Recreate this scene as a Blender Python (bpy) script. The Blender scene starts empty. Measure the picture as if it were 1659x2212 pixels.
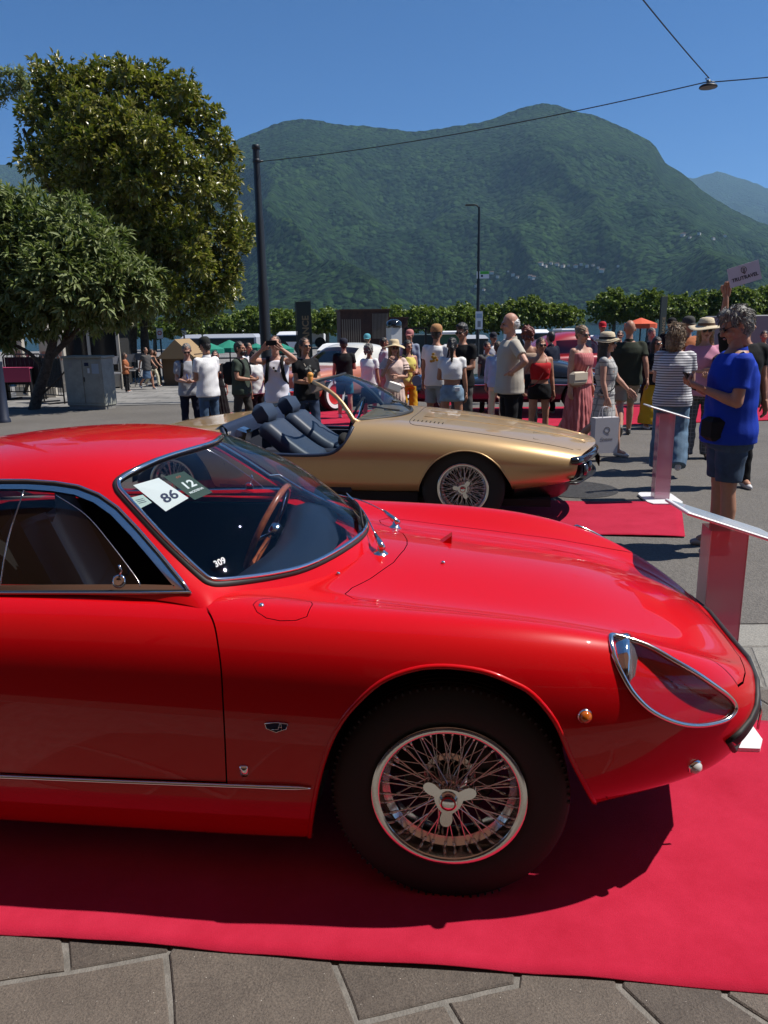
import bpy, bmesh, math, random
import numpy as np
from mathutils import Vector, Matrix, noise as mnoise
random.seed(7); np.random.seed(7)
R = math.radians
SC = bpy.context.scene
COL = SC.collection
# ---------------------------------------------------------------- camera
CAM_H = 1.60; FPX = 1650.0; PX0, PY0 = 829.5, 1106.0
PITCH = math.atan(401 / 1650.0); ROLL = R(0.9)
fw_ = Vector((0, math.cos(PITCH), -math.sin(PITCH)))
r0_ = Vector((1, 0, 0)); u0_ = r0_.cross(fw_)
RT_ = math.cos(ROLL) * r0_ - math.sin(ROLL) * u0_
UP_ = math.sin(ROLL) * r0_ + math.cos(ROLL) * u0_
cam = bpy.data.cameras.new("camera"); camo = bpy.data.objects.new("camera", cam); COL.objects.link(camo)
cam.sensor_fit = 'VERTICAL'; cam.sensor_height = 24.0; cam.sensor_width = 18.0
cam.lens = 24.0 * FPX / 2212.0
cam.clip_start = 0.05; cam.clip_end = 30000
M_ = Matrix((RT_, UP_, -fw_)).transposed().to_4x4(); M_.translation = Vector((0, 0, CAM_H))
camo.matrix_world = M_
SC.camera = camo
# ---------------------------------------------------------------- light
SUN = Vector((0.62, 0.03, 1.0)).normalized()
SUN_EL = math.asin(SUN.z); SUN_ROT = math.atan2(SUN.x, SUN.y)
world = bpy.data.worlds.new("World"); SC.world = world; world.use_nodes = True
wn = world.node_tree.nodes; wl = world.node_tree.links
sky = wn.new("ShaderNodeTexSky"); sky.sky_type = 'NISHITA'; sky.sun_disc = False
sky.sun_elevation = SUN_EL; sky.sun_rotation = SUN_ROT
sky.altitude = 300; sky.air_density = 0.6; sky.dust_density = 0.0; sky.ozone_density = 10.0
wn["Background"].inputs["Strength"].default_value = 0.094
hs_ = wn.new("ShaderNodeHueSaturation"); hs_.inputs["Saturation"].default_value = 1.15; wl.new(sky.outputs[0], hs_.inputs["Color"]); wl.new(hs_.outputs[0], wn["Background"].inputs[0])
sl = bpy.data.lights.new("sun", 'SUN'); sl.energy = 5.0; sl.angle = R(0.53); sl.color = (1.0, 0.95, 0.88)
so = bpy.data.objects.new("sun", sl); COL.objects.link(so)
so.rotation_euler = (-SUN).to_track_quat('-Z', 'Y').to_euler(); so.location = (0, 0, 60)
vs = SC.view_settings; vs.view_transform = 'Standard'; vs.look = 'None'; vs.gamma = 1.0; vs.use_curve_mapping = False
vs.exposure = 0.42
SC.cycles.max_bounces = 7; SC.cycles.transparent_max_bounces = 16; SC.cycles.glossy_bounces = 4
SC.cycles.diffuse_bounces = 3; SC.cycles.transmission_bounces = 6; SC.cycles.caustics_reflective = False; SC.cycles.caustics_refractive = False
SC.cycles.sample_clamp_indirect = 6
# ---------------------------------------------------------------- layout rulers (photo measurements -> metres)
def ray_(x, y):
    return fw_ + RT_ * ((x - PX0) / FPX) - UP_ * ((y - PY0) / FPX)
def G(x, y, z=0.0):
    r = ray_(x, y); t = (z - CAM_H) / r.z
    return Vector((0, 0, CAM_H)) + r * t
def AT(x, y, Y):
    r = ray_(x, y); t = Y / r.y
    return Vector((0, 0, CAM_H)) + r * t
# ---------------------------------------------------------------- materials
MATS = {}
def nt(name):
    m = bpy.data.materials.new(name); m.use_nodes = True
    n = m.node_tree; b = n.nodes["Principled BSDF"]
    return m, n, b
def sock(b, k, v):
    if k in b.inputs: b.inputs[k].default_value = v
def mat(name, col, rough=0.6, metal=0.0, var=0.0, scale=8.0, bump=0.0, bscale=60.0, coat=0.0, spec=0.5, trans=0.0, emit=0.0, col2=None, detail=4.0, crough=0.03, sss=0.0):
    if name in MATS: return MATS[name]
    m, n, b = nt(name)
    c = (*col, 1)
    sock(b, "Base Color", c); sock(b, "Roughness", rough); sock(b, "Metallic", metal)
    sock(b, "Specular IOR Level", spec); sock(b, "Coat Weight", coat); sock(b, "Coat IOR", 1.39); sock(b, "Coat Roughness", crough)
    if trans: sock(b, "Transmission Weight", trans)
    if emit: sock(b, "Emission Color", c); sock(b, "Emission Strength", emit)
    L = n.links
    if var > 0 or bump > 0 or col2:
        tc = n.nodes.new("ShaderNodeTexCoord")
    if var > 0 or col2:
        no = n.nodes.new("ShaderNodeTexNoise"); no.inputs["Scale"].default_value = scale; no.inputs["Detail"].default_value = detail; no.inputs["Roughness"].default_value = 0.62
        L.new(tc.outputs["Object"], no.inputs["Vector"])
        cr = n.nodes.new("ShaderNodeValToRGB")
        c2 = col2 or tuple(min(1, x * (1 + var)) for x in col)
        c1 = col if col2 else tuple(x * (1 - var) for x in col)
        cr.color_ramp.elements[0].position = 0.32; cr.color_ramp.elements[1].position = 0.68
        cr.color_ramp.elements[0].color = (*c1, 1); cr.color_ramp.elements[1].color = (*c2, 1)
        L.new(no.outputs["Fac"], cr.inputs[0]); L.new(cr.outputs[0], b.inputs["Base Color"])
    if bump > 0:
        nb = n.nodes.new("ShaderNodeTexNoise"); nb.inputs["Scale"].default_value = bscale; nb.inputs["Detail"].default_value = 4
        L.new(tc.outputs["Object"], nb.inputs["Vector"])
        bp = n.nodes.new("ShaderNodeBump"); bp.inputs["Strength"].default_value = 1.0; bp.inputs["Distance"].default_value = bump
        L.new(nb.outputs["Fac"], bp.inputs["Height"]); L.new(bp.outputs[0], b.inputs["Normal"])
    MATS[name] = m
    return m
def glassmat(name, tint=(0.55, 0.6, 0.62), rough=0.0, ior=1.5, base=0.0, body=None):
    """thin pane: tinted see-through mixed with a fresnel mirror; body = (rgb, share) adds a film of that colour"""
    if name in MATS: return MATS[name]
    m = bpy.data.materials.new(name); m.use_nodes = True; n = m.node_tree; n.nodes.clear(); L = n.links
    o = n.nodes.new("ShaderNodeOutputMaterial"); mx = n.nodes.new("ShaderNodeMixShader")
    tr = n.nodes.new("ShaderNodeBsdfTransparent"); tr.inputs[0].default_value = (*tint, 1)
    gl = n.nodes.new("ShaderNodeBsdfGlossy"); gl.inputs["Roughness"].default_value = rough
    fr = n.nodes.new("ShaderNodeFresnel"); fr.inputs[0].default_value = ior
    ge = n.nodes.new("ShaderNodeNewGeometry"); mm = n.nodes.new("ShaderNodeMath"); mm.operation = 'MULTIPLY_ADD'; mm.inputs[1].default_value = 1 / ior - ior; mm.inputs[2].default_value = ior
    L.new(ge.outputs["Backfacing"], mm.inputs[0]); L.new(mm.outputs[0], fr.inputs[0])
    first = tr.outputs[0]
    if body:
        df = n.nodes.new("ShaderNodeBsdfDiffuse"); df.inputs[0].default_value = (*body[0], 1)
        m2 = n.nodes.new("ShaderNodeMixShader"); m2.inputs[0].default_value = body[1]
        L.new(tr.outputs[0], m2.inputs[1]); L.new(df.outputs[0], m2.inputs[2]); first = m2.outputs[0]
    ad = n.nodes.new("ShaderNodeMath"); ad.operation = 'ADD'; ad.inputs[1].default_value = base; ad.use_clamp = True
    L.new(fr.outputs[0], ad.inputs[0]); L.new(ad.outputs[0], mx.inputs[0])
    L.new(first, mx.inputs[1]); L.new(gl.outputs[0], mx.inputs[2]); L.new(mx.outputs[0], o.inputs[0])
    MATS[name] = m
    return m
# ---------------------------------------------------------------- objects
def thing(name, label, cat, loc=(0, 0, 0), rotz=0.0, group=None):
    o = bpy.data.objects.new(name, None); COL.objects.link(o)
    o.location = loc; o.rotation_euler = (0, 0, rotz); o.empty_display_size = 0.1
    o['label'] = label; o['category'] = cat
    if group: o['group'] = group
    return o
def tag(o, label=None, cat=None, group=None, kind=None):
    if label: o['label'] = label
    if cat: o['category'] = cat
    if group: o['group'] = group
    if kind: o['kind'] = kind
    return o
class MB:
    """collects simple solids into one mesh"""
    def __init__(s): s.v = []; s.f = []; s.m = []; s.cm = 0
    def add(s, vs, fs, mi=None):
        k = len(s.v); s.v.extend([tuple(p) for p in vs]); mi = s.cm if mi is None else mi
        for f in fs: s.f.append(tuple(i + k for i in f)); s.m.append(mi)
        return s
    def box(s, c, d, rot=None, bev=0.0, mi=None):
        x, y, z = d[0] / 2, d[1] / 2, d[2] / 2
        if bev > 0:
            b = min(bev, x * .9, y * .9, z * .9); P = []
            for sz in (-1, 1):
                for (dx, dy, dz) in ((b, b, 0), (0, 0, b)) if sz < 0 else ((0, 0, b), (b, b, 0)):
                    for sx, sy in ((-1, -1), (1, -1), (1, 1), (-1, 1)):
                        P.append((sx * (x - dx), sy * (y - dy), sz * (z - dz)))
            F = [(3, 2, 1, 0), (12, 13, 14, 15)]
            for r in range(3):
                for i in range(4): F.append((r * 4 + i, r * 4 + (i + 1) % 4, r * 4 + 4 + (i + 1) % 4, r * 4 + 4 + i))
        else:
            P = [(sx * x, sy * y, sz * z) for sz in (-1, 1) for sx, sy in ((-1, -1), (1, -1), (1, 1), (-1, 1))]
            F = [(3, 2, 1, 0), (4, 5, 6, 7)] + [(i, (i + 1) % 4, 4 + (i + 1) % 4, 4 + i) for i in range(4)]
        if rot is not None: P = [rot @ Vector(p) for p in P]
        c = Vector(c)
        return s.add([Vector(p) + c for p in P], F, mi)
    def tube(s, path, r, n=8, cap=True, mi=None, closed=False, flat=None):
        P = [Vector(p) for p in path]; N = len(P)
        rr = r if hasattr(r, '__len__') else [r] * N
        vs = []; prev = None
        for i in range(N):
            if closed: t = P[(i + 1) % N] - P[i - 1]
            else: t = P[min(i + 1, N - 1)] - P[max(i - 1, 0)]
            t = t.normalized() if t.length > 1e-9 else Vector((0, 0, 1))
            if prev is None:
                a = Vector((0, 0, 1)) if abs(t.z) < .9 else Vector((1, 0, 0))
                e1 = t.cross(a).normalized()
            else:
                e1 = prev - t * prev.dot(t)
                e1 = e1.normalized() if e1.length > 1e-6 else t.orthogonal().normalized()
            prev = e1; e2 = t.cross(e1)
            fx, fy = (1, 1) if flat is None else flat
            for k in range(n):
                a = 2 * math.pi * k / n
                vs.append(P[i] + (e1 * math.cos(a) * fx + e2 * math.sin(a) * fy) * rr[i])
        fs = []
        for i in range(N if closed else N - 1):
            j = (i + 1) % N
            for k in range(n):
                fs.append((i * n + k, i * n + (k + 1) % n, j * n + (k + 1) % n, j * n + k))
        if cap and not closed:
            fs.append(tuple(range(n - 1, -1, -1))); fs.append(tuple((N - 1) * n + k for k in range(n)))
        return s.add(vs, fs, mi)
    def lathe(s, prof, n=32, axis='Z', c=(0, 0, 0), mi=None, cap=False):
        """prof: list of (radius, height)"""
        vs = []
        for (r, h) in prof:
            for k in range(n):
                a = 2 * math.pi * k / n; x, y = r * math.cos(a), r * math.sin(a)
                vs.append({'Z': (x, y, h), 'Y': (x, h, -y), 'X': (h, x, y)}[axis])
        fs = []
        for i in range(len(prof) - 1):
            for k in range(n): fs.append((i * n + k, i * n + (k + 1) % n, (i + 1) * n + (k + 1) % n, (i + 1) * n + k))
        if cap:
            fs.append(tuple(range(n - 1, -1, -1))); fs.append(tuple((len(prof) - 1) * n + k for k in range(n)))
        c = Vector(c)
        return s.add([Vector(v) + c for v in vs], fs, mi)
    def prism(s, poly, h0, h1, fn, mi=None):
        """poly of 2D points; fn(a,b,h)->3D"""
        n = len(poly)
        vs = [fn(a, b, h0) for a, b in poly] + [fn(a, b, h1) for a, b in poly]
        fs = [tuple(range(n - 1, -1, -1)), tuple(range(n, 2 * n))] + [(i, (i + 1) % n, n + (i + 1) % n, n + i) for i in range(n)]
        return s.add(vs, fs, mi)
    def ball(s, c, r, nu=12, nv=8, mi=None, rot=None):
        r = Vector(r) if hasattr(r, '__len__') else Vector((r, r, r)); vs = []; c = Vector(c)
        for i in range(nv + 1):
            a = math.pi * i / nv
            for k in range(nu):
                b = 2 * math.pi * k / nu
                p = Vector((r.x * math.sin(a) * math.cos(b), r.y * math.sin(a) * math.sin(b), -r.z * math.cos(a)))
                if rot is not None: p = rot @ p
                vs.append(p + c)
        fs = [(i * nu + k, i * nu + (k + 1) % nu, (i + 1) * nu + (k + 1) % nu, (i + 1) * nu + k) for i in range(nv) for k in range(nu)]
        return s.add(vs, fs, mi)
    def build(s, name, mats, parent=None, smooth=False, angle=None, **kw):
        return mesh(name, s.v, s.f, mats, parent, smooth, s.m, angle=angle, **kw)
def mesh(name, v, f, mats, parent=None, smooth=False, mi=None, norms=None, angle=None, kind=None, label=None, cat=None, group=None):
    me = bpy.data.meshes.new(name); me.from_pydata([tuple(p) for p in v], [], f)
    if not isinstance(mats, (list, tuple)): mats = [mats]
    for m in mats: me.materials.append(m)
    if mi is not None and len(mats) > 1: me.polygons.foreach_set("material_index", mi)
    if smooth: me.shade_smooth()
    me.update()
    if angle is not None: 
        me.shade_smooth()
        try: me.set_sharp_from_angle(angle=R(angle))
        except Exception: pass
    if norms is not None:
        me.normals_split_custom_set_from_vertices(norms)
    o = bpy.data.objects.new(name, me); COL.objects.link(o)
    if parent: o.parent = parent
    return tag(o, label, cat, group, kind)
def dup(root, loc=None, rotz=None, label=None):
    r = root.copy(); COL.objects.link(r)
    if loc is not None: r.location = loc
    if rotz is not None: r.rotation_euler = (0, 0, rotz)
    if label: r['label'] = label
    for ch in list(root.children):
        c = ch.copy(); COL.objects.link(c); c.parent = r
        for g in list(ch.children):
            d = g.copy(); COL.objects.link(d); d.parent = c
    return r
def inst(o, parent, loc=None, rot=None, scale=None, name=None):
    c = o.copy(); COL.objects.link(c); c.parent = parent
    if loc is not None: c.location = loc
    if rot is not None: c.rotation_euler = rot
    if scale is not None: c.scale = scale
    return c
def smooth_closed(pts, n=8):
    """Catmull-Rom through closed polygon"""
    P = [Vector(p) for p in pts]; N = len(P); out = []
    for i in range(N):
        p0, p1, p2, p3 = P[i - 1], P[i], P[(i + 1) % N], P[(i + 2) % N]
        for k in range(n):
            t = k / n
            out.append(0.5 * ((2 * p1) + (p2 - p0) * t + (2 * p0 - 5 * p1 + 4 * p2 - p3) * t * t + (3 * p1 - p0 - 3 * p2 + p3) * t ** 3))
    return out
def smooth_open(pts, n=8):
    P = [Vector(p) for p in pts]; P = [2 * P[0] - P[1]] + P + [2 * P[-1] - P[-2]]; out = []
    for i in range(1, len(P) - 2):
        p0, p1, p2, p3 = P[i - 1], P[i], P[i + 1], P[i + 2]
        for k in range(n):
            t = k / n
            out.append(0.5 * ((2 * p1) + (p2 - p0) * t + (2 * p0 - 5 * p1 + 4 * p2 - p3) * t * t + (3 * p1 - p0 - 3 * p2 + p3) * t ** 3))
    out.append(P[-2]); return out
def fbm(x, y, z=0.0, o=4, lac=2.1, gain=0.5):
    s = 0; a = 1.0; f = 1.0
    for _ in range(o):
        s += a * mnoise.noise(Vector((x * f, y * f, z * f + 13.7 * _))); a *= gain; f *= lac
    return s
# ---------------------------------------------------------------- lofted sheet metal
BS = np.array([[-1, 3, -3, 1], [3, -6, 3, 0], [-3, 0, 3, 0], [1, 4, 1, 0]]) / 6.0
def bsp_eval(P, ts):
    """uniform cubic B-spline over axis 0 of P (ghosts included); ts in [0, n-3]"""
    n = P.shape[0]; i = np.clip(np.floor(ts).astype(int), 0, n - 4); t = ts - i
    T = np.stack([t ** 3, t ** 2, t, np.ones_like(t)], 1) @ BS
    return sum(T[:, k].reshape((-1,) + (1,) * (P.ndim - 1)) * P[i + k] for k in range(4))
class Loft:
    """rows x cols control net (u, y, w); col end = centre line (y=0, mirrored); row ends optional fans at y=0"""
    def __init__(s, rows, fan0=True, fan1=True):
        A = np.array(rows, float); mir = np.array([1, -1, 1.0])
        first = A[1] * mir if fan0 else 2 * A[0] - A[1]
        last = A[-2] * mir if fan1 else 2 * A[-1] - A[-2]
        A = np.concatenate([first[None], A, last[None]], 0)
        c0 = 2 * A[:, :1] - A[:, 1:2]; c1 = A[:, -2:-1] * mir
        s.A = np.concatenate([c0, A, c1], 1); s.nr = len(rows); s.nc = len(rows[0])
    def grid(s, S, T):
        X = bsp_eval(s.A, np.asarray(S, float)); X = np.swapaxes(X, 0, 1)
        X = bsp_eval(X, np.asarray(T, float)); return np.swapaxes(X, 0, 1)
    def sample(s, ns, ntt, sr=None, tr=None):
        sr = sr or (0, s.nr - 1); tr = tr or (0, s.nc - 1)
        S = np.linspace(sr[0], sr[1], ns); T = np.linspace(tr[0], tr[1], ntt)
        X = s.grid(S, T); e = 1e-3
        ds = s.grid(np.clip(S + e, 0, s.nr - 1), T) - s.grid(np.clip(S - e, 0, s.nr - 1), T)
        dt = s.grid(S, np.clip(T + e, 0, s.nc - 1)) - s.grid(S, np.clip(T - e, 0, s.nc - 1))
        N = np.cross(dt, ds); l = np.linalg.norm(N, axis=2, keepdims=True); N = N / np.maximum(l, 1e-12)
        bad = l[..., 0] < 1e-11
        return X, N, bad
def loft_bm(lo, ns, ntt, sr=None, tr=None, flip=False):
    """half surface (y>=0) + mirrored half, in car axes u, v, w where near side is v=-y. Keeps analytic normals in a layer"""
    X, N, bad = lo.sample(ns, ntt, sr, tr)
    if flip: N = -N
    bm = bmesh.new(); lay = bm.verts.layers.float_vector.new("nrm")
    for sgn in (-1, 1):
        V = [[None] * ntt for _ in range(ns)]
        for i in range(ns):
            for j in range(ntt):
                p = X[i, j]; v = bm.verts.new((p[0], sgn * p[1], p[2])); n = N[i, j]
                v[lay] = (n[0], sgn * n[1], n[2]); V[i][j] = v
        for i in range(ns - 1):
            for j in range(ntt - 1):
                q = [V[i][j], V[i + 1][j], V[i + 1][j + 1], V[i][j + 1]]
                if sgn > 0: q.reverse()
                try: bm.faces.new(q)
                except ValueError: pass
    bmesh.ops.remove_doubles(bm, verts=bm.verts, dist=2e-5)
    return bm
def in_poly(px, py, poly):
    c = False; n = len(poly); j = n - 1
    for i in range(n):
        xi, yi = poly[i]; xj, yj = poly[j]
        if (yi > py) != (yj > py) and px < (xj - xi) * (py - yi) / (yj - yi) + xi: c = not c
        j = i
    return c
def axes_for(d):
    d = Vector(d).normalized()
    a = Vector((0, 0, 1)) if abs(d.z) < .9 else Vector((1, 0, 0))
    e1 = a.cross(d).normalized(); e2 = d.cross(e1)
    return d, e1, e2
def cut_poly(bm, poly3, d, facing=0.0, vmin=None, test=None):
    """cut the sheet along a closed polygon (3D points) seen along d; returns the faces inside (whose normal faces d)"""
    d, e1, e2 = axes_for(d)
    P = [(p.dot(e1), p.dot(e2)) for p in (Vector(q) for q in poly3)]
    lay = bm.verts.layers.float_vector["nrm"]; n = len(P)
    def ok(f):
        nn = Vector((0, 0, 0))
        for v in f.verts: nn += Vector(v[lay])
        if nn.dot(d) <= facing: return False
        return test is None or test(f.calc_center_median())
    bx0, bx1 = min(p[0] for p in P), max(p[0] for p in P); by0, by1 = min(p[1] for p in P), max(p[1] for p in P)
    def bb(f):
        xs = [v.co.dot(e1) for v in f.verts]; ys = [v.co.dot(e2) for v in f.verts]
        return min(xs), max(xs), min(ys), max(ys)
    cand = {}
    for f in bm.faces:
        q = bb(f)
        if q[1] >= bx0 and q[0] <= bx1 and q[3] >= by0 and q[2] <= by1 and ok(f): cand[f] = q
    for i in range(n):
        a, b = P[i], P[(i + 1) % n]
        L = math.hypot(b[0] - a[0], b[1] - a[1])
        if L < 1e-7: continue
        nx, ny = (b[1] - a[1]) / L, -(b[0] - a[0]) / L
        x0, x1 = min(a[0], b[0]) - 1e-4, max(a[0], b[0]) + 1e-4; y0, y1 = min(a[1], b[1]) - 1e-4, max(a[1], b[1]) + 1e-4
        fs = [f for f, q in cand.items() if q[1] >= x0 and q[0] <= x1 and q[3] >= y0 and q[2] <= y1]
        if not fs: continue
        geom = list({e for f in fs for e in f.edges} | {v for f in fs for v in f.verts}) + fs
        r = bmesh.ops.bisect_plane(bm, geom=geom, dist=1e-6, plane_co=e1 * a[0] + e2 * a[1], plane_no=e1 * nx + e2 * ny)
        for g in r['geom']:
            if isinstance(g, bmesh.types.BMFace) and g.is_valid: cand[g] = bb(g)
        cand = {f: q for f, q in cand.items() if f.is_valid}
    # new verts: normals were interpolated by bmesh customdata
    out = []
    for f in cand:
        if not f.is_valid: continue
        c = f.calc_center_median()
        if in_poly(c.dot(e1), c.dot(e2), P) and ok(f): out.append(f)
    return out
def take(bm, faces, name, m, parent, delete=True, thick=0.0, **kw):
    """lift faces out of bm into an own object"""
    lay = bm.verts.layers.float_vector["nrm"]
    idx = {}; vs = []; ns = []; fs = []
    for f in faces:
        q = []
        for v in f.verts:
            if v not in idx:
                idx[v] = len(vs); vs.append(v.co.copy()); nn = Vector(v[lay]); ns.append(tuple(nn.normalized()) if nn.length > 1e-9 else (0, 0, 1))
            q.append(idx[v])
        fs.append(tuple(q))
    if delete and faces:
        bmesh.ops.delete(bm, geom=faces, context='FACES')
    if thick:
        k = len(vs); cnt = {}
        for f in fs:
            for a, b in zip(f, f[1:] + f[:1]): cnt[(a, b)] = 1
        edge = [(a, b) for (a, b) in cnt if (b, a) not in cnt]
        on = list(fs)
        vs += [Vector(v) - Vector(n) * thick for v, n in zip(vs, ns)]; ns += [tuple(-x for x in n) for n in ns]
        fs += [tuple(i + k for i in reversed(f)) for f in on]
        rim = {}
        for a, b in edge: fs.append((b, a, a + k, b + k))
        return mesh(name, vs, fs, m, parent, True, norms=None if thick > .004 else ns, angle=50, **kw)
    return mesh(name, vs, fs, m, parent, True, norms=ns, **kw)
def off_poly(poly3, d, amt):
    """inset a polygon (3D pts seen along d) by amt"""
    d, e1, e2 = axes_for(d); Q = [Vector(p) for p in poly3]; P = [(p.dot(e1), p.dot(e2)) for p in Q]; n = len(P)
    ar = sum(P[i][0] * P[(i + 1) % n][1] - P[(i + 1) % n][0] * P[i][1] for i in range(n)); sg = 1 if ar > 0 else -1
    out = []
    for i in range(n):
        a, b, c = P[i - 1], P[i], P[(i + 1) % n]
        def nn(p, q):
            l = math.hypot(q[0] - p[0], q[1] - p[1]) or 1; return (-(q[1] - p[1]) / l * sg, (q[0] - p[0]) / l * sg)
        n1, n2 = nn(a, b), nn(b, c); mx, my = n1[0] + n2[0], n1[1] + n2[1]; q = max(.35, (mx * mx + my * my) / 2)
        out.append(Q[i] + e1 * (mx / q * amt) + e2 * (my / q * amt))
    return out
# ================================================================ SETTING
def asphalt():
    m, n, b = nt("asphalt"); L = n.links; tc = n.nodes.new("ShaderNodeTexCoord")
    a = n.nodes.new("ShaderNodeTexNoise"); a.inputs["Scale"].default_value = .55; a.inputs["Detail"].default_value = 7; a.inputs["Roughness"].default_value = .7
    v = n.nodes.new("ShaderNodeTexVoronoi"); v.inputs["Scale"].default_value = 95
    L.new(tc.outputs["Object"], a.inputs[0]); L.new(tc.outputs["Object"], v.inputs[0])
    r = n.nodes.new("ShaderNodeValToRGB"); e = r.color_ramp.elements
    e[0].position = .25; e[0].color = (.085, .078, .069, 1); e[1].position = .75; e[1].color = (.138, .127, .113, 1); L.new(a.outputs["Fac"], r.inputs[0])
    r2 = n.nodes.new("ShaderNodeValToRGB"); r2.color_ramp.elements[0].color = (.70, .70, .70, 1); r2.color_ramp.elements[1].color = (1.35, 1.33, 1.3, 1); L.new(v.outputs["Color"], r2.inputs[0])
    mx = n.nodes.new("ShaderNodeMixRGB"); mx.blend_type = 'MULTIPLY'; mx.inputs[0].default_value = 1; L.new(r.outputs[0], mx.inputs[1]); L.new(r2.outputs[0], mx.inputs[2]); L.new(mx.outputs[0], b.inputs["Base Color"])
    b.inputs["Roughness"].default_value = .88; bp = n.nodes.new("ShaderNodeBump"); bp.inputs["Distance"].default_value = .004; L.new(v.outputs["Distance"], bp.inputs["Height"]); L.new(bp.outputs[0], b.inputs["Normal"])
    return m
ASPH = asphalt()
def stone(name, c1, c2, sp=(.5, .47, .42)):
    m, n, b = nt(name); L = n.links; tc = n.nodes.new("ShaderNodeTexCoord"); oi = n.nodes.new("ShaderNodeObjectInfo")
    a = n.nodes.new("ShaderNodeTexNoise"); a.inputs["Scale"].default_value = 5; a.inputs["Detail"].default_value = 8; a.inputs["Roughness"].default_value = .75
    g = n.nodes.new("ShaderNodeTexNoise"); g.inputs["Scale"].default_value = 170; g.inputs["Detail"].default_value = 3; g.inputs["Roughness"].default_value = .8
    v = n.nodes.new("ShaderNodeTexVoronoi"); v.inputs["Scale"].default_value = 130
    for q in (a, g, v): L.new(tc.outputs["Object"], q.inputs["Vector"])
    r = n.nodes.new("ShaderNodeValToRGB"); e = r.color_ramp.elements; e[0].position = .3; e[1].position = .7; e[0].color = (*c1, 1); e[1].color = (*c2, 1)
    mm = n.nodes.new("ShaderNodeMath"); mm.operation = 'MULTIPLY_ADD'; mm.inputs[1].default_value = .55; L.new(oi.outputs["Random"], mm.inputs[0]); L.new(a.outputs["Fac"], mm.inputs[2])
    ms = n.nodes.new("ShaderNodeMath"); ms.operation = 'SUBTRACT'; ms.inputs[1].default_value = .27; L.new(mm.outputs[0], ms.inputs[0]); L.new(ms.outputs[0], r.inputs[0])
    r2 = n.nodes.new("ShaderNodeValToRGB"); r2.color_ramp.elements[0].position = .30; r2.color_ramp.elements[1].position = .72; r2.color_ramp.elements[0].color = (.55, .55, .56, 1); r2.color_ramp.elements[1].color = (1.5, 1.48, 1.42, 1); L.new(g.outputs["Fac"], r2.inputs[0])
    mx = n.nodes.new("ShaderNodeMixRGB"); mx.blend_type = 'MULTIPLY'; mx.inputs[0].default_value = 1; L.new(r.outputs[0], mx.inputs[1]); L.new(r2.outputs[0], mx.inputs[2])
    cr = n.nodes.new("ShaderNodeValToRGB"); cr.color_ramp.elements[0].position = .035; cr.color_ramp.elements[1].position = .06; cr.color_ramp.elements[0].color = (1, 1, 1, 1); cr.color_ramp.elements[1].color = (0, 0, 0, 1)
    v2 = n.nodes.new("ShaderNodeTexVoronoi"); v2.inputs["Scale"].default_value = 45; L.new(tc.outputs["Object"], v2.inputs["Vector"]); L.new(v2.outputs["Distance"], cr.inputs[0])
    m2 = n.nodes.new("ShaderNodeMixRGB"); L.new(cr.outputs[0], m2.inputs[0]); L.new(mx.outputs[0], m2.inputs[1]); m2.inputs[2].default_value = (*sp, 1)
    L.new(m2.outputs[0], b.inputs["Base Color"]); b.inputs["Roughness"].default_value = .82
    bp = n.nodes.new("ShaderNodeBump"); bp.inputs["Distance"].default_value = .0028; L.new(g.outputs["Fac"], bp.inputs["Height"])
    bp2 = n.nodes.new("ShaderNodeBump"); bp2.inputs["Distance"].default_value = .012; L.new(a.outputs["Fac"], bp2.inputs["Height"]); L.new(bp.outputs[0], bp2.inputs["Normal"]); L.new(bp2.outputs[0], b.inputs["Normal"])
    MATS[name] = m; return m
PORPH = stone("porphyry", (.070, .058, .050), (.120, .101, .086))
GREYSTONE = stone("grey_granite", (.15, .145, .13), (.25, .24, .215))
MORTAR = mat("mortar", (.165, .155, .14), .95, var=.25, scale=25, bump=.004, bscale=160)
def carpetmat():
    m, n, b = nt("red_carpet"); L = n.links; tc = n.nodes.new("ShaderNodeTexCoord")
    a = n.nodes.new("ShaderNodeTexNoise"); a.inputs["Scale"].default_value = 3.5; a.inputs["Detail"].default_value = 8; a.inputs["Roughness"].default_value = .7
    g = n.nodes.new("ShaderNodeTexNoise"); g.inputs["Scale"].default_value = 420; g.inputs["Detail"].default_value = 2
    for q in (a, g): L.new(tc.outputs["Object"], q.inputs["Vector"])
    r = n.nodes.new("ShaderNodeValToRGB"); e = r.color_ramp.elements; e[0].position = .3; e[1].position = .7; e[0].color = (.36, .008, .028, 1); e[1].color = (.47, .018, .050, 1); L.new(a.outputs["Fac"], r.inputs[0])
    r2 = n.nodes.new("ShaderNodeValToRGB"); r2.color_ramp.elements[0].color = (.86, .80, .80, 1); r2.color_ramp.elements[1].color = (1.10, 1.2, 1.2, 1); L.new(g.outputs["Fac"], r2.inputs[0])
    mx = n.nodes.new("ShaderNodeMixRGB"); mx.blend_type = 'MULTIPLY'; mx.inputs[0].default_value = 1; L.new(r.outputs[0], mx.inputs[1]); L.new(r2.outputs[0], mx.inputs[2]); L.new(mx.outputs[0], b.inputs["Base Color"])
    b.inputs["Roughness"].default_value = .95; sock(b, "Sheen Weight", .25); sock(b, "Sheen Tint", (1, .3, .4, 1)); sock(b, "Specular IOR Level", .1)
    bp = n.nodes.new("ShaderNodeBump"); bp.inputs["Distance"].default_value = .0012; L.new(g.outputs["Fac"], bp.inputs["Height"]); L.new(bp.outputs[0], b.inputs["Normal"])
    MATS["red_carpet"] = m; return m
CARP = carpetmat()
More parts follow.
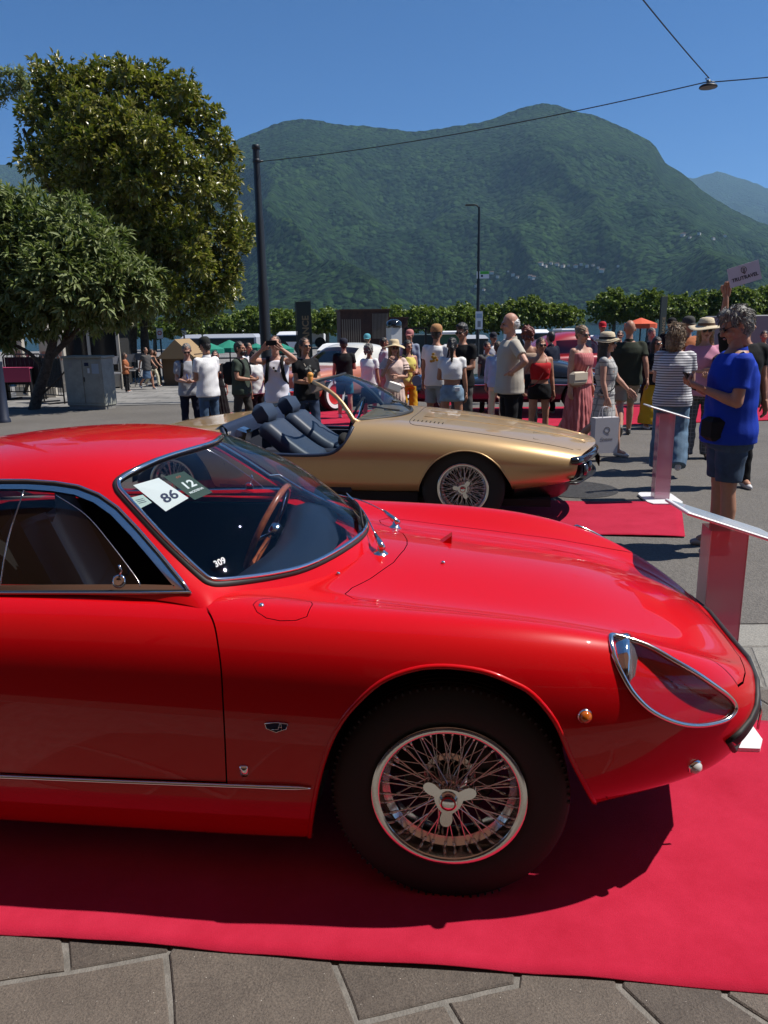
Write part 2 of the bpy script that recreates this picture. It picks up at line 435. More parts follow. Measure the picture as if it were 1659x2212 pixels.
# ---- ground sheets
def sheet(name, poly, z, m, kind='structure'):
    return mesh(name, [(x, y, z) for x, y in poly], [tuple(range(len(poly)))], m, kind=kind)
sheet("ground", [(-60, -40), (70, -40), (70, 66), (-60, 66)], -.0062, MORTAR)
sheet("road", [(-30, 4.28), (30, 3.55), (45, 66), (9, 66), (1.5, 17.5), (-30, 13.9)], -.002, ASPH)
def settmat():
    m, n, b = nt("plaza_setts"); L = n.links; tc = n.nodes.new("ShaderNodeTexCoord"); br = n.nodes.new("ShaderNodeTexBrick")
    br.inputs["Scale"].default_value = 1.0; br.inputs["Brick Width"].default_value = .8; br.inputs["Row Height"].default_value = .42; br.inputs["Mortar Size"].default_value = .012; br.inputs["Color1"].default_value = (.19, .185, .175, 1); br.inputs["Color2"].default_value = (.27, .26, .245, 1); br.inputs["Mortar"].default_value = (.10, .10, .095, 1)
    a = n.nodes.new("ShaderNodeTexNoise"); a.inputs["Scale"].default_value = 1.3; a.inputs["Detail"].default_value = 8; a.inputs["Roughness"].default_value = .7
    L.new(tc.outputs["Object"], br.inputs["Vector"]); L.new(tc.outputs["Object"], a.inputs["Vector"])
    r = n.nodes.new("ShaderNodeValToRGB"); r.color_ramp.elements[0].position = .3; r.color_ramp.elements[1].position = .7; r.color_ramp.elements[0].color = (.6, .6, .6, 1); r.color_ramp.elements[1].color = (1.15, 1.14, 1.12, 1); L.new(a.outputs["Fac"], r.inputs[0])
    mx = n.nodes.new("ShaderNodeMixRGB"); mx.blend_type = 'MULTIPLY'; mx.inputs[0].default_value = 1; L.new(br.outputs["Color"], mx.inputs[1]); L.new(r.outputs[0], mx.inputs[2]); L.new(mx.outputs[0], b.inputs["Base Color"]); b.inputs["Roughness"].default_value = .85
    bp = n.nodes.new("ShaderNodeBump"); bp.inputs["Distance"].default_value = .01; L.new(br.outputs["Fac"], bp.inputs["Height"]); bp.invert = True; L.new(bp.outputs[0], b.inputs["Normal"])
    return m
sheet("plaza", [(-60, 13.95), (-30, 13.95), (1.4, 17.6), (8.9, 66), (-60, 66)], -.004, settmat())
k = MB(); k.box((-14.3, 15.85, -.001), (32, .09, .008), Matrix.Rotation(math.atan2(3.65, 31.4), 3, 'Z')); k.build("drain_strip", mat("dark_iron", (.03, .03, .03), .7), kind='structure')
# ---- paving slabs, one object each
SLABS = bpy.data.objects.new("paving", None); COL.objects.link(SLABS); SLABS['kind'] = 'structure'
def slab(poly, m, z=0.0, gap=.0048, first=None):
    c = Vector((sum(p[0] for p in poly) / len(poly), sum(p[1] for p in poly) / len(poly), 0))
    P = [(p[0] - c.x, p[1] - c.y) for p in poly]
    ar = sum(P[i][0] * P[(i + 1) % len(P)][1] - P[(i + 1) % len(P)][0] * P[i][1] for i in range(len(P)))
    if ar < 0: P.reverse()
    Q = off_poly([(a, b, 0) for a, b in P], (0, 0, 1), gap)
    # break the straight sides into a slightly worn edge
    W = []
    for i, p in enumerate(Q):
        q = Q[(i + 1) % len(Q)]; L = (q - p).length; n = max(1, int(L / .045))
        for k in range(n):
            r = p.lerp(q, k / n); d = (q - p).normalized(); o = Vector((-d.y, d.x, 0)); a = random.uniform(0, .0035) if k else .002; W.append(r + o * a)
    n = len(W); tilt = random.uniform(-.004, .004), random.uniform(-.004, .004); dz = random.uniform(-.002, .001)
    I = off_poly(W, (0, 0, 1), .004)
    zz = lambda p: z + dz + p.x * tilt[0] + p.y * tilt[1]
    vs = [(p.x, p.y, zz(p)) for p in I] + [(p.x, p.y, zz(p) - .004) for p in W] + [(p.x, p.y, z - .03) for p in W]
    fs = [tuple(range(n))] + [(i, n + i, n + (i + 1) % n, (i + 1) % n) for i in range(n)] + [(n + i, 2 * n + i, 2 * n + (i + 1) % n, n + (i + 1) % n) for i in range(n)]
    o = mesh("slab", vs, fs, m, SLABS); o.location = c; return o
PX = [[(-250, 2030), (135, 2010), (145, 2097), (0, 2120), (-250, 2155)], [(140, 1990), (400, 1990), (365, 2056), (148, 2097)], [(0, 2122), (148, 2099), (355, 2062), (372, 2212), (376, 2290), (-60, 2300), (-250, 2260), (-250, 2155)],
      [(360, 2060), (400, 1990), (720, 2000), (722, 2085), (772, 2208), (800, 2290), (378, 2290)], [(724, 2085), (730, 2000), (1120, 2010), (1115, 2125), (960, 2160), (772, 2206)], [(776, 2210), (960, 2163), (992, 2215), (1020, 2290), (802, 2290)],
      [(962, 2162), (1117, 2127), (1125, 2010), (1330, 2025), (1337, 2130), (1425, 2215), (1500, 2290), (1022, 2290), (994, 2215)], [(1340, 2130), (1335, 2025), (1570, 2035), (1565, 2150), (1680, 2225), (1760, 2290), (1504, 2290), (1428, 2216)], [(1568, 2150), (1575, 2035), (1900, 2045), (1940, 2290), (1764, 2290), (1685, 2224)]]
for P in PX: slab([(g.x, g.y) for g in (G(x, y) for x, y in P)], PORPH)
def course(x0, x1, y0f, y1f, wmin, wmax, m):
    x = x0 + random.uniform(-.3, 0); e0 = 0
    while x < x1:
        w = random.uniform(wmin, wmax); s = random.uniform(-.12, .12)
        slab([(x + e0, y0f(x + e0)), (x + w + s, y0f(x + w + s)), (x + w - s * .2, y1f(x + w)), (x - e0 * .2, y1f(x))], m, z=-.001); x += w; e0 = s
far = lambda x: 3.93 - .0245 * x - .30
ys = [1.86, 2.3, 2.72, 3.13]
for i in range(3): course(-3, 3.6, lambda x, i=i: ys[i], lambda x, i=i: ys[i + 1], .45, .95, PORPH)
course(-3, 4.0, lambda x: 3.14, far, .5, .9, GREYSTONE)
course(-3.4, 4.4, lambda x: far(x) + .004, lambda x: far(x) + .30, .7, 1.1, GREYSTONE)
for i in range(3): course(-3.2, 3.2, lambda x, i=i: .10 + .35 * i, lambda x, i=i: .45 + .35 * i, .45, .9, PORPH)
for i in range(2):
    course(-3.4, -1.95, lambda x, i=i: 1.16 + .35 * i, lambda x, i=i: 1.51 + .35 * i, .4, .7, PORPH); course(1.75, 3.2, lambda x, i=i: 1.16 + .35 * i, lambda x, i=i: 1.51 + .35 * i, .4, .7, PORPH)
# ---- red carpets with lifted, wavy edges
def carpet(P, name, label, nx=110, ny=30, group="red carpets laid under the cars", lift=.012, seed=0):
    a, b, c, d = [Vector((p[0], p[1], 0)) for p in P]; vs = []
    for i in range(nx + 1):
        u = i / nx; p0 = a.lerp(b, u); p1 = d.lerp(c, u)
        for j in range(ny + 1):
            v = j / ny; p = p0.lerp(p1, v); ed = max(math.exp(-v * 11), math.exp(-(1 - v) * 11), math.exp(-(1 - u) * 40), math.exp(-u * 40))
            h = .005 + max(0, fbm(u * 9 + seed, v * 2.3, seed * 3.1, 3)) * lift * ed * 1.8 + abs(fbm(u * 5, v * 4, seed)) * .0028
            wob = .010 * fbm(u * 12, seed * 7.7, 0, 2) * (math.exp(-v * 6) + math.exp(-(1 - v) * 6)); q = (p1 - p0).normalized() * wob
            vs.append((p.x + q.x, p.y + q.y, h))
    m = ny + 1; fs = [(i * m + j, (i + 1) * m + j, (i + 1) * m + j + 1, i * m + j + 1) for i in range(nx) for j in range(ny)]
    edge = [i * m for i in range(nx + 1)] + [nx * m + j for j in range(1, m)] + [i * m + ny for i in range(nx - 1, -1, -1)] + [j for j in range(ny - 1, 0, -1)]
    k = len(vs); vs += [(vs[i][0], vs[i][1], vs[i][2] - .004) for i in edge]; n = len(edge)
    fs += [(edge[i], k + i, k + (i + 1) % n, edge[(i + 1) % n]) for i in range(n)]
    return mesh(name, vs, fs, CARP, smooth=True, label=label, cat="carpet", group=group)
carpet([(-4.2, 2.12), (2.4, 1.36), (2.55, 2.72), (-4.0, 3.50)], "red_carpet", "wide red carpet under the red coupe, its near edge on stone slabs", seed=1)
carpet([(-3.6, 6.55), (2.29, 5.60), (2.68, 6.70), (-3.3, 7.9)], "red_carpet", "red carpet under the gold car ending beside a stand", 90, 24, seed=2)
def quadc(px): return [(g.x, g.y) for g in (G(x, y) for x, y in px)]
carpet([(-3.2, 11.6), (7.5, 12.6), (8.2, 15.3), (-3.0, 15.0)], "red_carpet", "far red carpet behind the crowd under old saloons", 60, 10, seed=3)
c_ = MB(); c_.lathe([(.0, .004), (.34, .004), (.36, .006), (.40, .004), (.405, -.01)], 40, cap=False); o = c_.build("manhole_cover", mat("cast_iron", (.045, .043, .04), .6, metal=.3, var=.4, scale=26, bump=.006, bscale=60), smooth=False); g = G(1245, 1057); o.location = (g.x, g.y, 0); o['kind'] = 'structure'
# ---- lake
def water():
    m, n, b = nt("lake_water"); L = n.links; b.inputs["Base Color"].default_value = (.012, .045, .075, 1); b.inputs["Roughness"].default_value = .12
    tc = n.nodes.new("ShaderNodeTexCoord"); a = n.nodes.new("ShaderNodeTexNoise"); a.inputs["Scale"].default_value = .35; a.inputs["Detail"].default_value = 6; L.new(tc.outputs["Object"], a.inputs["Vector"]); bp = n.nodes.new("ShaderNodeBump"); bp.inputs["Distance"].default_value = .6; L.new(a.outputs["Fac"], bp.inputs["Height"]); L.new(bp.outputs[0], b.inputs["Normal"]); return m
mesh("water", [(-3500, 66, -2), (3500, 66, -2), (3500, 3500, -2), (-3500, 3500, -2)], [(0, 1, 2, 3)], water(), kind='structure')
q = MB(); q.box((0, 66.1, -1.2), (140, .5, 2.35)); q.build("quay", GREYSTONE, kind='structure')
# ---- mountains
def forest():
    m, n, b = nt("forest"); L = n.links; tc = n.nodes.new("ShaderNodeTexCoord")
    a = n.nodes.new("ShaderNodeTexNoise"); a.inputs["Scale"].default_value = .0045; a.inputs["Detail"].default_value = 9; a.inputs["Roughness"].default_value = .68
    v = n.nodes.new("ShaderNodeTexVoronoi"); v.inputs["Scale"].default_value = .085; v2 = n.nodes.new("ShaderNodeTexNoise"); v2.inputs["Scale"].default_value = .05; v2.inputs["Detail"].default_value = 5
    for q in (a, v, v2): L.new(tc.outputs["Object"], q.inputs["Vector"])
    r = n.nodes.new("ShaderNodeValToRGB"); e = r.color_ramp.elements; e[0].position = .30; e[1].position = .72; e[0].color = (.007, .021, .008, 1); e[1].color = (.026, .052, .015, 1); L.new(a.outputs["Fac"], r.inputs[0])
    r2 = n.nodes.new("ShaderNodeValToRGB"); r2.color_ramp.elements[0].position = .2; r2.color_ramp.elements[1].position = .8; r2.color_ramp.elements[0].color = (.45, .45, .5, 1); r2.color_ramp.elements[1].color = (1.55, 1.5, 1.3, 1); L.new(v.outputs["Color"], r2.inputs[0])
    mx = n.nodes.new("ShaderNodeMixRGB"); mx.blend_type = 'MULTIPLY'; mx.inputs[0].default_value = 1; L.new(r.outputs[0], mx.inputs[1]); L.new(r2.outputs[0], mx.inputs[2]); L.new(mx.outputs[0], b.inputs["Base Color"]); b.inputs["Roughness"].default_value = 1; sock(b, "Specular IOR Level", 0.05)
    bp = n.nodes.new("ShaderNodeBump"); bp.inputs["Distance"].default_value = 9; bp.invert = True; L.new(v.outputs["Distance"], bp.inputs["Height"])
    bp2 = n.nodes.new("ShaderNodeBump"); bp2.inputs["Distance"].default_value = 22; L.new(v2.outputs["Fac"], bp2.inputs["Height"]); L.new(bp.outputs[0], bp2.inputs["Normal"]); L.new(bp2.outputs[0], b.inputs["Normal"]); return m
FOREST = forest()
MEADOW = mat("meadow", (.08, .115, .03), .95, var=.3, scale=.03); ROCK = mat("cliff_rock", (.10, .105, .095), .95, var=.5, scale=.04, bump=6, bscale=.05)
def interp(T, x):
    if x <= T[0][0]: return T[0][1]
    for (a, p), (b, q) in zip(T, T[1:]):
        if x <= b: f = (x - a) / (b - a); return p + (q - p) * f
    return T[-1][1]
def skyline_dir(x, y):
    r = ray_(x, y); h = math.hypot(r.x, r.y); return r.x / h, r.y / h, r.z / h
def mountain(name, ridge, d0, d1, x0, x1, nx, ny, amp, seed, mats, paint=None, d1f=None, wide=1500):
    vs = []; fs = []; mi = []
    for i in range(nx + 1):
        f_ = i / nx; x = x0 + (x1 - x0) * f_ if not wide else (x0 - wide * (1 - f_ / .08) ** 1.3 if f_ < .08 else x1 + wide * ((f_ - .92) / .08) ** 1.3 if f_ > .92 else x0 + (x1 - x0) * (f_ - .08) / .84); yr = interp(ridge, x) + 2.2 * fbm(x * .05, seed, 0, 3) + 1.0 * fbm(x * .3, seed, 5, 2)
        cx, cy, tz = skyline_dir(x, yr); D1 = d1f(x) if d1f else d1; H = CAM_H + tz * D1 + 2
        for j in range(ny + 1):
            t = j / ny * 1.22; d = d0 + (D1 - d0) * t
            if t <= 1: f = t ** 1.02
            else: f = 1 - (t - 1) * 1.1
            px, py = cx * d, cy * d; w = math.sin(math.pi * min(1, t)) ** .8 if t < 1 else 0
            qx, qy = px * .00105 + .5 * t, py * .00075; wq = fbm(qx * .8, qy * .8, seed + 20, 2) * .5; rg = 1 - abs(fbm(qx + wq, qy - wq, seed, 2)) * 2.2; rg2 = 1 - abs(fbm(qx * 2.8 + wq, qy * 2.4, seed + 8, 3)) * 2; n2 = fbm(px * .0022, py * .0022, seed + 3, 4)
            ww = w * min(1, (1 - t) * 3.2) if t < 1 else 0
            z = H * f + amp * ww * (rg - .8) + amp * .30 * ww * (rg2 - .7) + amp * .45 * ww * n2 + 3 * fbm(px * .02, py * .02, 1, 2) * min(1, t * 3)
            if .02 < t < 1: z = min(z, (CAM_H + tz * d) * (.45 + .535 * t) + 3)
            if t > 1: z = min(z, H)
            vs.append((px, py, z - 2.5))
    m = ny + 1
    for i in range(nx):
        for j in range(ny):
            fs.append((i * m + j, (i + 1) * m + j, (i + 1) * m + j + 1, i * m + j + 1))
            mi.append(paint(x0 + (x1 - x0) * ((i + .5) / nx - .08) / .84, j / ny * 1.22, vs[i * m + j]) if paint else 0)
    o = mesh(name, vs, fs, mats, None, True, mi if paint else None, kind='structure'); return o, vs
RIDGE = [(-1900, 610), (-1000, 585), (-400, 560), (-100, 520), (150, 470), (330, 400), (430, 345), (480, 322), (510, 302), (560, 281), (620, 258), (650, 254), (700, 262), (740, 269), (790, 271), (850, 278), (895, 284), (960, 275), (1040, 262), (1090, 246), (1130, 231), (1170, 222), (1200, 225), (1235, 238), (1290, 250), (1350, 276), (1400, 301), (1418, 318), (1436, 350), (1480, 378), (1520, 412), (1580, 450), (1640, 480), (1720, 500), (1850, 530), (2100, 560), (2800, 585), (3600, 600)]
def paint(x, t, p):
    n = fbm(p[0] * .006, p[1] * .006, 2.2, 3)
    for cx, ct, rx, rt in ((1105, .20, 30, .05), (1150, .24, 45, .03), (1080, .245, 22, .02), (1230, .165, 28, .028), (1135, .13, 30, .025), (1010, .13, 24, .03), (1095, .29, 26, .03)):
        if ((x - cx) / rx) ** 2 + ((t - ct) / rt) ** 2 + n * 1.6 < .8: return 1
    for cx, ct, rx, rt in ((1292, .115, 34, .05), (1190, .10, 16, .04), (1420, .14, 10, .07), (1440, .10, 7, .05)):
        if ((x - cx) / rx) ** 2 + ((t - ct) / rt) ** 2 + n * 2.2 < .6: return 2
    return 0
MTN, MV = mountain("hill", RIDGE, 1050, 2500, -420, 2150, 460, 200, 185, 4.2, [FOREST, MEADOW, ROCK], paint)
mountain("hill", [(-2000, 430), (-1100, 380), (-500, 330), (-200, 325), (0, 350), (40, 347), (80, 364), (130, 392), (300, 440), (600, 520)], 3200, 5200, -520, 620, 90, 60, 170, 9.1, [FOREST])
mountain("hill", [(1250, 520), (1400, 400), (1475, 376), (1500, 379), (1530, 372), (1552, 364), (1566, 369), (1600, 379), (1659, 402), (1800, 380), (2100, 420), (2700, 470), (3700, 520)], 4200, 7000, 1240, 2120, 120, 70, 300, 2.7, [FOREST])
# houses on the slope
hx = [(1168, 573), (1178, 577), (1190, 571), (1203, 574), (1216, 577), (1228, 575), (1243, 578), (1255, 573), (1268, 577), (1281, 575), (1292, 580), (1145, 600), (1152, 603), (1062, 592), (1075, 600), (1098, 588), (1108, 596), (1118, 601), (1030, 620), (1045, 628), (1300, 588), (1335, 577), (1475, 510), (1490, 515), (1510, 507), (1540, 518), (1565, 512)]
from mathutils.bvhtree import BVHTree
bt = BVHTree.FromPolygons([Vector(v) for v in MV], [tuple(p.vertices) for p in MTN.data.polygons])
WALLP = mat("house_wall", (.50, .47, .42), .9); ROOFT = mat("house_roof", (.10, .065, .05), .9)
hw = MB(); hw.box((0, 0, 1), (12, 9, 10)); hr = MB(); hr.add([(-7, -5.4, 6), (7, -5.4, 6), (7, 5.4, 6), (-7, 5.4, 6), (-6, 0, 9.5), (6, 0, 9.5)], [(0, 1, 5, 4), (2, 3, 4, 5), (0, 4, 3), (1, 2, 5), (3, 2, 1, 0)])
H0 = None
for i, (x, y) in enumerate(hx):
    h = bt.ray_cast(Vector((0, 0, CAM_H)), ray_(x, y).normalized())[0]
    if h is None: continue
    if H0 is None:
        H0 = thing("hillside_house", "tiny pale house among trees on the far mountain slope", "house", h, 0, "houses on the far slope"); hw.build("wall", WALLP, H0); hr.build("roof", ROOFT, H0); r_ = H0
    else: r_ = dup(H0)
    r_.location = h + Vector((0, 0, 1)); r_.rotation_euler = (0, 0, random.uniform(0, 3)); s = random.uniform(.35, .75); r_.scale = (s, s, s * .8)
# ---- haze
hz = MB(); hz.box((0, 3400, 620), (11000, 8200, 1260)); HZ = None
def haze(dens):
    m = bpy.data.materials.new("haze"); m.use_nodes = True; n = m.node_tree; n.nodes.clear(); o = n.nodes.new("ShaderNodeOutputMaterial"); p = n.nodes.new("ShaderNodeVolumePrincipled"); p.inputs["Color"].default_value = (.42, .70, 1, 1); p.inputs["Density"].default_value = dens; p.inputs["Anisotropy"].default_value = .2; n.links.new(p.outputs[0], o.inputs["Volume"]); return m
# ---- arcaded salmon building behind the photographer (seen only in reflections)
SALM = mat("salmon_render", (.42, .22, .15), .9, var=.15, scale=.6); SHADE_IN = mat("arcade_inside", (.10, .085, .07), .9); STONEP = mat("pale_stone", (.42, .39, .34), .85, var=.2, scale=3)
BLD = thing("arcade_building", "salmon town building with arches facing the square", "building", (0, -9, 0), R(-8))
t = MB()
W_ = 44; n = 11; bay = W_ / n
for i in range(n + 1): t.box((-W_ / 2 + i * bay, .35, 2.1), (.9, .7, 4.2))
t.box((0, .35, 9.2), (W_ + .9, .7, 10.0)); t.build("wall", SALM, BLD)
t = MB(); t.box((0, -4.2, 2.1), (W_, .3, 4.2)); t.box((0, -2, 4.25), (W_, 4.6, .1)); t.box((0, -2, .02), (W_, 4.6, .05)); t.build("arcade", SHADE_IN, BLD)
t = MB(); t.box((0, .5, 4.35), (W_ + 1, 1.0, .25)); t.box((0, .6, 14.3), (W_ + 1.6, 1.4, .4)); t.build("cornice", STONEP, BLD)
PANE = mat("window_pane", (.02, .025, .03), .05); SHUT = mat("green_shutter", (.03, .07, .05), .6)
for r_ in range(3):
    for i in range(n):
        x = -W_ / 2 + (i + .5) * bay; z = 6.1 + r_ * 3.1
        f = MB(); f.box((x, .72, z), (1.3, .08, 2.0)); o = f.build("window", STONEP, BLD); p = MB(); p.box((x, .775, z), (1.05, .03, 1.75)); p.build("pane", PANE, o)
        for s in (-1, 1): q = MB(); q.box((x + s * 1.0, .745, z), (.62, .05, 2.0)); q.build("shutter", SHUT, o)

def leafcanvas():
    m, n, b = nt("shading_canvas"); b.inputs["Base Color"].default_value = (.34, .19, .13, 1); b.inputs["Roughness"].default_value = .9; tl = n.nodes.new("ShaderNodeBsdfTranslucent"); tl.inputs[0].default_value = (.40, .22, .15, 1); ms = n.nodes.new("ShaderNodeMixShader"); ms.inputs[0].default_value = .22  # salmon and translucent so its underside glows warm in the car's reflections
    n.links.new(b.outputs[0], ms.inputs[1]); n.links.new(tl.outputs[0], ms.inputs[2]); n.links.new(ms.outputs[0], n.nodes["Material Output"].inputs[0]); return m
AW = thing("shading_awning", "long unseen canvas awning added behind the camera to shade the red coupe", "awning", (0, -5.0, 0)); CANV = leafcanvas()  # added out of view to keep sky and sun off the car's side
t = MB(); t.add([(-9, -2.6, 3.7), (9, -2.6, 3.7), (9, 6.1, 2.9), (-9, 6.1, 2.9), (9, 6.1, 2.6), (-9, 6.1, 2.6)], [(0, 1, 2, 3), (3, 2, 4, 5)]); t.build("canvas", CANV, AW)
for k in range(4): t = MB(); t.tube([(-8.5 + k * 5.67, 3.2, 0), (-8.5 + k * 5.67, 3.2, 3.1)], .04, 8); t.build("post", SHADE_IN, AW)
# ================================================================ RED COUPE
RED = mat("red_paint", (0.53, 0.0028, 0.006), rough=0.35, coat=0.85, crough=0.008, spec=0.08)
CHROME = mat("chrome", (0.80, 0.79, 0.77), rough=0.08, metal=1.0)
CHROME_WORN = mat("chrome_satin", (0.74, 0.71, 0.67), rough=0.16, metal=1.0)
RUBBER = mat("black_rubber", (0.018, 0.018, 0.018), rough=0.6)
BLACK = mat("black_lining", (0.008, 0.008, 0.008), rough=0.9)
TYRE = mat("tyre_rubber", (0.0075, 0.0072, 0.007), rough=0.7, bump=0.0006, bscale=90)
GLASS = glassmat("windscreen_glass", (0.80, 0.86, 0.88))
GLASS_SIDE = glassmat("side_glass", (0.62, 0.64, 0.64), base=0.03)
NAVY = mat("navy_leather", (0.012, 0.02, 0.045), rough=0.45, bump=0.0004, bscale=300)
WOODRIM = mat("varnished_wood", (0.36, 0.09, 0.03), rough=0.25, coat=0.6, var=0.3, scale=30)
AMBER = mat("amber_lens", (0.75, 0.16, 0.01), rough=0.08, trans=0.4, coat=1)
WHITE_PAPER = mat("white_paper", (0.82, 0.82, 0.80), rough=0.7)
GREEN_PAPER = mat("dark_green_card", (0.018, 0.045, 0.025), rough=0.6)
INK = mat("dark_blue_ink", (0.012, 0.014, 0.06), rough=0.6)
SILVER_INK = mat("pale_grey_print", (0.55, 0.58, 0.6), rough=0.6)
NAVY_ENAMEL = mat("navy_enamel", (0.008, 0.014, 0.05), rough=0.55, spec=.2)
def row(u, yw): return [(u, y, w) for y, w in yw]
def textobj(txt, size, mname, name, parent, co, xdir, ydir, extrude=0.0008, kind=None, bold=False, align='CENTER'):
    """flat printed lettering as a mesh; xdir/ydir are the reading axes in the parent's space"""
    cu = bpy.data.curves.new("lettering", 'FONT'); cu.body = txt; cu.size = size; cu.extrude = extrude; cu.align_x = align; cu.align_y = 'CENTER'; cu.resolution_u = 3
    if bold: cu.offset = size * 0.025
    to = bpy.data.objects.new("lettering", cu); COL.objects.link(to)
    dg = bpy.context.evaluated_depsgraph_get(); me = bpy.data.meshes.new_from_object(to.evaluated_get(dg))
    bpy.data.objects.remove(to); me.materials.clear(); me.materials.append(MATS[mname])
    o = bpy.data.objects.new(name, me); COL.objects.link(o); o.parent = parent
    x = Vector(xdir).normalized(); y = Vector(ydir); y = (y - x * y.dot(x)).normalized(); z = x.cross(y)
    m = Matrix((x, y, z)).transposed().to_4x4(); m.translation = Vector(co); o.matrix_local = m
    return o
# ---------------------------------------------------------------- wire wheel shared by both show cars
def wire_wheel(parent, c, rimR, tyreR, width, side, spokes_as_parts, spin=0.0, tyre_bulge=1.0):
    """wheel with its axle along local y; side=-1 faces the camera"""
    w = bpy.data.objects.new("wheel", None); COL.objects.link(w); w.parent = parent; w.location = c
    s = side; h = width / 2
    t = MB(); pr = []
    b = tyre_bulge
    prof = [(rimR * .93, .30), (rimR * .97, .40), (rimR * 1.02, .455), (rimR + (tyreR - rimR) * .25, .50), (rimR + (tyreR - rimR) * .5, .515), (rimR + (tyreR - rimR) * .75, .50), (tyreR * .965, .455), (tyreR * .992, .40)]
    pr = [(r, -s * -q * width * b) for r, q in prof] + [(tyreR, s * .36 * width)]
    for k in range(5):   # grooves of the tread
        q = .30 - k * .15
        pr += [(tyreR, s * (q + .02) * width), (tyreR - .006, s * (q + .012) * width), (tyreR - .006, s * (q - .012) * width), (tyreR, s * (q - .02) * width)]
    pr += [(tyreR, -s * .36 * width)] + [(r, -s * q * width) for r, q in reversed(prof)]
    if s < 0: pr = pr[::-1]
    t.lathe(pr[::-1], 96, 'Y')
    for k in range(80):   # tread blocks on the shoulder
        a = 2 * math.pi * k / 96
        t.box((math.cos(a) * tyreR * .980, s * .405 * width, math.sin(a) * tyreR * .984), (.006, .10 * width, .009), Matrix.Rotation(-a + math.pi / 2, 3, 'Y'))
    t.build("tyre", TYRE, w, angle=35)
    m = MB()
    o = s * .47 * width
    m.lathe([(rimR * .955, o - s * .012), (rimR * 1.0, o - s * .012), (rimR * 1.012, o - s * .002), (rimR * 1.006, o + s * .004), (rimR * .990, o + s * .006), (rimR * .925, o + s * .005), (rimR * .905, o + s * .001), (rimR * .895, o - s * .018), (rimR * .885, o - s * .045), (rimR * .80, o - s * .062), (rimR * .79, o - s * .10), (rimR * .86, o - s * .125), (rimR * .93, o - s * .14), (rimR * .95, o - s * .16)][::(1 if s > 0 else -1)], 72, 'Y')
    m.build("rim", CHROME_WORN, w, angle=40)
    hb = MB()
    hb.lathe([(.018, o + s * .002), (.030, o + s * .002), (.034, o - s * .008), (.034, o - s * .028), (.050, o - s * .032), (.054, o - s * .05), (.062, o - s * .09), (.075, o - s * .10), (.078, o - s * .115), (.05, o - s * .12)][::(1 if s > 0 else -1)], 40, 'Y')
    hb.build("hub", CHROME_WORN, w, angle=40)
    br = MB()   # dark drum and back plate seen between the spokes
    br.lathe([(.001, o - s * .13), (rimR * .62, o - s * .13), (rimR * .66, o - s * .14), (rimR * .66, o - s * .17)][::(1 if s > 0 else -1)], 40, 'Y')
    for k in range(10):
        a = 2 * math.pi * k / 10; br.box((math.cos(a) * rimR * .5, o - s * .127, math.sin(a) * rimR * .5), (.03, .012, .012), Matrix.Rotation(-a, 3, 'Y'))
    br.build("brake_drum", mat("drum_iron", (.05, .045, .042), rough=.5, metal=.6), w, angle=40)
    # spokes: four crossing rows
    rows = [(.033, -.010, rimR * .885, -.034, 18, +.62), (.033, -.014, rimR * .885, -.034, 18, -.62), (.060, -.085, rimR * .80, -.08, 18, +.75), (.060, -.09, rimR * .80, -.095, 18, -.75)]
    mk = []
    joined = MB()
    for ri, (ra, ya, rb, yb, n, tw) in enumerate(rows):
        sp = MB()
        A = Vector((ra, o + s * ya, 0)); B = Vector((rb * math.cos(tw * .55), o + s * yb, rb * math.sin(tw * .55)))
        sp.tube([A, B], .0019, 6, cap=False); C = B + (A - B).normalized() * .022
        sp.tube([B, C], .0042, 6)
        if spokes_as_parts:
            o0 = sp.build("spoke", CHROME_WORN, w, smooth=True); o0.rotation_euler = (0, spin + ri * .17, 0)
            for k in range(1, n): inst(o0, w, rot=(0, spin + 2 * math.pi * k / n + ri * .17, 0))
        else:
            for k in range(n):
                q = Matrix.Rotation(spin + 2 * math.pi * k / n + ri * .17, 3, 'Y'); joined.add([q @ Vector(p) for p in sp.v], sp.f)
    if not spokes_as_parts: joined.build("spokes", CHROME_WORN, w, smooth=True)
    # three eared knock-off nut
    kn = MB(); pts = []
    for k in range(96):
        a = 2 * math.pi * k / 96; q = ((a - spin) / (2 * math.pi / 3)) % 1.0; dd = min(q, 1 - q) * (2 * math.pi / 3)
        r = .036 + (.040 * (1 - (dd / .34) ** 2) ** .5 if dd < .34 else 0) + .006 * math.exp(-(dd / .6) ** 2)
        pts.append((r * math.cos(a), r * math.sin(a)))
    kn.prism(pts, o + s * .004, o + s * .019, lambda a, b, hh: (a, hh, b))
    kn.build("knockoff_nut", CHROME_WORN, w, angle=30)
    cp = MB(); cp.lathe([(.001, o + s * .034), (.016, o + s * .034), (.024, o + s * .030), (.027, o + s * .019)][::(1 if s > 0 else -1)], 32, 'Y')
    cp.build("hub_cap", CHROME, w, angle=30)
    em = MB(); em.lathe([(.017, o + s * .0345), (.021, o + s * .0330)], 28, 'Y'); em.build("emblem_ring", mat("red_enamel", (.5, .01, .02), rough=.3), w)
    return w
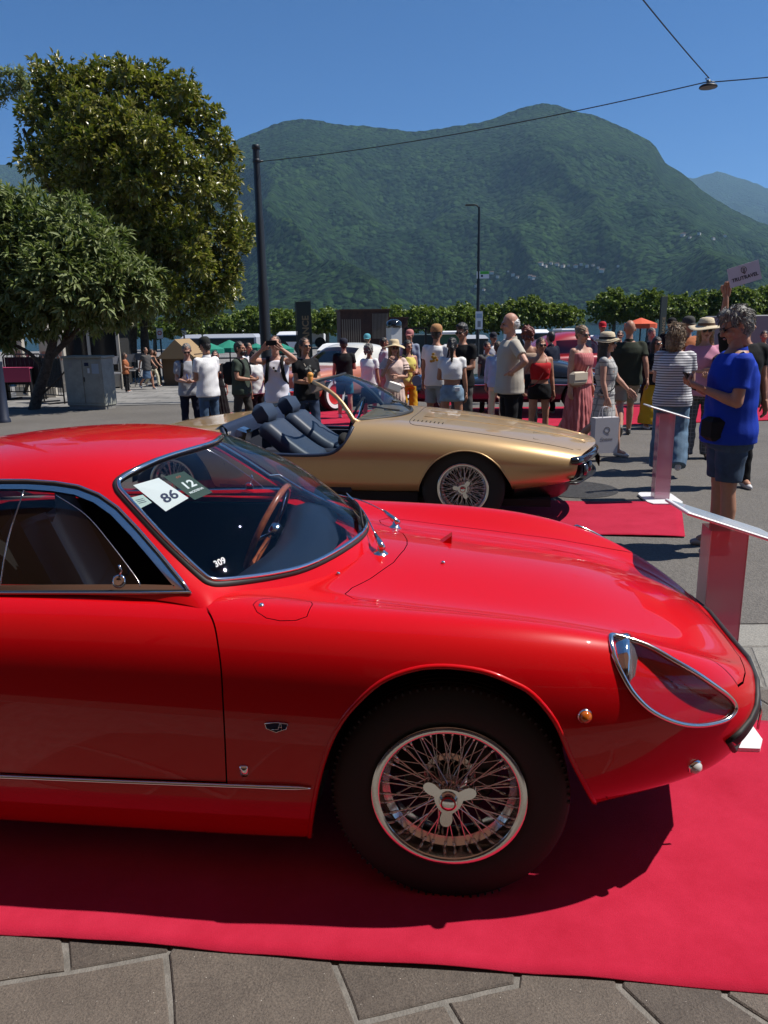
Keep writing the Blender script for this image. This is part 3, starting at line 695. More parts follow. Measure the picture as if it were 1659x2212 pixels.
# ---------------------------------------------------------------- body net: columns sill .. crest .. centre line
RC = thing("red_coupe", "bright red vintage coupe on a red carpet, number 86 card in its windscreen", "car", (0.2657, 2.5448, 0), -R(6.5), "classic cars on show")
def rc_rows():
    r = []
    r.append([(-3.02, 0, .34), (-3.06, 0, .38), (-3.09, 0, .45), (-3.11, 0, .52), (-3.11, 0, .60), (-3.10, 0, .67), (-3.08, 0, .71), (-3.05, 0, .74), (-3.02, 0, .75), (-2.98, 0, .76), (-2.95, 0, .765)])
    r.append([(-2.95, .38, .33), (-2.98, .40, .37), (-3.00, .41, .44), (-3.02, .42, .52), (-3.02, .42, .60), (-3.01, .41, .67), (-2.99, .39, .72), (-2.96, .36, .75), (-2.93, .30, .765), (-2.90, .16, .775), (-2.88, 0, .78)])
    r.append(row(-2.78, [(.50, .28), (.60, .31), (.63, .40), (.65, .50), (.66, .60), (.65, .70), (.62, .76), (.56, .79), (.45, .80), (.22, .81), (0, .81)]))
    r.append(row(-2.35, [(.55, .20), (.68, .23), (.71, .36), (.745, .50), (.755, .64), (.745, .75), (.70, .83), (.62, .855), (.46, .86), (.22, .86), (0, .86)]))
    r.append(row(-1.85, [(.60, .12), (.69, .165), (.715, .36), (.75, .51), (.763, .66), (.748, .78), (.70, .86), (.62, .88), (.46, .88), (.22, .88), (0, .88)]))
    r.append(row(-1.30, [(.60, .12), (.695, .165), (.725, .36), (.755, .52), (.768, .67), (.752, .79), (.70, .875), (.62, .895), (.46, .89), (.22, .89), (0, .89)]))
    r.append(row(-.80, [(.60, .12), (.70, .165), (.73, .36), (.76, .52), (.772, .67), (.755, .79), (.70, .875), (.61, .895), (.46, .885), (.22, .885), (0, .885)]))
    r.append(row(-.42, [(.60, .12), (.70, .165), (.73, .36), (.762, .52), (.775, .66), (.757, .785), (.70, .862), (.605, .876), (.46, .825), (.22, .872), (0, .888)]))
    r.append(row(-.12, [(.58, .14), (.70, .19), (.73, .36), (.765, .52), (.778, .65), (.76, .775), (.70, .852), (.605, .866), (.46, .782), (.22, .836), (0, .858)]))
    r.append(row(.18, [(.56, .21), (.685, .25), (.725, .36), (.752, .51), (.765, .63), (.75, .75), (.69, .832), (.60, .848), (.46, .748), (.22, .80), (0, .825)]))
    r.append(row(.42, [(.55, .27), (.655, .315), (.69, .40), (.705, .51), (.715, .61), (.705, .71), (.66, .785), (.59, .805), (.465, .725), (.23, .765), (0, .79)]))
    r.append([(.60, .48, .29), (.62, .585, .335), (.63, .615, .415), (.635, .635, .51), (.635, .645, .59), (.63, .635, .665), (.62, .60, .72), (.61, .55, .74), (.62, .455, .675), (.63, .23, .705), (.64, 0, .725)])
    r.append([(.70, .40, .285), (.755, .475, .325), (.79, .50, .40), (.82, .515, .48), (.82, .515, .545), (.81, .505, .595), (.79, .485, .635), (.775, .45, .655), (.77, .38, .625), (.775, .20, .645), (.78, 0, .66)])
    r.append([(.78, .27, .27), (.855, .31, .31), (.90, .33, .37), (.925, .34, .43), (.925, .34, .49), (.91, .335, .53), (.905, .32, .56), (.885, .30, .58), (.865, .25, .585), (.855, .14, .60), (.85, 0, .615)])
    r.append([(.82, 0, .26), (.92, 0, .285), (.97, 0, .335), (1.0, 0, .39), (1.0, 0, .445), (.985, 0, .48), (.965, 0, .505), (.945, 0, .525), (.925, 0, .54), (.90, 0, .555), (.88, 0, .57)])
    return r
RC_BODY = Loft(rc_rows())
def rc_cab():
    r = []
    #        belt            low            mid            upper         header/edge    roof           roof           centre
    r.append([(-.590, .695, .800), (-.600, .655, .800), (-.590, .600, .80), (-.530, .510, .80), (-.440, .400, .80), (-.335, .275, .80), (-.270, .140, .80), (-.245, 0, .80)])
    r.append([(-.655, .690, .855), (-.665, .650, .885), (-.655, .600, .895), (-.600, .515, .900), (-.510, .405, .905), (-.415, .280, .91), (-.350, .145, .912), (-.325, 0, .912)])
    r.append([(-.700, .680, .870), (-.715, .650, .905), (-.725, .600, .930), (-.680, .525, .955), (-.595, .430, .985), (-.510, .305, 1.004), (-.452, .150, 1.010), (-.432, 0, 1.012)])
    r.append([(-.780, .670, .880), (-.800, .640, .940), (-.830, .585, .995), (-.825, .530, 1.045), (-.755, .450, 1.088), (-.685, .320, 1.118), (-.635, .160, 1.130), (-.620, 0, 1.132)])
    r.append([(-.880, .660, .885), (-.905, .630, .965), (-.945, .565, 1.060), (-.970, .500, 1.125), (-.930, .430, 1.174), (-.880, .308, 1.205), (-.850, .150, 1.212), (-.840, 0, 1.216)])
    r.append([(-1.00, .655, .888), (-1.02, .625, .975), (-1.05, .560, 1.090), (-1.07, .500, 1.165), (-1.06, .410, 1.215), (-1.03, .300, 1.236), (-1.01, .150, 1.246), (-1.00, 0, 1.250)])
    r.append([(-1.25, .655, .888), (-1.25, .625, .985), (-1.25, .560, 1.105), (-1.25, .500, 1.180), (-1.25, .410, 1.232), (-1.24, .300, 1.255), (-1.23, .150, 1.268), (-1.23, 0, 1.272)])
    r.append([(-1.60, .655, .885), (-1.60, .625, .980), (-1.60, .555, 1.095), (-1.60, .490, 1.165), (-1.60, .400, 1.210), (-1.59, .290, 1.235), (-1.58, .150, 1.248), (-1.58, 0, 1.252)])
    r.append([(-2.00, .645, .875), (-2.01, .605, .960), (-2.02, .535, 1.050), (-2.03, .460, 1.105), (-2.03, .370, 1.145), (-2.02, .270, 1.165), (-2.01, .140, 1.177), (-2.01, 0, 1.18)])
    r.append([(-2.40, .60, .855), (-2.42, .55, .905), (-2.44, .49, .955), (-2.46, .42, .995), (-2.46, .34, 1.02), (-2.46, .24, 1.035), (-2.46, .12, 1.042), (-2.46, 0, 1.045)])
    r.append([(-2.75, .50, .80), (-2.78, .46, .825), (-2.80, .40, .85), (-2.82, .34, .87), (-2.82, .27, .88), (-2.82, .19, .885), (-2.82, .10, .89), (-2.82, 0, .89)])
    r.append([(-2.95, .36, .74), (-2.97, .33, .745), (-2.98, .29, .75), (-2.99, .24, .755), (-3.0, .19, .76), (-3.0, .13, .76), (-3.0, .07, .76), (-3.0, 0, .76)])
    return r[::-1]
RC_CAB = Loft(rc_cab(), fan0=False, fan1=False)
def mir(P): return [(p[0], -p[1], p[2]) for p in P]
def closed_sym(near):  # near list from centre .. centre, mirrored to a closed outline
    return near + [(p[0], -p[1], p[2]) for p in reversed(near[1:-1])]
def nearest_fn(bm_):
    from mathutils.bvhtree import BVHTree
    t = BVHTree.FromBMesh(bm_)
    def f(p):
        h = t.find_nearest(Vector(p)); return h[0], h[1]
    return f
def ring_tube(pts, fn, r, off, m, name, parent, closed=True, n=8, flat=None):
    q = []
    for p in pts:
        a, nn = fn(p); q.append(a + nn * (off(p) if callable(off) else off))
    t = MB(); t.tube(q, r, n, closed=closed, flat=flat); return t.build(name, m, parent, smooth=True)
ARCH = [(-.425, -.68, .12), (-.4208, -.681, .183), (-.389, -.728, .342), (-.354, -.752, .473), (-.3175, -.766, .565), (-.272, -.771, .6365), (-.198, -.766, .709), (-.115, -.757, .744), (-.033, -.751, .753), (.061, -.7485, .7425), (.132, -.749, .717), (.191, -.748, .683), (.252, -.743, .605), (.300, -.723, .489), (.349, -.692, .382), (.385, -.65, .30)]
ARCHS = [tuple(p) for p in smooth_open(ARCH, 4)]
ARCH_POLY = ARCHS + [(.40, -.6, -.1), (-.43, -.6, -.1)]
RARCH_POLY = [(-2.3 + .36 * math.cos(a), -.76, .33 + .36 * math.sin(a)) for a in [math.pi * k / 24 for k in range(25)]] + [(-2.68, -.7, -.1), (-1.93, -.7, -.1)]
HL = [(.3990, -.6595, .7715), (.4000, -.6233, .791), (.418, -.606, .795), (.4964, -.6056, .7641), (.5631, -.6107, .7289), (.6284, -.5995, .6887), (.6843, -.5828, .6463), (.7303, -.5614, .6072), (.7554, -.5482, .5764), (.7581, -.5491, .556), (.7336, -.569, .5419), (.6883, -.5988, .5423), (.6377, -.6268, .5501), (.5887, -.6501, .5663), (.5408, -.6696, .591), (.4942, -.6848, .6238), (.4551, -.6924, .6655), (.4299, -.6908, .7029), (.4088, -.6797, .7421)]
HLS = [tuple(p) for p in smooth_closed(HL, 3)]
HL_D = (.42, -.72, .55)
WS = closed_sym([(-.862, 0, 1.217), (-.894, -.185, 1.215), (-.960, -.37, 1.197), (-.992, -.43, 1.182), (-1.004, -.458, 1.168), (-.995, -.475, 1.15), (-.979, -.488, 1.137), (-.9165, -.5195, 1.0877), (-.8385, -.5554, 1.0231), (-.765, -.5827, .9644), (-.712, -.602, .928), (-.692, -.603, .913), (-.668, -.588, .905), (-.6115, -.529, .895), (-.537, -.448, .886), (-.47, -.369, .884), (-.402, -.263, .894), (-.348, -.12, .903), (-.333, 0, .905)])
WIN = [(-1.86, -.40, 1.128), (-1.6, -.47, 1.163), (-1.349, -.488, 1.1732), (-1.2611, -.4898, 1.1742), (-1.174, -.4927, 1.1698), (-1.1022, -.4963, 1.1601), (-1.0358, -.507, 1.1383), (-.9752, -.5242, 1.1045), (-.9041, -.5562, 1.0495), (-.8257, -.5955, .9835), (-.7548, -.6363, .9242), (-.7264, -.6542, .9003), (-.8747, -.6564, .8976), (-1.2893, -.6478, .8831), (-1.72, -.651, .8726), (-1.98, -.62, .885), (-2.06, -.55, .94), (-2.0, -.47, 1.04)]
WIN_D = (0, -1, .35)
DOORF = [(-.726, -.655, .9003), (-.715, -.655, .886), (-.689, -.6655, .8734), (-.659, -.700, .854), (-.640, -.725, .828), (-.6265, -.7485, .783), (-.618, -.763, .724), (-.6176, -.768, .634), (-.6235, -.758, .518), (-.6361, -.733, .374)]
DOOR = [tuple(p) for p in smooth_open(DOORF, 3)] + [(-1.2, -.73, .364), (-1.80, -.72, .356), (-1.86, -.74, .5), (-1.87, -.76, .7), (-1.84, -.70, .86), (-1.80, -.64, .905), (-1.30, -.64, .905)]
HOOD = closed_sym([(.885, 0, .57), (.868, -.25, .582), (.825, -.42, .615), (.800, -.478, .61), (.776, -.510, .61), (.72, -.508, .63), (.62, -.495, .69), (.45, -.478, .73), (.25, -.472, .75), (0, -.476, .78), (-.25, -.482, .81), (-.305, -.480, .83), (-.337, -.443, .831), (-.325, -.389, .831), (-.278, -.31, .8355), (-.218, -.18, .8485), (-.193, -.06, .857), (-.188, 0, .858)])
GRILLE = closed_sym([(.9, 0, .535), (.9, -.2, .545), (.87, -.36, .558), (.855, -.434, .543), (.847, -.4545, .524), (.823, -.487, .501), (.786, -.519, .477), (.747, -.5466, .4648), (.78, -.47, .405), (.88, -.25, .375), (.9, 0, .365)])
FLAP = [(-.5543, -.655, .87), (-.5500, -.632, .874), (-.5357, -.6125, .8738), (-.5002, -.598, .8707), (-.4482, -.5967, .8675), (-.4037, -.6098, .8667), (-.3952, -.6323, .8672), (-.3994, -.688, .8541), (-.4259, -.6999, .8476), (-.4689, -.7034, .8464), (-.5076, -.6985, .8512), (-.5365, -.6829, .8614)]
def build_red():
    bm = loft_bm(RC_BODY, 230, 130); bc = loft_bm(RC_CAB, 130, 80)
    nb = nearest_fn(bm); ncab = nearest_fn(bc)
    ff = lambda c: c.y < 0
    fb = lambda c: c.y > 0
    def kill(b, fs): bmesh.ops.delete(b, geom=fs, context='FACES')
    lin = [f for f in bm.faces if f.calc_center_median().x > .3 and abs(f.calc_center_median().y) < .43 and f.calc_center_median().z > .42]; lo_ = take(bm, lin, "light_leak_liner", BLACK, RC, delete=False); nv_ = [Vector(v.co) for v in lo_.data.vertices]  # hidden black sheet added to stop sun leaking through the nose gaps
    for v in lo_.data.vertices: v.co = v.co + Vector((-.03, 0, -.022))
    # openings
    for s in (1, -1):
        mm = (lambda P: P) if s > 0 else mir; tt = ff if s > 0 else fb
        d = (0, -s, 0.05)
        kill(bm, cut_poly(bm, mm(ARCH_POLY), d, test=tt)); kill(bm, cut_poly(bm, mm(RARCH_POLY), d, test=tt))
        # wheel lips and wells
        for poly, nm in ((ARCHS, 0), (RARCH_POLY[:25], 1)):
            q = []
            for p in mm(poly):
                a, n_ = nb(p); q.append(a)
            lip = MB(); lip.tube([p + Vector((0, s * .003, 0)) for p in q], .0075, 8); 
            k = len(q); vs = [tuple(p) for p in q] + [(p.x, p.y + s * .05, p.z + (.004)) for p in q]
            lip.add(vs, [(i, i + 1, k + i + 1, k + i) for i in range(k - 1)])
            lip.build("arch_lip", RED, RC, smooth=True)
            cx = -.02 if nm == 0 else -2.3; w = MB()
            prof = [(.43, -s * .66), (.435, -s * .28), (.01, -s * .27)]
            n = 24; vs = []
            for r_, y in prof:
                for j in range(n + 1):
                    a = -.02 + (math.pi + .04) * j / n; vs.append((cx + r_ * math.cos(a), y, .34 + r_ * math.sin(a)))
            fs = [(i * (n + 1) + j, i * (n + 1) + j + 1, (i + 1) * (n + 1) + j + 1, (i + 1) * (n + 1) + j) for i in range(2) for j in range(n)]
            w.add(vs, fs); w.build("wheel_well", BLACK, RC, smooth=True)
        # door with its shut line
        D_ = mm(DOOR); dd = (0, -s, .2); tst = lambda c, s=s: c.y * s < -.6
        ring = cut_poly(bm, off_poly(D_, dd, -.0022), dd, test=tst)
        kill_in = cut_poly(bm, off_poly(D_, dd, .0022), dd, test=tst)
        take(bm, kill_in, "door", RED, RC)
        kill(bm, [f for f in cut_poly(bm, off_poly(D_, dd, -.0022), dd, test=tst)])
        # head lamp
        P = mm(HLS) if s > 0 else [(p[0] + .07, -p[1], p[2] - .03) for p in HLS]; hd = (HL_D[0], s * HL_D[1], HL_D[2])
        fs = cut_poly(bm, P, hd, test=lambda c, s=s: c.y * s < -.35)
        q = [nb(p)[0] for p in P]; dv = Vector(hd).normalized(); cen = sum(q, Vector()) / len(q)
        take(bm, fs, "headlight_cover", glassmat("lamp_cover", (.86, .86, .88)), RC)
        bw = MB(); n = len(q); vs = []
        floor_c = cen.lerp(q[15], .42) + Vector((-.02, 0, 0))
        for sc, dp in ((1.0, .002), (.98, .004), (.90, .005), (.70, .007), (.45, .008), (.2, .009), (.02, .009)):
            vs += [floor_c.lerp(p, sc) - dv * dp for p in q]
        fs2 = [(i * n + k, i * n + (k + 1) % n, (i + 1) * n + (k + 1) % n, (i + 1) * n + k) for i in range(6) for k in range(n)]
        bw.add(vs, fs2); bw.build("lamp_bowl", RED, RC, smooth=True)
        ring_tube(P, nb, .0068, .0032, CHROME_WORN, "headlight_rim", RC, n=8)
        lm = MB(); lc = Vector((.462 if s > 0 else .53, -s * .598, .700 if s > 0 else .67)); ax = Vector((.93, -s * .25, .12)).normalized()
        rot = ax.to_track_quat('Z', 'Y').to_matrix()
        l2 = MB(); l2.lathe([(.088, -.03), (.09, -.004), (.086, .004), (.080, .006)], 36)
        lm.add([rot @ Vector(p) + lc for p in l2.v], l2.f)
        lm.build("lamp_ring", CHROME, RC, smooth=True)
        l3 = MB(); l3.lathe([(.082, .004), (.06, .016), (.03, .022), (.001, .024)], 36); lm = MB(); lm.add([rot @ Vector(p) + lc for p in l3.v], l3.f)
        lm.build("lamp_lens", mat("lamp_lens", (.7, .72, .74), rough=.06, metal=.85), RC, smooth=True)
        # amber side lamp + small lower front lamp
        for nm, p, r_, m_ in (("side_marker", (.3268, -s * .729, .6191), .017, AMBER), ("front_marker", (.655, -s * .583, .4004), .019, mat("clear_lens", (.75, .75, .74), rough=.05, trans=.3, coat=1))):
            a, n_ = nb(p); rot = n_.to_track_quat('Z', 'Y').to_matrix()
            l = MB(); l.lathe([(r_ * 1.16, -.004), (r_ * 1.18, .003), (r_ * 1.02, .006)], 28); l2 = MB(); l2.lathe([(r_, .004), (r_ * .93, .011), (r_ * .6, .018), (.0005, .020)], 28)
            g = MB(); g.add([rot @ Vector(v) + a for v in l2.v], l2.f); o_ = g.build(nm, m_, RC, smooth=True)
            g = MB(); g.add([rot @ Vector(v) + a for v in l.v], l.f); g.build("bezel", CHROME, o_, smooth=True)
        # sill trim
        q = []
        for k in range(40):
            u = -1.93 + (1.93 - .398) * k / 39; a, n_ = nb((u, -s * .733, .351 + .022 * (u + 1.317) / .92)); q.append(a + n_ * .003)
        t = MB(); t.tube(q, [.0085] * 36 + [.009, .010, .009, .004], 8, flat=(1, .8)); t.build("sill_trim", CHROME, RC, smooth=True)
    # bonnet
    up = (0, 0, 1); tst = lambda c: c.x > -.5 and c.z > .5
    ins = cut_poly(bm, off_poly(HOOD, up, .0016), up, test=tst); take(bm, ins, "bonnet", RED, RC)
    kill(bm, cut_poly(bm, off_poly(HOOD, up, -.0016), up, test=tst))
    # grille mouth
    ins = cut_poly(bm, GRILLE, (1, 0, 0), test=lambda c: c.x > .5); take(bm, ins, "grille_backing", BLACK, RC)
    ring_tube(GRILLE, nb, .009, .004, RUBBER, "grille_moulding", RC)
    g = MB()
    for k in range(-5, 6):
        y = k * .07; a, n_ = nb((1.0, y, .45)); g.tube([(a.x - .012, y, .395), (a.x - .008, y, .45), (a.x - .02, y, .51)], .004, 6)
    g.build("grille_bars", CHROME_WORN, RC, smooth=True)
    # fuel flap
    fd = (0, -.3, 1)
    tf = lambda c: c.y < -.5 and c.z > .8
    ins = cut_poly(bm, off_poly(FLAP, fd, .0011), fd, test=tf); take(bm, ins, "fuel_flap", RED, RC)
    kill(bm, cut_poly(bm, off_poly(FLAP, fd, -.0011), fd, test=tf))
    a, n_ = nb((-.5317, -.655, .8702)); t = MB(); t.lathe([(.0005, .004), (.006, .004), (.008, 0)], 16); rot = n_.to_track_quat('Z', 'Y').to_matrix(); g = MB(); g.add([rot @ Vector(v) + a for v in t.v], t.f); g.build("flap_lock", CHROME, RC, smooth=True)
    # cockpit opening of the lower shell
    ck = [(-.40, 0, .9), (-.43, -.15, .9), (-.50, -.28, .9), (-.58, -.38, .9), (-.68, -.50, .9), (-.80, -.56, .9), (-1.0, -.585, .9), (-1.6, -.59, .9), (-2.0, -.54, .9), (-2.1, 0, .9)]
    kill(bm, cut_poly(bm, closed_sym(ck), up, test=lambda c: c.z > .75))
    take(bm, list(bm.faces), "body_shell", RED, RC)
    # ---- cabin
    wd = (.66, 0, .75)
    ins = cut_poly(bc, WS, wd, test=lambda c: c.x > -1.15)
    take(bc, ins, "windscreen", GLASS, RC)
    WSs = [Vector(p) for p in WS]
    ring_tube(smooth_closed(WS, 3), ncab, .0115, lambda p: -.003 - .016 * min(1, max(0, (p[1] - .08) / .25)) * (p[2] > 1.0), RUBBER, "windscreen_seal", RC, n=10)
    ring_tube(smooth_closed(off_poly(WS, wd, .009), 3), ncab, .0062, lambda p: .009 - .028 * min(1, max(0, (p[1] - .08) / .25)) * (p[2] > 1.0), CHROME, "windscreen_trim", RC, n=8)
    for s in (1, -1):
        mm = (lambda P: P) if s > 0 else mir
        tt = (lambda c, s=s: c.y * s < -.3)
        wdir = (0, -s, .35); W_ = mm(WIN)
        inner = off_poly(W_, wdir, .024)
        cut_poly(bc, inner, wdir, test=tt)
        outer = cut_poly(bc, W_, wdir, test=tt)
        isin = set(cut_poly(bc, inner, wdir, test=tt))
        fr = [f for f in cut_poly(bc, W_, wdir, test=tt) if f not in isin]
        # glass: hinged quarter light leaves a gap towards the pillar
        gl = mm([(-1.98, -.48, 1.04), (-1.85, -.43, 1.1), (-1.6, -.48, 1.14), (-1.27, -.51, 1.15), (-1.20, -.515, 1.148), (-1.13, -.525, 1.132), (-1.06, -.545, 1.085), (-.975, -.585, 1.015), (-.885, -.635, .932), (-.875, -.64, .915), (-1.9, -.64, .88)])
        ginner = [f for f in cut_poly(bc, gl, wdir, test=tt)]
        isin2 = set(cut_poly(bc, inner, wdir, test=tt))
        gset = [f for f in ginner if f in isin2]
        take(bc, gset, "side_window", GLASS_SIDE, RC)
        kill(bc, cut_poly(bc, inner, wdir, test=tt))
        fr = cut_poly(bc, W_, wdir, test=tt)
        take(bc, fr, "window_frame", CHROME_WORN, RC, thick=.012)
        ring_tube(W_, ncab, .0045, .005, CHROME, "window_moulding", RC)
        ring_tube(off_poly(W_, wdir, .0065), ncab, .003, .002, RUBBER, "window_seal", RC)
        # front edge of the door glass
        e = [ncab(p)[0] for p in mm([(-1.262, -.51, 1.15), (-1.275, -.58, 1.02), (-1.285, -.64, .90)])]
        t = MB(); t.tube(smooth_open(e, 6), .0022, 6); t.build("glass_edge", CHROME_WORN, RC, smooth=True)
        e = [ncab(p)[0] for p in mm([(-1.16, -.52, 1.14), (-1.06, -.545, 1.085), (-.975, -.585, 1.015), (-.885, -.635, .932), (-.872, -.645, .912)])]
        t = MB(); t.tube(smooth_open(e, 6), .0015, 6); t.build("glass_edge", CHROME_WORN, RC, smooth=True)
        a, n_ = ncab((-.935, -s * .64, .925)); t = MB(); t.lathe([(.018, -.004), (.020, .002), (.013, .006), (.006, .003), (.001, .003)], 24); rot = n_.to_track_quat('Z', 'Y').to_matrix()
        g = MB(); g.add([rot @ Vector(v) + a for v in t.v], t.f); g.tube([a + n_ * .006 + Vector((.004, 0, .012)), a + n_ * .012 + Vector((.016, 0, .028)), a + n_ * .012 + Vector((.010, 0, .046))], .003, 6)
        g.build("vent_latch", CHROME, RC, smooth=True)
    # rear window
    rw = closed_sym([(-2.06, 0, 1.15), (-2.08, -.25, 1.13), (-2.12, -.34, 1.10), (-2.45, -.34, .99), (-2.55, -.2, .99), (-2.57, 0, .99)])
    ins = cut_poly(bc, rw, (-.35, 0, .94)); take(bc, ins, "rear_window", GLASS, RC); ring_tube(rw, ncab, .01, .002, RUBBER, "rear_window_seal", RC)
    take(bc, list(bc.faces), "roof", RED, RC)
    return nb, ncab
NB_RC, NC_RC = build_red()
# ---- cabin interior
t = MB()   # floor pan, tunnel, firewall
t.box((-1.3, 0, .20), (1.75, 1.26, .05)); t.box((-1.2, 0, .32), (1.5, .22, .22), bev=.05); t.box((-.50, 0, .50), (.04, 1.2, .62)); t.box((-2.12, 0, .5), (.05, 1.2, .7))
for s in (-1, 1): t.box((-1.3, s * .655, .52), (1.7, .03, .66)); t.box((-1.95, s * .6, .80), (.5, .06, .14)); t.box((-.3, s * .55, .52), (.5, .03, .4))
t.box((-2.35, 0, .82), (.5, 1.0, .03)); t.prism([(-.2, -.40), (.45, -.40), (.62, -.40), (.80, -.20), (.84, 0), (.80, .20), (.62, .40), (.45, .40), (-.2, .40)], .335, .36, lambda a, b, h: (a, b, h)); t.prism([(.2, -.42), (.5, -.46), (.72, -.40), (.86, -.2), (.89, 0), (.86, .2), (.72, .40), (.5, .46), (.2, .42)], .44, .46, lambda a, b, h: (a, b, h))  # unseen nose plates added to keep sunlight from leaking onto the carpet
t.build("floor_pan", BLACK, RC)
t = MB(); vs = []; prof = [(-.44, .845), (-.50, .872), (-.57, .880), (-.635, .868), (-.662, .842), (-.666, .78), (-.65, .68), (-.6, .62)]
ys = [-.60, -.45, -.2, 0, .2, .45, .60]
for j, y in enumerate(ys):
    for i, (u, w) in enumerate(prof): vs.append((u - .10 * (y / .6) ** 2 * (1 if i < 6 else .5), y, w - .01 * (y / .6) ** 2 + (.045 * math.exp(-((y - .32) / .14) ** 2) if 1 <= i <= 5 else 0)))
n = len(prof); t.add(vs, [(j * n + i, (j + 1) * n + i, (j + 1) * n + i + 1, j * n + i + 1) for j in range(len(ys) - 1) for i in range(n - 1)])
t.build("dashboard", mat("dash_vinyl", (.010, .016, .030), rough=.40), RC, smooth=True)
def seat_mb(cx, cy, w0):
    t = MB()
    def pad(pts, wd, th):
        vs = []; n = len(pts)
        for i, (u, w) in enumerate(pts):
            a = pts[min(i + 1, n - 1)]; b = pts[max(i - 1, 0)]; tx, tz = a[0] - b[0], a[1] - b[1]; l = math.hypot(tx, tz); nx, nz = -tz / l, tx / l
            k = 1 - .25 * (i == 0 or i == n - 1)
            for y, q in ((-.5, -.3), (-.47, .55), (-.36, .8), (-.30, .62), (0, .5), (.30, .62), (.36, .8), (.47, .55), (.5, -.3)):
                vs.append((cx + u + nx * q * th, cy + y * wd * k, w0 + w + nz * q * th))
        t.add(vs, [(i * 9 + j, (i + 1) * 9 + j, (i + 1) * 9 + j + 1, i * 9 + j + 1) for i in range(n - 1) for j in range(8)])
    pad([(.30, .24), (.27, .28), (.1, .26), (-.1, .22), (-.2, .22)], .46, .12)
    pad([(-.16, .2), (-.22, .34), (-.30, .52), (-.36, .66), (-.38, .70), (-.40, .70)], .44, .12)
    return t
for s in (-1, 1): seat_mb(-1.35, s * .32, .20).build("seat", NAVY, RC, smooth=True)
sw = bpy.data.objects.new("steering_wheel", None); COL.objects.link(sw); sw.parent = RC; sw.location = (-.775, .33, .823); sw.rotation_euler = Vector((-.90, 0, .44)).to_track_quat('Z', 'X').to_euler()
t = MB(); t.tube([(.185 * math.cos(a), .185 * math.sin(a), 0) for a in [2 * math.pi * k / 48 for k in range(48)]], .0125, 10, closed=True); t.build("rim", WOODRIM, sw, smooth=True)
for k in range(3):
    a = math.pi / 2 + 2 * math.pi * k / 3 + math.pi; c, s_ = math.cos(a), math.sin(a); t = MB(); t.tube([(.03 * c, .03 * s_, -.03), (.18 * c, .18 * s_, 0)], .006, 6, flat=(1.6, .5)); t.build("spoke", CHROME, sw, smooth=True)
t = MB(); t.lathe([(.001, -.008), (.03, -.01), (.038, -.03), (.03, -.05)], 24); t.build("horn_boss", CHROME, sw, smooth=True)
t = MB(); t.tube([(-.76, .33, .815), (-.5, .33, .70)], .028, 12); t.build("steering_column", BLACK, RC, smooth=True)
for q in ((.40, .05), (.27, .05), (.12, .035)):
    t = MB(); t.tube([(-.60, q[0], .785), (-.670, q[0], .80)], q[1], 24); t.build("instrument", CHROME, RC, smooth=True)
# ---- wipers
def wiper(piv, tip, b0, b1):
    w = bpy.data.objects.new("wiper", None); COL.objects.link(w); w.parent = RC
    a, n_ = NB_RC(piv); t = MB(); t.lathe([(.0005, .030), (.011, .028), (.013, .012), (.020, .004), (.026, 0)], 20); rot = n_.to_track_quat('Z', 'Y').to_matrix(); g = MB(); g.add([rot @ Vector(v) + a for v in t.v], t.f)
    dirv = (Vector(tip) - a); dirv.normalize(); p0 = a + n_ * .026
    g.tube([p0 - dirv * .015, p0 + dirv * .02, p0 + dirv * .075], [.012, .011, .005], 8); g.build("pivot", CHROME_WORN, w, smooth=True)
    B = [NC_RC(p)[0] + NC_RC(p)[1] * .017 for p in (b0, tuple((Vector(b0) + Vector(b1)) / 2), b1)]
    t = MB(); t.tube(smooth_open([p0 + dirv * .07, (p0 + B[0]) / 2 + n_ * .035, B[0] + Vector((0, 0, .022)), B[0].lerp(B[1], .45) + Vector((0, 0, .014))], 6), .0028, 6); t.build("arm", CHROME_WORN, w, smooth=True)
    t = MB(); t.tube(smooth_open(B, 8), .0045, 6, flat=(1, 1.8)); t.tube(smooth_open([B[0] + Vector((0, 0, .008)), B[1] + Vector((0, 0, .013)), B[2] + Vector((0, 0, .008))], 6), .003, 6); t.build("blade", RUBBER, w, smooth=True)
wiper((-.262, .330, .83), (-.46, .50, .95), (-.53, .53, .95), (-.37, .20, .92))
wiper((-.268, -.115, .86), (-.40, .20, .97), (-.435, .30, .96), (-.35, -.04, .92))
# washer jets and bonnet scoop
a, n_ = NB_RC((-.047, .1245, .8355))
t = MB(); t.add([a + Vector(p) for p in ((-.03, -.03, -.002), (-.03, .03, -.002), (.012, -.034, -.002), (.012, .034, -.002), (.012, -.028, .03), (.012, .028, .03), (-.03, -.01, .004), (-.03, .01, .004))], [(0, 2, 4, 6), (1, 7, 5, 3), (6, 4, 5, 7), (0, 6, 7, 1)])
t.build("bonnet_scoop", RED, RC); t = MB(); t.box(a + Vector((.010, 0, .013)), (.003, .056, .026)); t.build("scoop_mouth", BLACK, RC)
for p in ((-.058, -.138, .8353), (-.38, -.31, .847)):
    a, n_ = NB_RC(p); t = MB(); t.ball(a + n_ * .003, (.007, .007, .006), 12, 8); t.build("washer_jet", CHROME, RC, smooth=True)
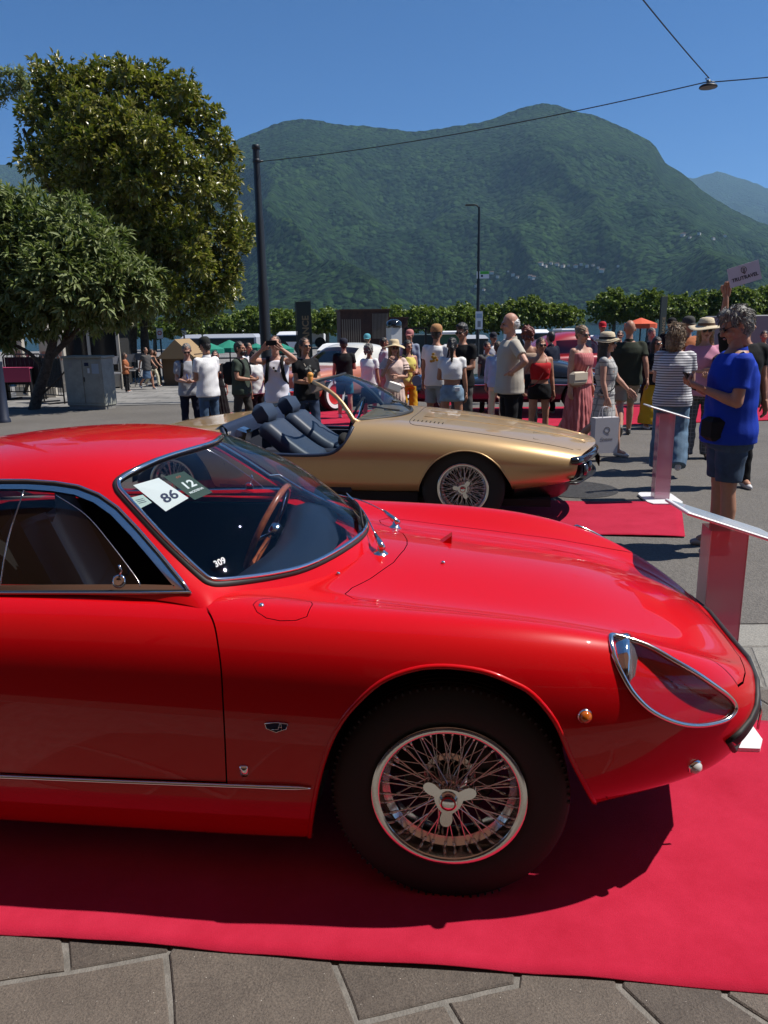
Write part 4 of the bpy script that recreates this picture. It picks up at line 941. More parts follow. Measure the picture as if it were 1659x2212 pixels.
# badge with letter A, small vent cover
def on_skin(pts, off, nb=NB_RC):
    return [nb(p)[0] + nb(p)[1] * off for p in pts]
BD = [(-.507, -.766, .581), (-.476, -.767, .586), (-.445, -.767, .583), (-.449, -.766, .568), (-.478, -.764, .555), (-.504, -.765, .566)]
q = on_skin(BD, .003); n_ = NB_RC((-.476, -.766, .57))[1]
t = MB(); k = len(q); t.add([p for p in q] + [p - n_ * .004 for p in q], [tuple(range(k)), *[(i, k + i, k + (i + 1) % k, (i + 1) % k) for i in range(k)]])
bg = t.build("badge", NAVY_ENAMEL, RC)
t = MB(); t.tube(q, .0014, 6, closed=True); t.build("badge_rim", CHROME, bg, smooth=True)
def letterA(c, xa, ya, h):
    L = [[(-.9, -.5), (-.25, -.5), (.05, -.42), (.35, .5), (.5, .5)], [(.5, .5), (.55, -.5)], [(.1, -.08), (.52, -.08)]]
    t = MB()
    for l in L: t.tube([c + xa * x * h + ya * y * h for x, y in l], h * .05, 5)
    return t
cc = sum(q, Vector()) / k + n_ * .0012
letterA(cc + Vector((.004, 0, .001)), Vector((1, 0, 0)), Vector((0, -.1, 1)).normalized(), .019).build("badge_letter", CHROME, bg, smooth=True)
q = on_skin([(-.592, -.744, .434), (-.588, -.744, .437), (-.572, -.745, .437), (-.569, -.744, .432), (-.5685, -.741, .412), (-.574, -.738, .401), (-.586, -.738, .400), (-.592, -.7385, .406)], .004); n_ = NB_RC((-.58, -.742, .42))[1]; k = len(q); t = MB()
t.add([p for p in q] + [p - n_ * .006 for p in q] + [sum(q, Vector()) / k + n_ * .003], [(i, (i + 1) % k, 2 * k) for i in range(k)] + [(i, k + i, k + (i + 1) % k, (i + 1) % k) for i in range(k)]); t.build("jacking_cover", CHROME, RC, smooth=True)
# wheels
wire_wheel(RC, (-.022, -.607, .332), .214, .332, .165, -1, True, .42)
wire_wheel(RC, (0, .607, .332), .222, .332, .165, 1, False, .2)
wire_wheel(RC, (-2.3, -.607, .332), .222, .332, .165, -1, False, .2)
wire_wheel(RC, (-2.3, .607, .332), .222, .332, .165, 1, False, .2)
# ---- cards behind the glass (things of their own, lying against the pane)
def card(pts, m, name, label, cat):
    W = RC.matrix_world if False else Matrix.Translation(RC.location) @ Matrix.Rotation(RC.rotation_euler.z, 4, 'Z')
    q = [W @ (Vector(p)) for p in pts]; c = sum(q, Vector()) / 4; n = (q[1] - q[0]).cross(q[3] - q[0]).normalized()
    if n.z < 0: n = -n
    t = MB(); b = [p - c - n * .006 for p in q]; t.add(b + [p - n * .0008 for p in b], [(0, 1, 2, 3), (7, 6, 5, 4), (0, 4, 5, 1), (1, 5, 6, 2), (2, 6, 7, 3), (3, 7, 4, 0)])
    o = t.build(name, m, None); o.location = c; tag(o, label, cat); return o, b, n
A4 = [(-.9582, -.4474, 1.1607), (-.9030, -.3894, 1.1715), (-.8034, -.4175, 1.1166), (-.8500, -.4830, 1.0910)]
o, b, n = card(A4, WHITE_PAPER, "number_card", "white card printed 86 behind the red coupe's windscreen", "number card")
xd = (b[1] - b[0]) * .35 + (b[2] - b[3]) * .65; yd = b[0] - b[3]
textobj("86", .050, "dark_blue_ink", "printed_number", o, (b[0] * .12 + b[1] * .18 + b[2] * .40 + b[3] * .30) + n * .001, xd, yd, .0003, bold=True)
B4 = [(-.8940, -.3727, 1.1725), (-.8517, -.3120, 1.178), (-.7494, -.3569, 1.1222), (-.7860, -.4144, 1.1110)]
o, b, n = card(B4, GREEN_PAPER, "event_card", "dark green card printed 12 beside the white 86 card", "event card")
xd = b[2] - b[3]; yd = b[0] - b[3]
textobj("12", .045, "white_paper", "printed_number", o, (b[0] * .25 + b[1] * .25 + b[2] * .25 + b[3] * .25) + n * .001, xd, yd, .0003, bold=True)
textobj("MODENA", .012, "white_paper", "printed_word", o, (b[0] * .12 + b[1] * .12 + b[2] * .38 + b[3] * .38) + n * .001, xd, yd, .0003, bold=True)
mat("orange_ink", (.5, .12, .05), .6); textobj("oo", .016, "orange_ink", "printed_emblem", o, (b[0] * .43 + b[1] * .43 + b[2] * .07 + b[3] * .07) + n * .001, xd, yd, .0003)
C4 = [(-.9561, -.487, 1.1305), (-.9241, -.466, 1.1358), (-.893, -.4774, 1.1151), (-.9193, -.5035, 1.103)]
o, b, n = card(C4, mat("pale_green_paper", (.55, .66, .60), .7), "parking_slip", "small pale slip tucked in the near upper windscreen corner", "slip")
t = MB()
for k in range(3):
    f = .35 + k * .16; p = b[0].lerp(b[3], f).lerp(b[1].lerp(b[2], f), .5); t.box(p + n * .0006, (.022, .0016, .0006), Matrix(((b[1] - b[0]).normalized(), n.cross((b[1] - b[0]).normalized()), n)).transposed())
t.build("printed_lines", INK, o)
n309 = textobj("309", .026, "pale_grey_print", "windscreen_number", RC, Vector((-.676, -.549, .956)), Vector((.05, .075, .012)), Vector((-.1, -.02, .10)), .0003, bold=True)
# ================================================================ GOLD SPYDER
GOLD = mat("gold_paint", (0.55, 0.36, 0.165), rough=0.36, metal=0.45, coat=0.8, crough=0.04)
GC = thing("gold_spyder", "low gold open-top sports car with navy seats, parked behind the red coupe", "car", (.7913, 6.8448, 0), -R(10.5), "classic cars on show")
def gc_rows():
    r = []
    r.append([(-3.05, 0, .30), (-3.12, 0, .33), (-3.16, 0, .42), (-3.18, 0, .52), (-3.17, 0, .60), (-3.15, 0, .655), (-3.12, 0, .675), (-3.06, 0, .685), (-3.0, 0, .69)])
    r.append([(-2.95, .45, .29), (-3.02, .55, .32), (-3.06, .62, .42), (-3.08, .64, .53), (-3.07, .62, .61), (-3.04, .55, .66), (-3.02, .42, .68), (-2.99, .22, .69), (-2.97, 0, .695)])
    r.append(row(-2.8, [(.60, .27), (.77, .30), (.84, .42), (.86, .55), (.83, .65), (.74, .71), (.56, .73), (.28, .735), (0, .74)]))
    r.append(row(-2.4, [(.62, .25), (.81, .28), (.885, .42), (.905, .56), (.88, .68), (.80, .755), (.60, .77), (.30, .775), (0, .78)]))
    r.append(row(-1.95, [(.64, .24), (.83, .27), (.90, .42), (.92, .56), (.89, .70), (.80, .80), (.62, .825), (.30, .81), (0, .81)]))
    r.append(row(-1.4, [(.64, .24), (.83, .27), (.895, .42), (.915, .56), (.88, .70), (.80, .80), (.62, .84), (.30, .84), (0, .84)]))
    r.append(row(-.9, [(.64, .24), (.83, .27), (.89, .42), (.912, .57), (.882, .71), (.80, .825), (.63, .86), (.30, .862), (0, .865)]))
    r.append(row(-.5, [(.64, .24), (.83, .27), (.89, .42), (.912, .56), (.888, .69), (.81, .81), (.63, .838), (.30, .838), (0, .84)]))
    r.append(row(-.05, [(.64, .26), (.825, .285), (.888, .42), (.91, .55), (.89, .66), (.82, .755), (.63, .785), (.30, .795), (0, .80)]))
    r.append(row(.35, [(.62, .27), (.80, .30), (.865, .41), (.888, .515), (.87, .615), (.80, .70), (.61, .732), (.30, .745), (0, .755)]))
    r.append([(.62, .55, .29), (.66, .735, .325), (.68, .80, .41), (.69, .822, .49), (.69, .815, .565), (.70, .75, .638), (.72, .58, .665), (.75, .30, .68), (.76, 0, .688)])
    r.append([(.80, .52, .32), (.84, .69, .365), (.86, .745, .43), (.87, .762, .49), (.875, .755, .54), (.895, .70, .588), (.955, .54, .607), (1.03, .29, .618), (1.06, 0, .622)])
    r.append([(.82, .51, .325), (.86, .675, .37), (.885, .73, .43), (.895, .745, .49), (.90, .735, .535), (.92, .68, .578), (.985, .52, .597), (1.065, .28, .606), (1.095, 0, .61)])
    return r
def build_gold():
    lo = Loft(gc_rows(), fan1=False); bm = loft_bm(lo, 170, 90); nb = nearest_fn(bm)
    def kill(fs): bmesh.ops.delete(bm, geom=fs, context='FACES')
    A = [(-.365, .20), (-.36, .30), (-.32, .42), (-.24, .535), (-.11, .61), (.02, .635), (.15, .61), (.275, .525), (.35, .415), (.39, .32), (.41, .22)]
    for s in (1, -1):
        P = [(p.x, -s * .88, p.z) for p in smooth_open([(a, 0, b) for a, b in A], 4)]; n0 = len(P)
        t2 = lambda c, s=s: c.y * s < 0
        kill(cut_poly(bm, P + [(.41, -.8, -.1), (-.37, -.8, -.1)], (0, -s, .02), test=t2))
        RP = [(-2.5 + .37 * math.cos(a), -s * .88, .33 + .36 * math.sin(a)) for a in [math.pi * k / 24 for k in range(25)]]
        kill(cut_poly(bm, RP + [(-2.88, -.8, -.1), (-2.12, -.8, -.1)], (0, -s, .02), test=t2))
        q = [nb(p)[0] for p in P]; k = len(q); t = MB(); t.tube(q, .006, 6); t.add([tuple(p) for p in q] + [(p.x, p.y + s * .06, p.z) for p in q], [(i, i + 1, k + i + 1, k + i) for i in range(k - 1)]); t.build("arch_lip", GOLD, GC, smooth=True)
        for cx in (0.01, -2.5):
            w = MB(); vs = []; n = 24
            for r_, y in ((.40, -s * .80), (.40, -s * .40), (.01, -s * .39)):
                for j in range(n + 1): a = math.pi * j / n; vs.append((cx + r_ * math.cos(a), y, .30 + r_ * .95 * math.sin(a)))
            w.add(vs, [(i * (n + 1) + j, i * (n + 1) + j + 1, (i + 1) * (n + 1) + j + 1, (i + 1) * (n + 1) + j) for i in range(2) for j in range(n)]); w.build("wheel_well", BLACK, GC, smooth=True)
    CK = [(-2.10, 1.2), (-2.045, .86), (-2.03, .80), (-1.99, .725), (-1.90, .65), (-1.75, .598), (-1.4, .58), (-1.12, .588), (-1.0, .64), (-.93, .74), (-.905, .83), (-.90, 1.2)]
    CKs = [(-2.10, 0, 1.2)] + [tuple(p) for p in smooth_open([(a, 0, b) for a, b in CK[1:-1]], 4)] + [(-.90, 0, 1.2)]
    kill(cut_poly(bm, CKs, (0, -1, 0), facing=-9))
    for s in (1, -1):   # padded rim along the cut-out and door
        e = []
        for p in CKs[1:-1]:
            h = nb((p[0], -s * .88, p[2]))[0]; hh = nb((p[0], h.y, p[2]))[0]; e.append(Vector((p[0], hh.y + s * .012, min(p[2], hh.z + .006))))
        t = MB(); t.tube(e, .017, 8); t.build("cockpit_padding", NAVY, GC, smooth=True)
        dl = [nb((u, -s * .9, w))[0] + Vector((0, -s * .0005, 0)) for u, w in ((-1.98, .30), (-1.99, .5), (-1.985, .70))]
        t = MB(); t.tube(dl, .0025, 4); t.build("door_gap", BLACK, GC)
    # bonnet seam and louvres
    hs = [(.86, -.62, .6), (.5, -.68, .7), (.1, -.70, .75), (-.3, -.70, .8), (-.46, -.62, .84), (-.47, 0, .84), (-.46, .62, .84), (-.3, .70, .8), (.1, .70, .75), (.5, .68, .7), (.86, .62, .6)]
    e = [nb(p)[0] for p in smooth_open(hs, 6)]; t = MB(); t.tube(e, .003, 4); t.build("bonnet_gap", BLACK, GC)
    for y in (-.22, .22):
        e = [nb((u, y, .7))[0] for u in (-.40, .2, .7, 1.03)]; t = MB(); t.tube(smooth_open(e, 5), .006, 6); t.build("bonnet_rib", GOLD, GC, smooth=True)
    for k, (u0, u1, y0, y1) in enumerate(((.55, .92, -.58, -.30), (.55, .92, .30, .58))):   # flush headlamp lids
        e = [nb(p)[0] for p in ((u0, y0, .7), (u1, y0, .6), (u1 + .05, y1, .6), (u0, y1, .7))]; t = MB(); t.tube(e, .0028, 4, closed=True); t.build("headlamp_lid_gap", BLACK, GC)
    lv = MB()
    for k in range(8):
        a, n_ = nb((-.44 + .035 * k, -.50, .84)); lv.box(a, (.008, .08, .005))
    lv.build("louvres", BLACK, GC)
    take(bm, list(bm.faces), "body_shell", GOLD, GC)
    return nb
NB_GC = build_gold()
# under-body, sills, chin
t = MB(); t.box((-1.1, 0, .19), (3.6, 1.45, .06)); t.box((-1.2, -.76, .22), (1.65, .05, .10)); t.box((-1.2, .76, .22), (1.65, .05, .10)); t.build("floor_pan", BLACK, GC)
t = MB(); ch = [(.42, -.70), (.70, -.62), (.80, -.5), (.88, -.25), (.92, 0), (.88, .25), (.80, .5), (.70, .62), (.42, .70)]
vs = [(u, y, .33) for u, y in ch] + [(u - .03, y * .97, .20) for u, y in ch] + [(.40, y * .9, .19) for u, y in ch]; n = len(ch)
t.add(vs, [(i, n + i, n + i + 1, i + 1) for i in range(n - 1)] + [(n + i, 2 * n + i, 2 * n + i + 1, n + i + 1) for i in range(n - 1)]); t.build("chin_spoiler", mat("satin_black", (.012, .011, .011), .4), GC, smooth=True)
# bumper: black moulding wrapped round the open nose
pl = smooth_open([(.845, -.752, 0), (.905, -.735, 0), (.96, -.62, 0), (1.06, -.32, 0), (1.10, 0, 0), (1.06, .32, 0), (.96, .62, 0), (.905, .735, 0), (.845, .752, 0)], 6)
def sweep(pl, prof):
    vs = []; n = len(prof); N = len(pl)
    for i, p in enumerate(pl):
        tt = (pl[min(i + 1, N - 1)] - pl[max(i - 1, 0)]).normalized(); o = Vector((tt.y, -tt.x, 0))
        for a, w in prof: q = p + o * a; vs.append((q.x, q.y, w))
    return vs, [(i * n + j, (i + 1) * n + j, (i + 1) * n + j + 1, i * n + j + 1) for i in range(N - 1) for j in range(n - 1)]
t = MB(); t.add(*sweep(pl, [(-.05, .575), (-.012, .572), (.012, .56), (.016, .535), (.010, .515), (-.03, .50), (-.06, .49)])); t.build("upper_bumper", mat("gloss_black", (.012, .012, .013), .12, coat=1), GC, smooth=True)
t = MB(); t.add(*sweep(pl, [(-.05, .50), (-.045, .44), (-.05, .38)])); t.build("nose_opening", BLACK, GC)
t = MB(); t.add(*sweep(pl, [(-.05, .375), (-.01, .372), (.004, .362), (-.01, .352), (-.06, .35)])); t.build("lower_lip", MATS["satin_black"], GC, smooth=True)
for s in (-1, 1):
    for y in (.60, .42): 
        t = MB(); t.lathe([(.055, 0), (.05, .02), (.02, .035), (.001, .037)], 24, 'X', (.955 if y > .5 else 1.0, s * y, .455)); t.build("headlight", mat("dark_lens", (.03, .03, .035), .08, coat=1), GC, smooth=True)
t = MB(); t.box((1.115, 0, .45), (.008, .34, .09)); t.build("number_plate", BLACK, GC)
# wind screen
bs = smooth_open([(-.93, -.665, .845), (-.78, -.58, .85), (-.62, -.35, .852), (-.55, 0, .855), (-.62, .35, .852), (-.78, .58, .85), (-.93, .665, .845)], 6)
tp = smooth_open([(-1.31, -.50, 1.15), (-1.26, -.42, 1.165), (-1.20, -.25, 1.175), (-1.17, 0, 1.18), (-1.20, .25, 1.175), (-1.26, .42, 1.165), (-1.31, .50, 1.15)], 6)
n = len(bs); vs = []
for k in range(7):
    f = k / 6
    for a, b in zip(bs, tp): p = a.lerp(b, f) + Vector((.03, 0, .035)) * math.sin(math.pi * f); vs.append(p)
t = MB(); t.add(vs, [(k * n + i, k * n + i + 1, (k + 1) * n + i + 1, (k + 1) * n + i) for k in range(6) for i in range(n - 1)]); t.build("windscreen", glassmat("spyder_glass", (.72, .80, .84)), GC, smooth=True)
for e in (0, n - 1):
    pth = [vs[k * n + e] for k in range(7)]; t = MB(); t.tube([pth[0] + Vector((.10, 0, -.05))] + pth, [.030] + [.024, .021, .019, .018, .017, .016, .016], 8); t.build("windscreen_pillar", GOLD if e == 0 else RUBBER, GC, smooth=True)
t = MB(); t.tube(tp, .011, 8); t.build("windscreen_header", RUBBER, GC, smooth=True)
t = MB(); t.tube([p + Vector((.01, 0, -.006)) for p in bs], .016, 8); t.build("windscreen_seal", RUBBER, GC, smooth=True)
t = MB(); t.tube([p + Vector((-.02, 0, -.015)) for p in tp], .009, 6); t.build("header_seal", RUBBER, GC, smooth=True)
for p0, p1, p2 in (((-.60, -.10, .86), (-.72, -.36, .90), (-.86, -.46, .93)), ((-.58, .30, .86), (-.66, .05, .91), (-.70, -.18, .95))):
    w_ = bpy.data.objects.new("wiper", None); COL.objects.link(w_); w_.parent = GC
    t = MB(); t.tube(smooth_open([p0, p1], 4), .006, 6); t.build("arm", RUBBER, w_, smooth=True)
    d = (Vector(p2) - Vector(p1)); t = MB(); t.tube([Vector(p1) - d * .7 + Vector((.02, 0, .01)), Vector(p1) + Vector((.02, 0, .012)), Vector(p2) + Vector((.02, 0, .01))], .009, 6); t.build("blade", RUBBER, w_, smooth=True)
# cockpit
t = MB(); t.box((-1.50, 0, .26), (1.3, 1.5, .05)); t.box((-2.06, 0, .52), (.06, 1.5, .50)); t.box((-1.45, 0, .36), (1.1, .26, .26), bev=.06)
for s in (-1, 1): t.box((-1.5, s * .80, .42), (1.15, .06, .30))
t.build("tub", mat("navy_carpet", (.010, .014, .028), .85), GC)
t = MB(); t.box((-.90, 0, .70), (.14, 1.36, .26), bev=.05); t.box((-.74, 0, .78), (.3, 1.2, .10), bev=.03); t.build("dashboard", BLACK, GC)
t = MB(); vs = []
for y in (-.78, -.5, 0, .5, .78):
    for u, w in ((-2.09, .80), (-2.04, .815), (-2.0, .78), (-1.98, .68)): vs.append((u, y, w + .012 - .02 * abs(y)))
t.add(vs, [(j * 4 + i, (j + 1) * 4 + i, (j + 1) * 4 + i + 1, j * 4 + i + 1) for j in range(4) for i in range(3)]); t.build("rear_bulkhead_pad", NAVY, GC, smooth=True)
NAVY2 = mat("navy_seat_leather", (.026, .040, .068), rough=.5, bump=.0003, bscale=200)
def gold_seat(cy):
    s = bpy.data.objects.new("seat", None); COL.objects.link(s); s.parent = GC
    def quilt(pts, W, th, m, nm, ribs=0, par=s):
        """pts: side profile (u,w); rounded cushion swept over width W"""
        V = [Vector((u, 0, w)) for u, w in pts]; P = smooth_open(V, 5); n = len(P); vs = []
        prof = [(-.5, -.5), (-.52, 0), (-.48, .42), (-.40, .56), (-.30, .50), (0, .44), (.30, .50), (.40, .56), (.48, .42), (.52, 0), (.5, -.5)]
        for i, p in enumerate(P):
            tt = (P[min(i + 1, n - 1)] - P[max(i - 1, 0)]).normalized(); nn = Vector((-tt.z, 0, tt.x))
            if nn.z < 0 and abs(nn.z) > abs(nn.x): nn = -nn
            f = i / (n - 1); en = min(1, 4.5 * min(f, 1 - f) + .55); rib = 1 - (.16 * max(0, math.cos(f * ribs * 2 * math.pi)) ** 6 if ribs else 0)
            for y, q in prof:
                qq = q * th * en * (rib if abs(y) < .35 else 1); vs.append((p.x + nn.x * qq, cy + y * W * (.86 + .14 * en), p.z + nn.z * qq))
        k = len(prof); t = MB(); t.add(vs, [(i * k + j, (i + 1) * k + j, (i + 1) * k + j + 1, i * k + j + 1) for i in range(n - 1) for j in range(k - 1)] + [tuple(range(k)), tuple((n - 1) * k + j for j in reversed(range(k)))])
        return t.build(nm, m, par, smooth=True)
    quilt([(-1.30, .44), (-1.42, .50), (-1.56, .60), (-1.68, .70), (-1.77, .775)], .46, .13, NAVY2, "backrest", 6)
    quilt([(-.96, .46), (-1.08, .46), (-1.22, .42), (-1.32, .42)], .46, .13, NAVY2, "seat_cushion", 4)
    h = MB(); rot = Matrix.Rotation(-.55, 3, 'Y'); h.box((-1.80, cy, .865), (.12, .28, .19), rot, bev=.045); h.build("headrest", NAVY2, s, angle=50)
for cy in (-.36, .36): gold_seat(cy)
sw = bpy.data.objects.new("steering_wheel", None); COL.objects.link(sw); sw.parent = GC; sw.location = (-1.12, .36, .78); sw.rotation_euler = Vector((-.92, 0, .4)).to_track_quat('Z', 'X').to_euler()
t = MB(); t.tube([(.17 * math.cos(a), .17 * math.sin(a), 0) for a in [2 * math.pi * k / 32 for k in range(32)]], .012, 8, closed=True); t.build("rim", BLACK, sw, smooth=True)
t = MB(); t.tube([(-.16, 0, 0), (0, 0, -.02), (.16, 0, 0)], .008, 6); t.build("spoke", CHROME, sw)
t = MB(); t.ball((-.98, -.80, .70), (.05, .09, .06), 12, 8); t.build("door_mirror", BLACK, GC, smooth=True)
t = MB(); t.box((-1.94, -.56, .70), (.10, .14, .12), Matrix.Rotation(.3, 3, 'Y'), bev=.02); t.build("rear_speaker", CHROME_WORN, GC)
wire_wheel(GC, (0, -.745, .318), .206, .335, .20, -1, False, .9)
wire_wheel(GC, (0, .745, .318), .206, .335, .20, 1, False, .4)
wire_wheel(GC, (-2.5, -.745, .318), .206, .335, .20, -1, False, .9)
wire_wheel(GC, (-2.5, .745, .318), .206, .335, .20, 1, False, .4)
# ================================================================ TREES
def leafmat(name, c1, c2, rough=.35, back=None, trans=.25):
    m, n, b = nt(name); L = n.links; gi = n.nodes.new("ShaderNodeNewGeometry")
    r = n.nodes.new("ShaderNodeValToRGB"); r.color_ramp.elements[0].color = (*c1, 1); r.color_ramp.elements[1].color = (*c2, 1); L.new(gi.outputs["Random Per Island"], r.inputs[0])
    src = r.outputs[0]
    if back:
        mx = n.nodes.new("ShaderNodeMixRGB"); L.new(gi.outputs["Backfacing"], mx.inputs[0]); L.new(src, mx.inputs[1]); mx.inputs[2].default_value = (*back, 1); src = mx.outputs[0]
    L.new(src, b.inputs["Base Color"]); b.inputs["Roughness"].default_value = rough
    tl = n.nodes.new("ShaderNodeBsdfTranslucent"); L.new(src, tl.inputs[0]); ms = n.nodes.new("ShaderNodeMixShader"); ms.inputs[0].default_value = trans
    L.new(b.outputs[0], ms.inputs[1]); L.new(tl.outputs[0], ms.inputs[2]); L.new(ms.outputs[0], n.nodes["Material Output"].inputs[0]); MATS[name] = m; return m
BARK = mat("bark", (.07, .055, .042), .95, var=.5, scale=14, bump=.02, bscale=30)
BARKP = mat("plane_bark", (.13, .115, .09), .95, var=.4, scale=9, bump=.01, bscale=20)
def leaf_tpl(L, W, fold=.18, curl=.15):
    """pointed oval blade, folded on its midrib: 8 verts, 6 faces"""
    v = [(0, 0, 0), (-W * .46, L * .35, fold * W), (0, L * .36, 0), (W * .46, L * .35, fold * W), (-W * .40, L * .68, fold * W - curl * L * .35), (0, L * .68, -curl * L * .35), (W * .40, L * .68, fold * W - curl * L * .35), (0, L, -curl * L)]
    f = [(0, 2, 1), (0, 3, 2), (1, 2, 5, 4), (2, 3, 6, 5), (4, 5, 7), (5, 6, 7)]
    return np.array(v), f
def basis(Z, spin):
    Z = Z / np.linalg.norm(Z, axis=1, keepdims=True); A = np.where(np.abs(Z[:, 2:3]) < .9, np.array([[0, 0, 1.0]]), np.array([[1.0, 0, 0]]))
    X = np.cross(A, Z); X /= np.linalg.norm(X, axis=1, keepdims=True); Y = np.cross(Z, X); c, s = np.cos(spin)[:, None], np.sin(spin)[:, None]
    return X * c + Y * s, Y * c - X * s, Z
def face_up(D, rng):
    Z = D / np.linalg.norm(D, axis=1, keepdims=True); U = rng.normal(size=Z.shape) * .55; U[:, 2] += .9; U[:, 0] += .25
    Y = U - Z * (U * Z).sum(1, keepdims=True); Y /= np.maximum(np.linalg.norm(Y, axis=1, keepdims=True), 1e-6); return np.cross(Y, Z), Y, Z
def scatter(blobs, n, rng, shell=(.72, 1.04), up=.35, jag=.22):
    """points + outward directions on a cluster of ellipsoids (each (cx,cy,cz,rx,ry,rz)), pulled into lumps"""
    B = np.array(blobs, float); w = (B[:, 3] * B[:, 5]) ** .85; w /= w.sum(); k = rng.choice(len(B), n, p=w); d = rng.normal(size=(n, 3)); d[:, 2] += up; d /= np.linalg.norm(d, axis=1, keepdims=True)
    r = rng.uniform(shell[0], shell[1], n) ** .8; ph = k * 1.7
    lump = 1 + jag * np.sin(d[:, 0] * 6 + ph) * np.sin(d[:, 1] * 6 + ph * 2) + jag * .8 * np.sin(d[:, 2] * 8 + ph * 3 + d[:, 0] * 5)
    P = B[k, :3] + d * B[k, 3:6] * (r * lump)[:, None]; return P, d
def foliage(name, P, D, tpl, per, spread, scale, m, parent, rng, kind=None):
    """rosettes of `per` leaves at points P pointing along D, all in one mesh"""
    v, f = tpl; n = len(P) * per; Pk = np.repeat(P, per, 0); Dk = np.repeat(D, per, 0) + rng.normal(size=(n, 3)) * spread; X, Y, Z = face_up(Dk, rng)
    # blade runs along Z, its face leans up
    s = rng.uniform(scale[0], scale[1], n)[:, None]; V = []
    for a in v: V.append(Pk + (X * a[0] + Z * a[1] + Y * a[2]) * s)
    V = np.stack(V, 1).reshape(-1, 3); nv = len(v)
    lt = np.array([len(q) for q in f]); li = np.concatenate([np.array(q) for q in f]); L = (np.arange(n)[:, None] * nv + li[None]).ravel(); T = np.tile(lt, n)
    me = bpy.data.meshes.new(name); me.vertices.add(len(V)); me.vertices.foreach_set("co", V.ravel()); me.loops.add(len(L)); me.loops.foreach_set("vertex_index", L); me.polygons.add(len(T)); me.polygons.foreach_set("loop_start", np.concatenate([[0], np.cumsum(T)[:-1]])); me.polygons.foreach_set("loop_total", T); me.update(calc_edges=True)
    me.materials.append(m); o = bpy.data.objects.new(name, me); COL.objects.link(o); o.parent = parent
    if kind: o['kind'] = kind
    return o
def single_leaves(P, D, tpl, m, parent, rng, scale, n=300):
    v, f = tpl; o0 = None; idx = rng.permutation(len(P))[:n]
    for i in idx:
        if o0 is None: o = o0 = mesh("leaf", v, f, m, parent)
        else: o = o0.copy(); COL.objects.link(o)
        z = Vector(D[i] + rng.normal(size=3) * .5).normalized(); q = z.to_track_quat('Y', 'Z'); o.rotation_mode = 'QUATERNION'; o.rotation_quaternion = q; o.location = P[i]; s = rng.uniform(*scale); o.scale = (s, s, s)
def limb(t, p, r0, r1, n=8, wob=0.0, rng=None):
    P = smooth_open(p, 5); k = len(P); t.tube(P, [r0 + (r1 - r0) * i / (k - 1) for i in range(k)], n)
def blobs_px(L, Y, base, dy=.8, sc=None):
    out = []
    for i_, (x, y, r, *e) in enumerate(L):
        if len(L) > 40 and i_ < 29: r *= .86
        off = e[0] if e else 0; c = AT(x, y, Y + off) - base; s = r / FPX * Y * 1.03; out.append((c.x, c.y, c.z, s, s * dy, s))
    return out
rng = np.random.default_rng(11)
# ---- big magnolia
b0 = AT(285, 800, 27); b0.z = 0
MG = thing("magnolia_tree", "tall dense glossy dark green magnolia on the left of the plaza", "tree", b0)
bl = blobs_px([(140, 225, 50), (100, 205, 36, -.3), (215, 195, 44), (275, 182, 34), (330, 206, 44), (390, 230, 38), (430, 280, 42), (165, 290, 75), (270, 275, 85), (360, 300, 85), (440, 350, 52), (150, 375, 58), (120, 350, 40), (240, 390, 95, .6), (340, 410, 95, -.4), (440, 430, 60), (470, 400, 32), (185, 470, 70, .5), (280, 500, 85, -.5), (385, 520, 90, -1.0), (465, 520, 50, -.6), (495, 508, 26, -.6), (230, 590, 75), (330, 600, 85, -.7), (430, 610, 70, -.9), (480, 590, 34, -.6), (300, 655, 60), (400, 665, 58, -.5), (455, 650, 40, -.5), *[(x, y, random.uniform(20, 34), random.uniform(-1.2, .6)) for x, y in [(62, 212), (95, 176), (130, 166), (168, 198), (205, 162), (232, 162), (265, 154), (282, 162), (330, 176), (352, 198), (388, 192), (412, 212), (450, 250), (472, 300), (488, 335), (494, 395), (500, 450), (520, 505), (512, 545), (498, 590), (488, 635), (445, 672), (118, 318), (82, 338), (112, 392), (78, 352), (150, 440), (62, 236), (72, 268), (140, 410)]], *[(random.uniform(130, 460), random.uniform(230, 640), random.uniform(30, 44), random.uniform(-2.8, -1.6)) for _ in range(34)]], 27, b0, .95)
MAG = leafmat("magnolia_leaf", (.055, .10, .014), (.31, .33, .036), .30, back=(.20, .19, .04), trans=.28)
LT = leaf_tpl(.175, .072)
P, D = scatter(bl, 8200, rng, (.62, 1.08), .35, .28); foliage("crown", P, D, LT, 6, .75, (.75, 1.25), MAG, MG, rng, 'stuff')
P, D = scatter(bl, 2600, rng, (.15, .8), 0, .1); foliage("inner_crown", P, D, LT, 5, 1.0, (1.2, 2.0), MAG, MG, rng, 'stuff')
P, D = scatter(bl, 2600, rng, (1.0, 1.10), .3, .2); kk = (D[:, 1] < -.2); single_leaves(P[kk], D[kk], LT, MAG, MG, rng, (.9, 1.4))
t = MB()
limb(t, [(-.15, 0, -.1), (-.05, 0, 1.2), (.1, .1, 2.4), (.2, 0, 4.5), (.1, 0, 7), (0, 0, 9)], .36, .08, 12); t.build("trunk", BARK, MG, smooth=True)
for q in ([(.55, .1, -.1), (.50, .1, 1.2), (.7, 0, 2.6), (1.4, 0, 4.5)], [(.1, .1, 2.4), (-.9, 0, 3.8), (-2.2, .2, 6.2), (-2.8, 0, 8)], [(.2, 0, 4), (1.5, 0, 6), (2.2, .2, 8)], [(0, 0, 2), (.3, -.8, 3.2), (.9, -1.5, 4.6)]):
    t = MB(); limb(t, q, .20, .05, 8); t.build("limb", BARK, MG, smooth=True)
